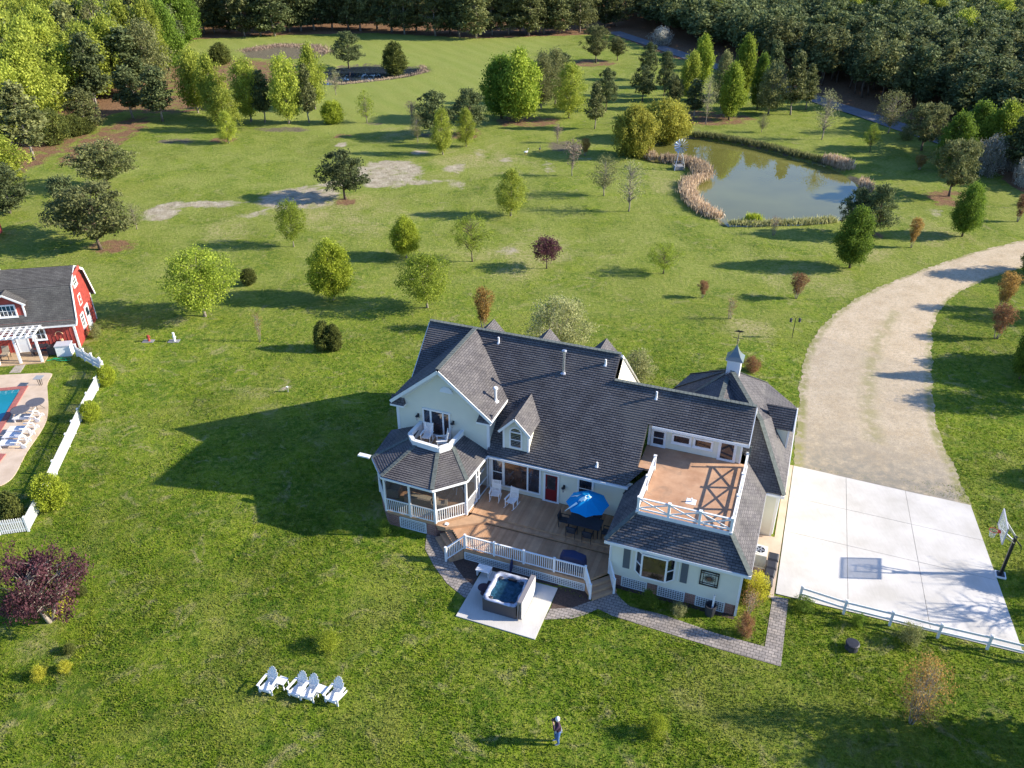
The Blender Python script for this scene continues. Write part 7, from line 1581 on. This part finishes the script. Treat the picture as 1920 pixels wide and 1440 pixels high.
# trees just outside the frame on the right whose shadows fall across the drive, court and lawn
SH = [(2010,520,6.5,4.4,'egg_green'),(2060,600,6.0,3.6,'maple_bright'),(2075,690,7.0,4.6,'big_green'),(2050,760,6.5,4.0,'maple_bright'),(2120,720,7,4,'egg_green'),(2150,905,4.6,3.4,'egg_green'),(2200,1095,7.0,4.6,'winter'),(2160,1160,6.5,4.6,'winter'),(1995,1100,2.6,2.2,'egg_green'),(2260,1470,8.0,6.5,'big_green')]
for k, (px, py, h, w_, kd) in enumerate(SH):
    g = at(px, py); plant(kd, 0 if kd == 'winter' else k, g, h, w_, 'tree standing on the lawn just beyond the right edge of the photo', group='trees beyond the right edge', name='tree')
# reeds round the pond
def reeds(path, wid, n, hgt, name, label, m_, closed=False):
    P = [at(*p) for p in path]; cs = []; 
    seg = [(P[i+1]-P[i]).length for i in range(len(P)-1)]; tot = sum(seg)
    pr_ = np.array(seg)/tot; ii = rng.choice(len(seg), n, p=pr_); tt = rng.uniform(0,1,n); base = np.array([list(P[i].lerp(P[i+1], float(t_))) for i, t_ in zip(ii, tt)]); base[:,:2] += rng.normal(0, wid/2, (n,2))
    h = hgt*rng.uniform(.5,1.1,n); cen = base+np.stack([rng.normal(0,.05,n), rng.normal(0,.05,n), h/2-.15], 1); dirs = np.stack([rng.normal(0,.18,n), rng.normal(0,.18,n), np.ones(n)], 1)
    me = leaf_mesh(name, cen, h, rng.uniform(0,1,n), m_, elong=1.0, dirs=dirs)
    co = np.empty(len(me.vertices)*3, np.float32); me.vertices.foreach_get('co', co); co = co.reshape(-1,4,3); c0 = co.mean(1, keepdims=True); w_ = (co[:,1]-co[:,3]); co[:,1] = c0[:,0]+w_*.10; co[:,3] = c0[:,0]-w_*.10; me.vertices.foreach_set('co', co.ravel())
    o = bpy.data.objects.new(name, me); C.objects.link(o); o['label'] = label; o['category'] = 'reeds'; o['kind'] = 'stuff'; return o
reeds([(1245,302),(1265,303),(1295,308),(1316,320),(1318,332)], 1.1, 6000, 1.25, 'reeds', 'pinkish dry reeds on the spit by the windmill', M['leaf_reed'])
reeds([(1318,333),(1290,345),(1290,362),(1300,382),(1322,398),(1345,409)], .95, 5500, 1.05, 'reeds', 'pinkish dry reeds along the left pond shore', M['leaf_reed'])
reeds([(1552,304),(1572,310),(1590,316)], .8, 2500, 1.4, 'reeds', 'pinkish reed tuft on the far right pond shore', M['leaf_reed'])
reeds([(1618,345),(1628,360)], .6, 700, 1.3, 'reeds', 'small reed tuft at the right end of the pond', M['leaf_reed'])
reeds([(1370,421),(1430,421),(1500,419),(1565,414)], .6, 3500, .8, 'shore_grass', 'thin pale grass fringe on the near pond shore', M['leaf_pale'])
reeds([(1300,253),(1340,257),(1400,267),(1460,281),(1500,292),(1550,303)], .7, 5000, .9, 'shore_grass', 'green and tan grass on the far pond bank', M['leaf_olive'])
reeds([(1403,417),(1420,417)], .5, 900, 1.2, 'shore_grass', 'yellow-green tuft on the near pond shore', M['leaf_shrub'])
reeds([(1200,270),(1215,292),(1225,300)], .8, 1500, 1.2, 'reeds', 'pinkish reeds under the willow shrub', M['leaf_reed'])
reeds([(595,150),(640,157),(700,151),(760,143)], .9, 1500, .5, 'shore_grass', 'tan grass round the far small pond', M['leaf_reed'])
reeds([(760,143),(798,135),(790,123)], 1.0, 900, .55, 'shore_grass', 'brown grass at the right end of the far small pond', M['leaf_twig'])
reeds([(460,96),(520,86),(590,88),(610,100)], 2.5, 4000, .8, 'bog_plants', 'purplish brown marsh plants beyond the yellow trees', M['leaf_twig'])

for (cx_, cy_, r1_, r2_, lb) in ((614,1200,44,30,'ring of pale low plants round the small green bush above the chairs'),(1229,1362,26,17,'ring of pale grass round the small bush on the near lawn'),(800,577,13,4,'small ring of dry mulch chips round the tree above the house gable'),(386,593,15,5,'small ring of dry mulch chips round the large tree by the barn')):
    reeds([(cx_+r1_*math.cos(a_), cy_+r2_*math.sin(a_)) for a_ in [2*math.pi*k/14 for k in range(15)]], .22, 900, .20, 'plant_ring', lb, M['leaf_pale'])
reeds([(172,1085),(178,1120),(170,1160),(158,1200),(150,1235),(128,1262),(96,1278),(58,1276)], .35, 1800, .26, 'bed_edge_plants', 'yellowish low plants along the curved edge of the left garden bed', M['leaf_shrub'])

# ------------------------------------------------------------------ grass blades standing on the nearer lawn
excl = [local_poly(p) for p in ([(1.5,15.4),(1.6,2.3),(14.5,2.5),(13,15.1)], [(-23,16.5),(-23,-.1),(-17.9,-.3),(-15.8,-2.2),(-14.3,-5.6),(-9.5,-5.6),(-9.5,-1.4),(-6.4,-1.7),(-6.3,-.1),(.1,-.05),(.4,2),(1.9,2),(1.9,20.5),(-7.4,20.5)])]
excl += [PX([(797,1000),(822,995),(890,1100),(872,1125),(838,1096),(812,1062)]), PX([(1021,1164),(1031,1100),(1108,1127),(1152,1104),(1180,1137),(1250,1155),(1340,1187),(1434,1213),(1449,1115),(1480,1120),(1466,1254),(1340,1218),(1240,1187),(1121,1145)]), [tuple(v[:2]) for v in ([A_[i] for i in range(0, nl, 10)]+[B_[i] for i in range(nl-1, -1, -10)])], dkp, [tuple(bl(x, y)[:2]) for x, y in ((-16,-2.3),(.1,-2.3),(.1,6),(-16,6))]]
NB = 300000; yy = 14+(rng.random(NB*2)**1.2)*56; half = (yy*math.cos(PITCH)+CAM_H*math.sin(PITCH))*.64+1.5; xx = rng.uniform(-1,1,NB*2)*half; ok = np.ones(NB*2, bool)
for e in excl: ok &= ~inpoly(xx, yy, e)
dens = .5+.5*np.sin(xx*.7+np.sin(yy*.5)*2)*np.cos(yy*.6+xx*.15); ok &= rng.random(NB*2) < (.35+.65*dens)*np.clip((70-yy)/34, 0, 1)
xx, yy = xx[ok][:NB], yy[ok][:NB]; n = len(xx); hb = rng.uniform(.035,.085,n)*(1+.35*rng.random(n)); wb = rng.uniform(.018,.035,n)*(1+yy/60); th = rng.uniform(0,2*np.pi,n); lx, ly = rng.normal(0,.045,n), rng.normal(0,.045,n)
ox, oy = np.cos(th)*wb, np.sin(th)*wb
V = np.stack([np.stack([xx-ox, yy-oy, np.full(n,-.005)],1), np.stack([xx+ox, yy+oy, np.full(n,-.005)],1), np.stack([xx+lx, yy+ly, hb],1)],1).reshape(-1,3)
me = grid_mesh('grass', V, np.arange(3*n).reshape(-1,3)); me.materials.append(M['blades']); go = bpy.data.objects.new('grass', me); C.objects.link(go); go['kind'] = 'stuff'; go['label'] = 'short green grass covering the nearer lawn'; go['category'] = 'grass'

# ------------------------------------------------------------------ person on the lawn
pn = thing('person', 'person in dark jacket and blue jeans standing on the near lawn, hands raised to face', 'person', at(1045,1393), R(12))
# skeleton: faces the local -x/+y side (away to the left), both forearms raised
J = {'pelvis':(0,0,.98),'waist':(0,0,1.12),'chest':(-.01,0,1.36),'neck':(-.03,0,1.53),'head0':(-.05,0,1.62),'head1':(-.06,0,1.74),
 'hipL':(0,-.10,.93),'kneeL':(-.03,-.11,.50),'ankL':(.02,-.12,.09),'toeL':(-.16,-.12,.045),'hipR':(0,.10,.93),'kneeR':(-.06,.11,.50),'ankR':(-.02,.13,.09),'toeR':(-.20,.13,.045),
 'shL':(-.01,-.19,1.45),'elL':(-.24,-.27,1.30),'wrL':(-.25,-.10,1.52),'shR':(-.01,.19,1.45),'elR':(-.22,.28,1.32),'wrR':(-.25,.12,1.53),'haL':(-.23,-.05,1.60),'haR':(-.23,.06,1.61)}
RD = {'pelvis':.17,'waist':.16,'chest':.20,'neck':.062,'head0':.085,'head1':.09,'hipL':.125,'kneeL':.085,'ankL':.052,'toeL':.04,'hipR':.125,'kneeR':.085,'ankR':.052,'toeR':.04,'shL':.10,'elL':.07,'wrL':.036,'shR':.10,'elR':.07,'wrR':.036,'haL':.035,'haR':.035}
ED = [('pelvis','waist'),('waist','chest'),('chest','neck'),('neck','head0'),('head0','head1'),('pelvis','hipL'),('hipL','kneeL'),('kneeL','ankL'),('ankL','toeL'),('pelvis','hipR'),('hipR','kneeR'),('kneeR','ankR'),('ankR','toeR'),('chest','shL'),('shL','elL'),('elL','wrL'),('wrL','haL'),('chest','shR'),('shR','elR'),('elR','wrR'),('wrR','haR')]
ks = list(J); me = bpy.data.meshes.new('body'); me.from_pydata([J[k] for k in ks], [(ks.index(a), ks.index(b_)) for a, b_ in ED], []); ob_ = bpy.data.objects.new('body', me); C.objects.link(ob_); ob_.parent = pn
sk = ob_.modifiers.new('Skin','SKIN')
for i, k in enumerate(ks): me.skin_vertices[0].data[i].radius = (RD[k], RD[k]); 
me.skin_vertices[0].data[0].use_root = True
ob_.modifiers.new('Sub','SUBSURF').levels = 2
bpy.context.view_layer.update(); dg = bpy.context.evaluated_depsgraph_get(); me3 = bpy.data.meshes.new_from_object(ob_.evaluated_get(dg)); ob_.modifiers.clear(); ob_.data = me3
me3.materials.clear()
for m_ in (mat('dark_plum_jacket', (.045,.022,.045), .8), mat('blue_jeans', (.07,.15,.36), .85, var=.35, vscale=5), mat('skin', (.45,.28,.20), .6), mat('shoe', (.35,.36,.36), .7)): me3.materials.append(m_)
for p in me3.polygons:
    c_ = p.center; p.use_smooth = True
    arm_ = c_.x < -.17 and c_.z > 1.2
    p.material_index = 3 if c_.z < .10 else (1 if c_.z < 1.02 else (2 if (c_.z > 1.56 or (arm_ and c_.z > 1.53)) else 0))
q = MB(); q.lathe([(.02,.115),(.07,.10),(.103,.045),(.106,-.04),(.09,-.09)],16,(-.035,0,1.73)); q.build('hair', mat('white_hair', (.72,.70,.70), .8), pn, smooth=True)
q = MB(); q.prism([(-.155,-.14),(.17,-.16),(.17,.16),(-.155,.14)],.90,1.05); q.build('shirt_hem', mat('grey_shirt', (.42,.44,.46), .8), pn)
q = MB(); q.box(-.285,-.05,1.60,-.265,.06,1.68); q.build('phone', M['dark'], pn)
for s_ in (-1, 1):
    for f_ in range(4): q = MB(); q.tube([(-.23,s_*.05,1.58+f_*.022),(-.27,s_*(.085-.004*f_),1.585+f_*.024),(-.292,s_*.05,1.59+f_*.024)],[.011,.010,.008],6); q.build('finger', MATS['skin'], pn)
    q = MB(); q.tube([(-.22,s_*.05,1.57),(-.25,s_*.03,1.60),(-.26,s_*.02,1.62)],[.013,.012,.009],6); q.build('thumb', MATS['skin'], pn)
q = MB(); q.tube([(-.150,0,1.685),(-.172,0,1.665)],[.012,.016],6); q.build('nose', MATS['skin'], pn)
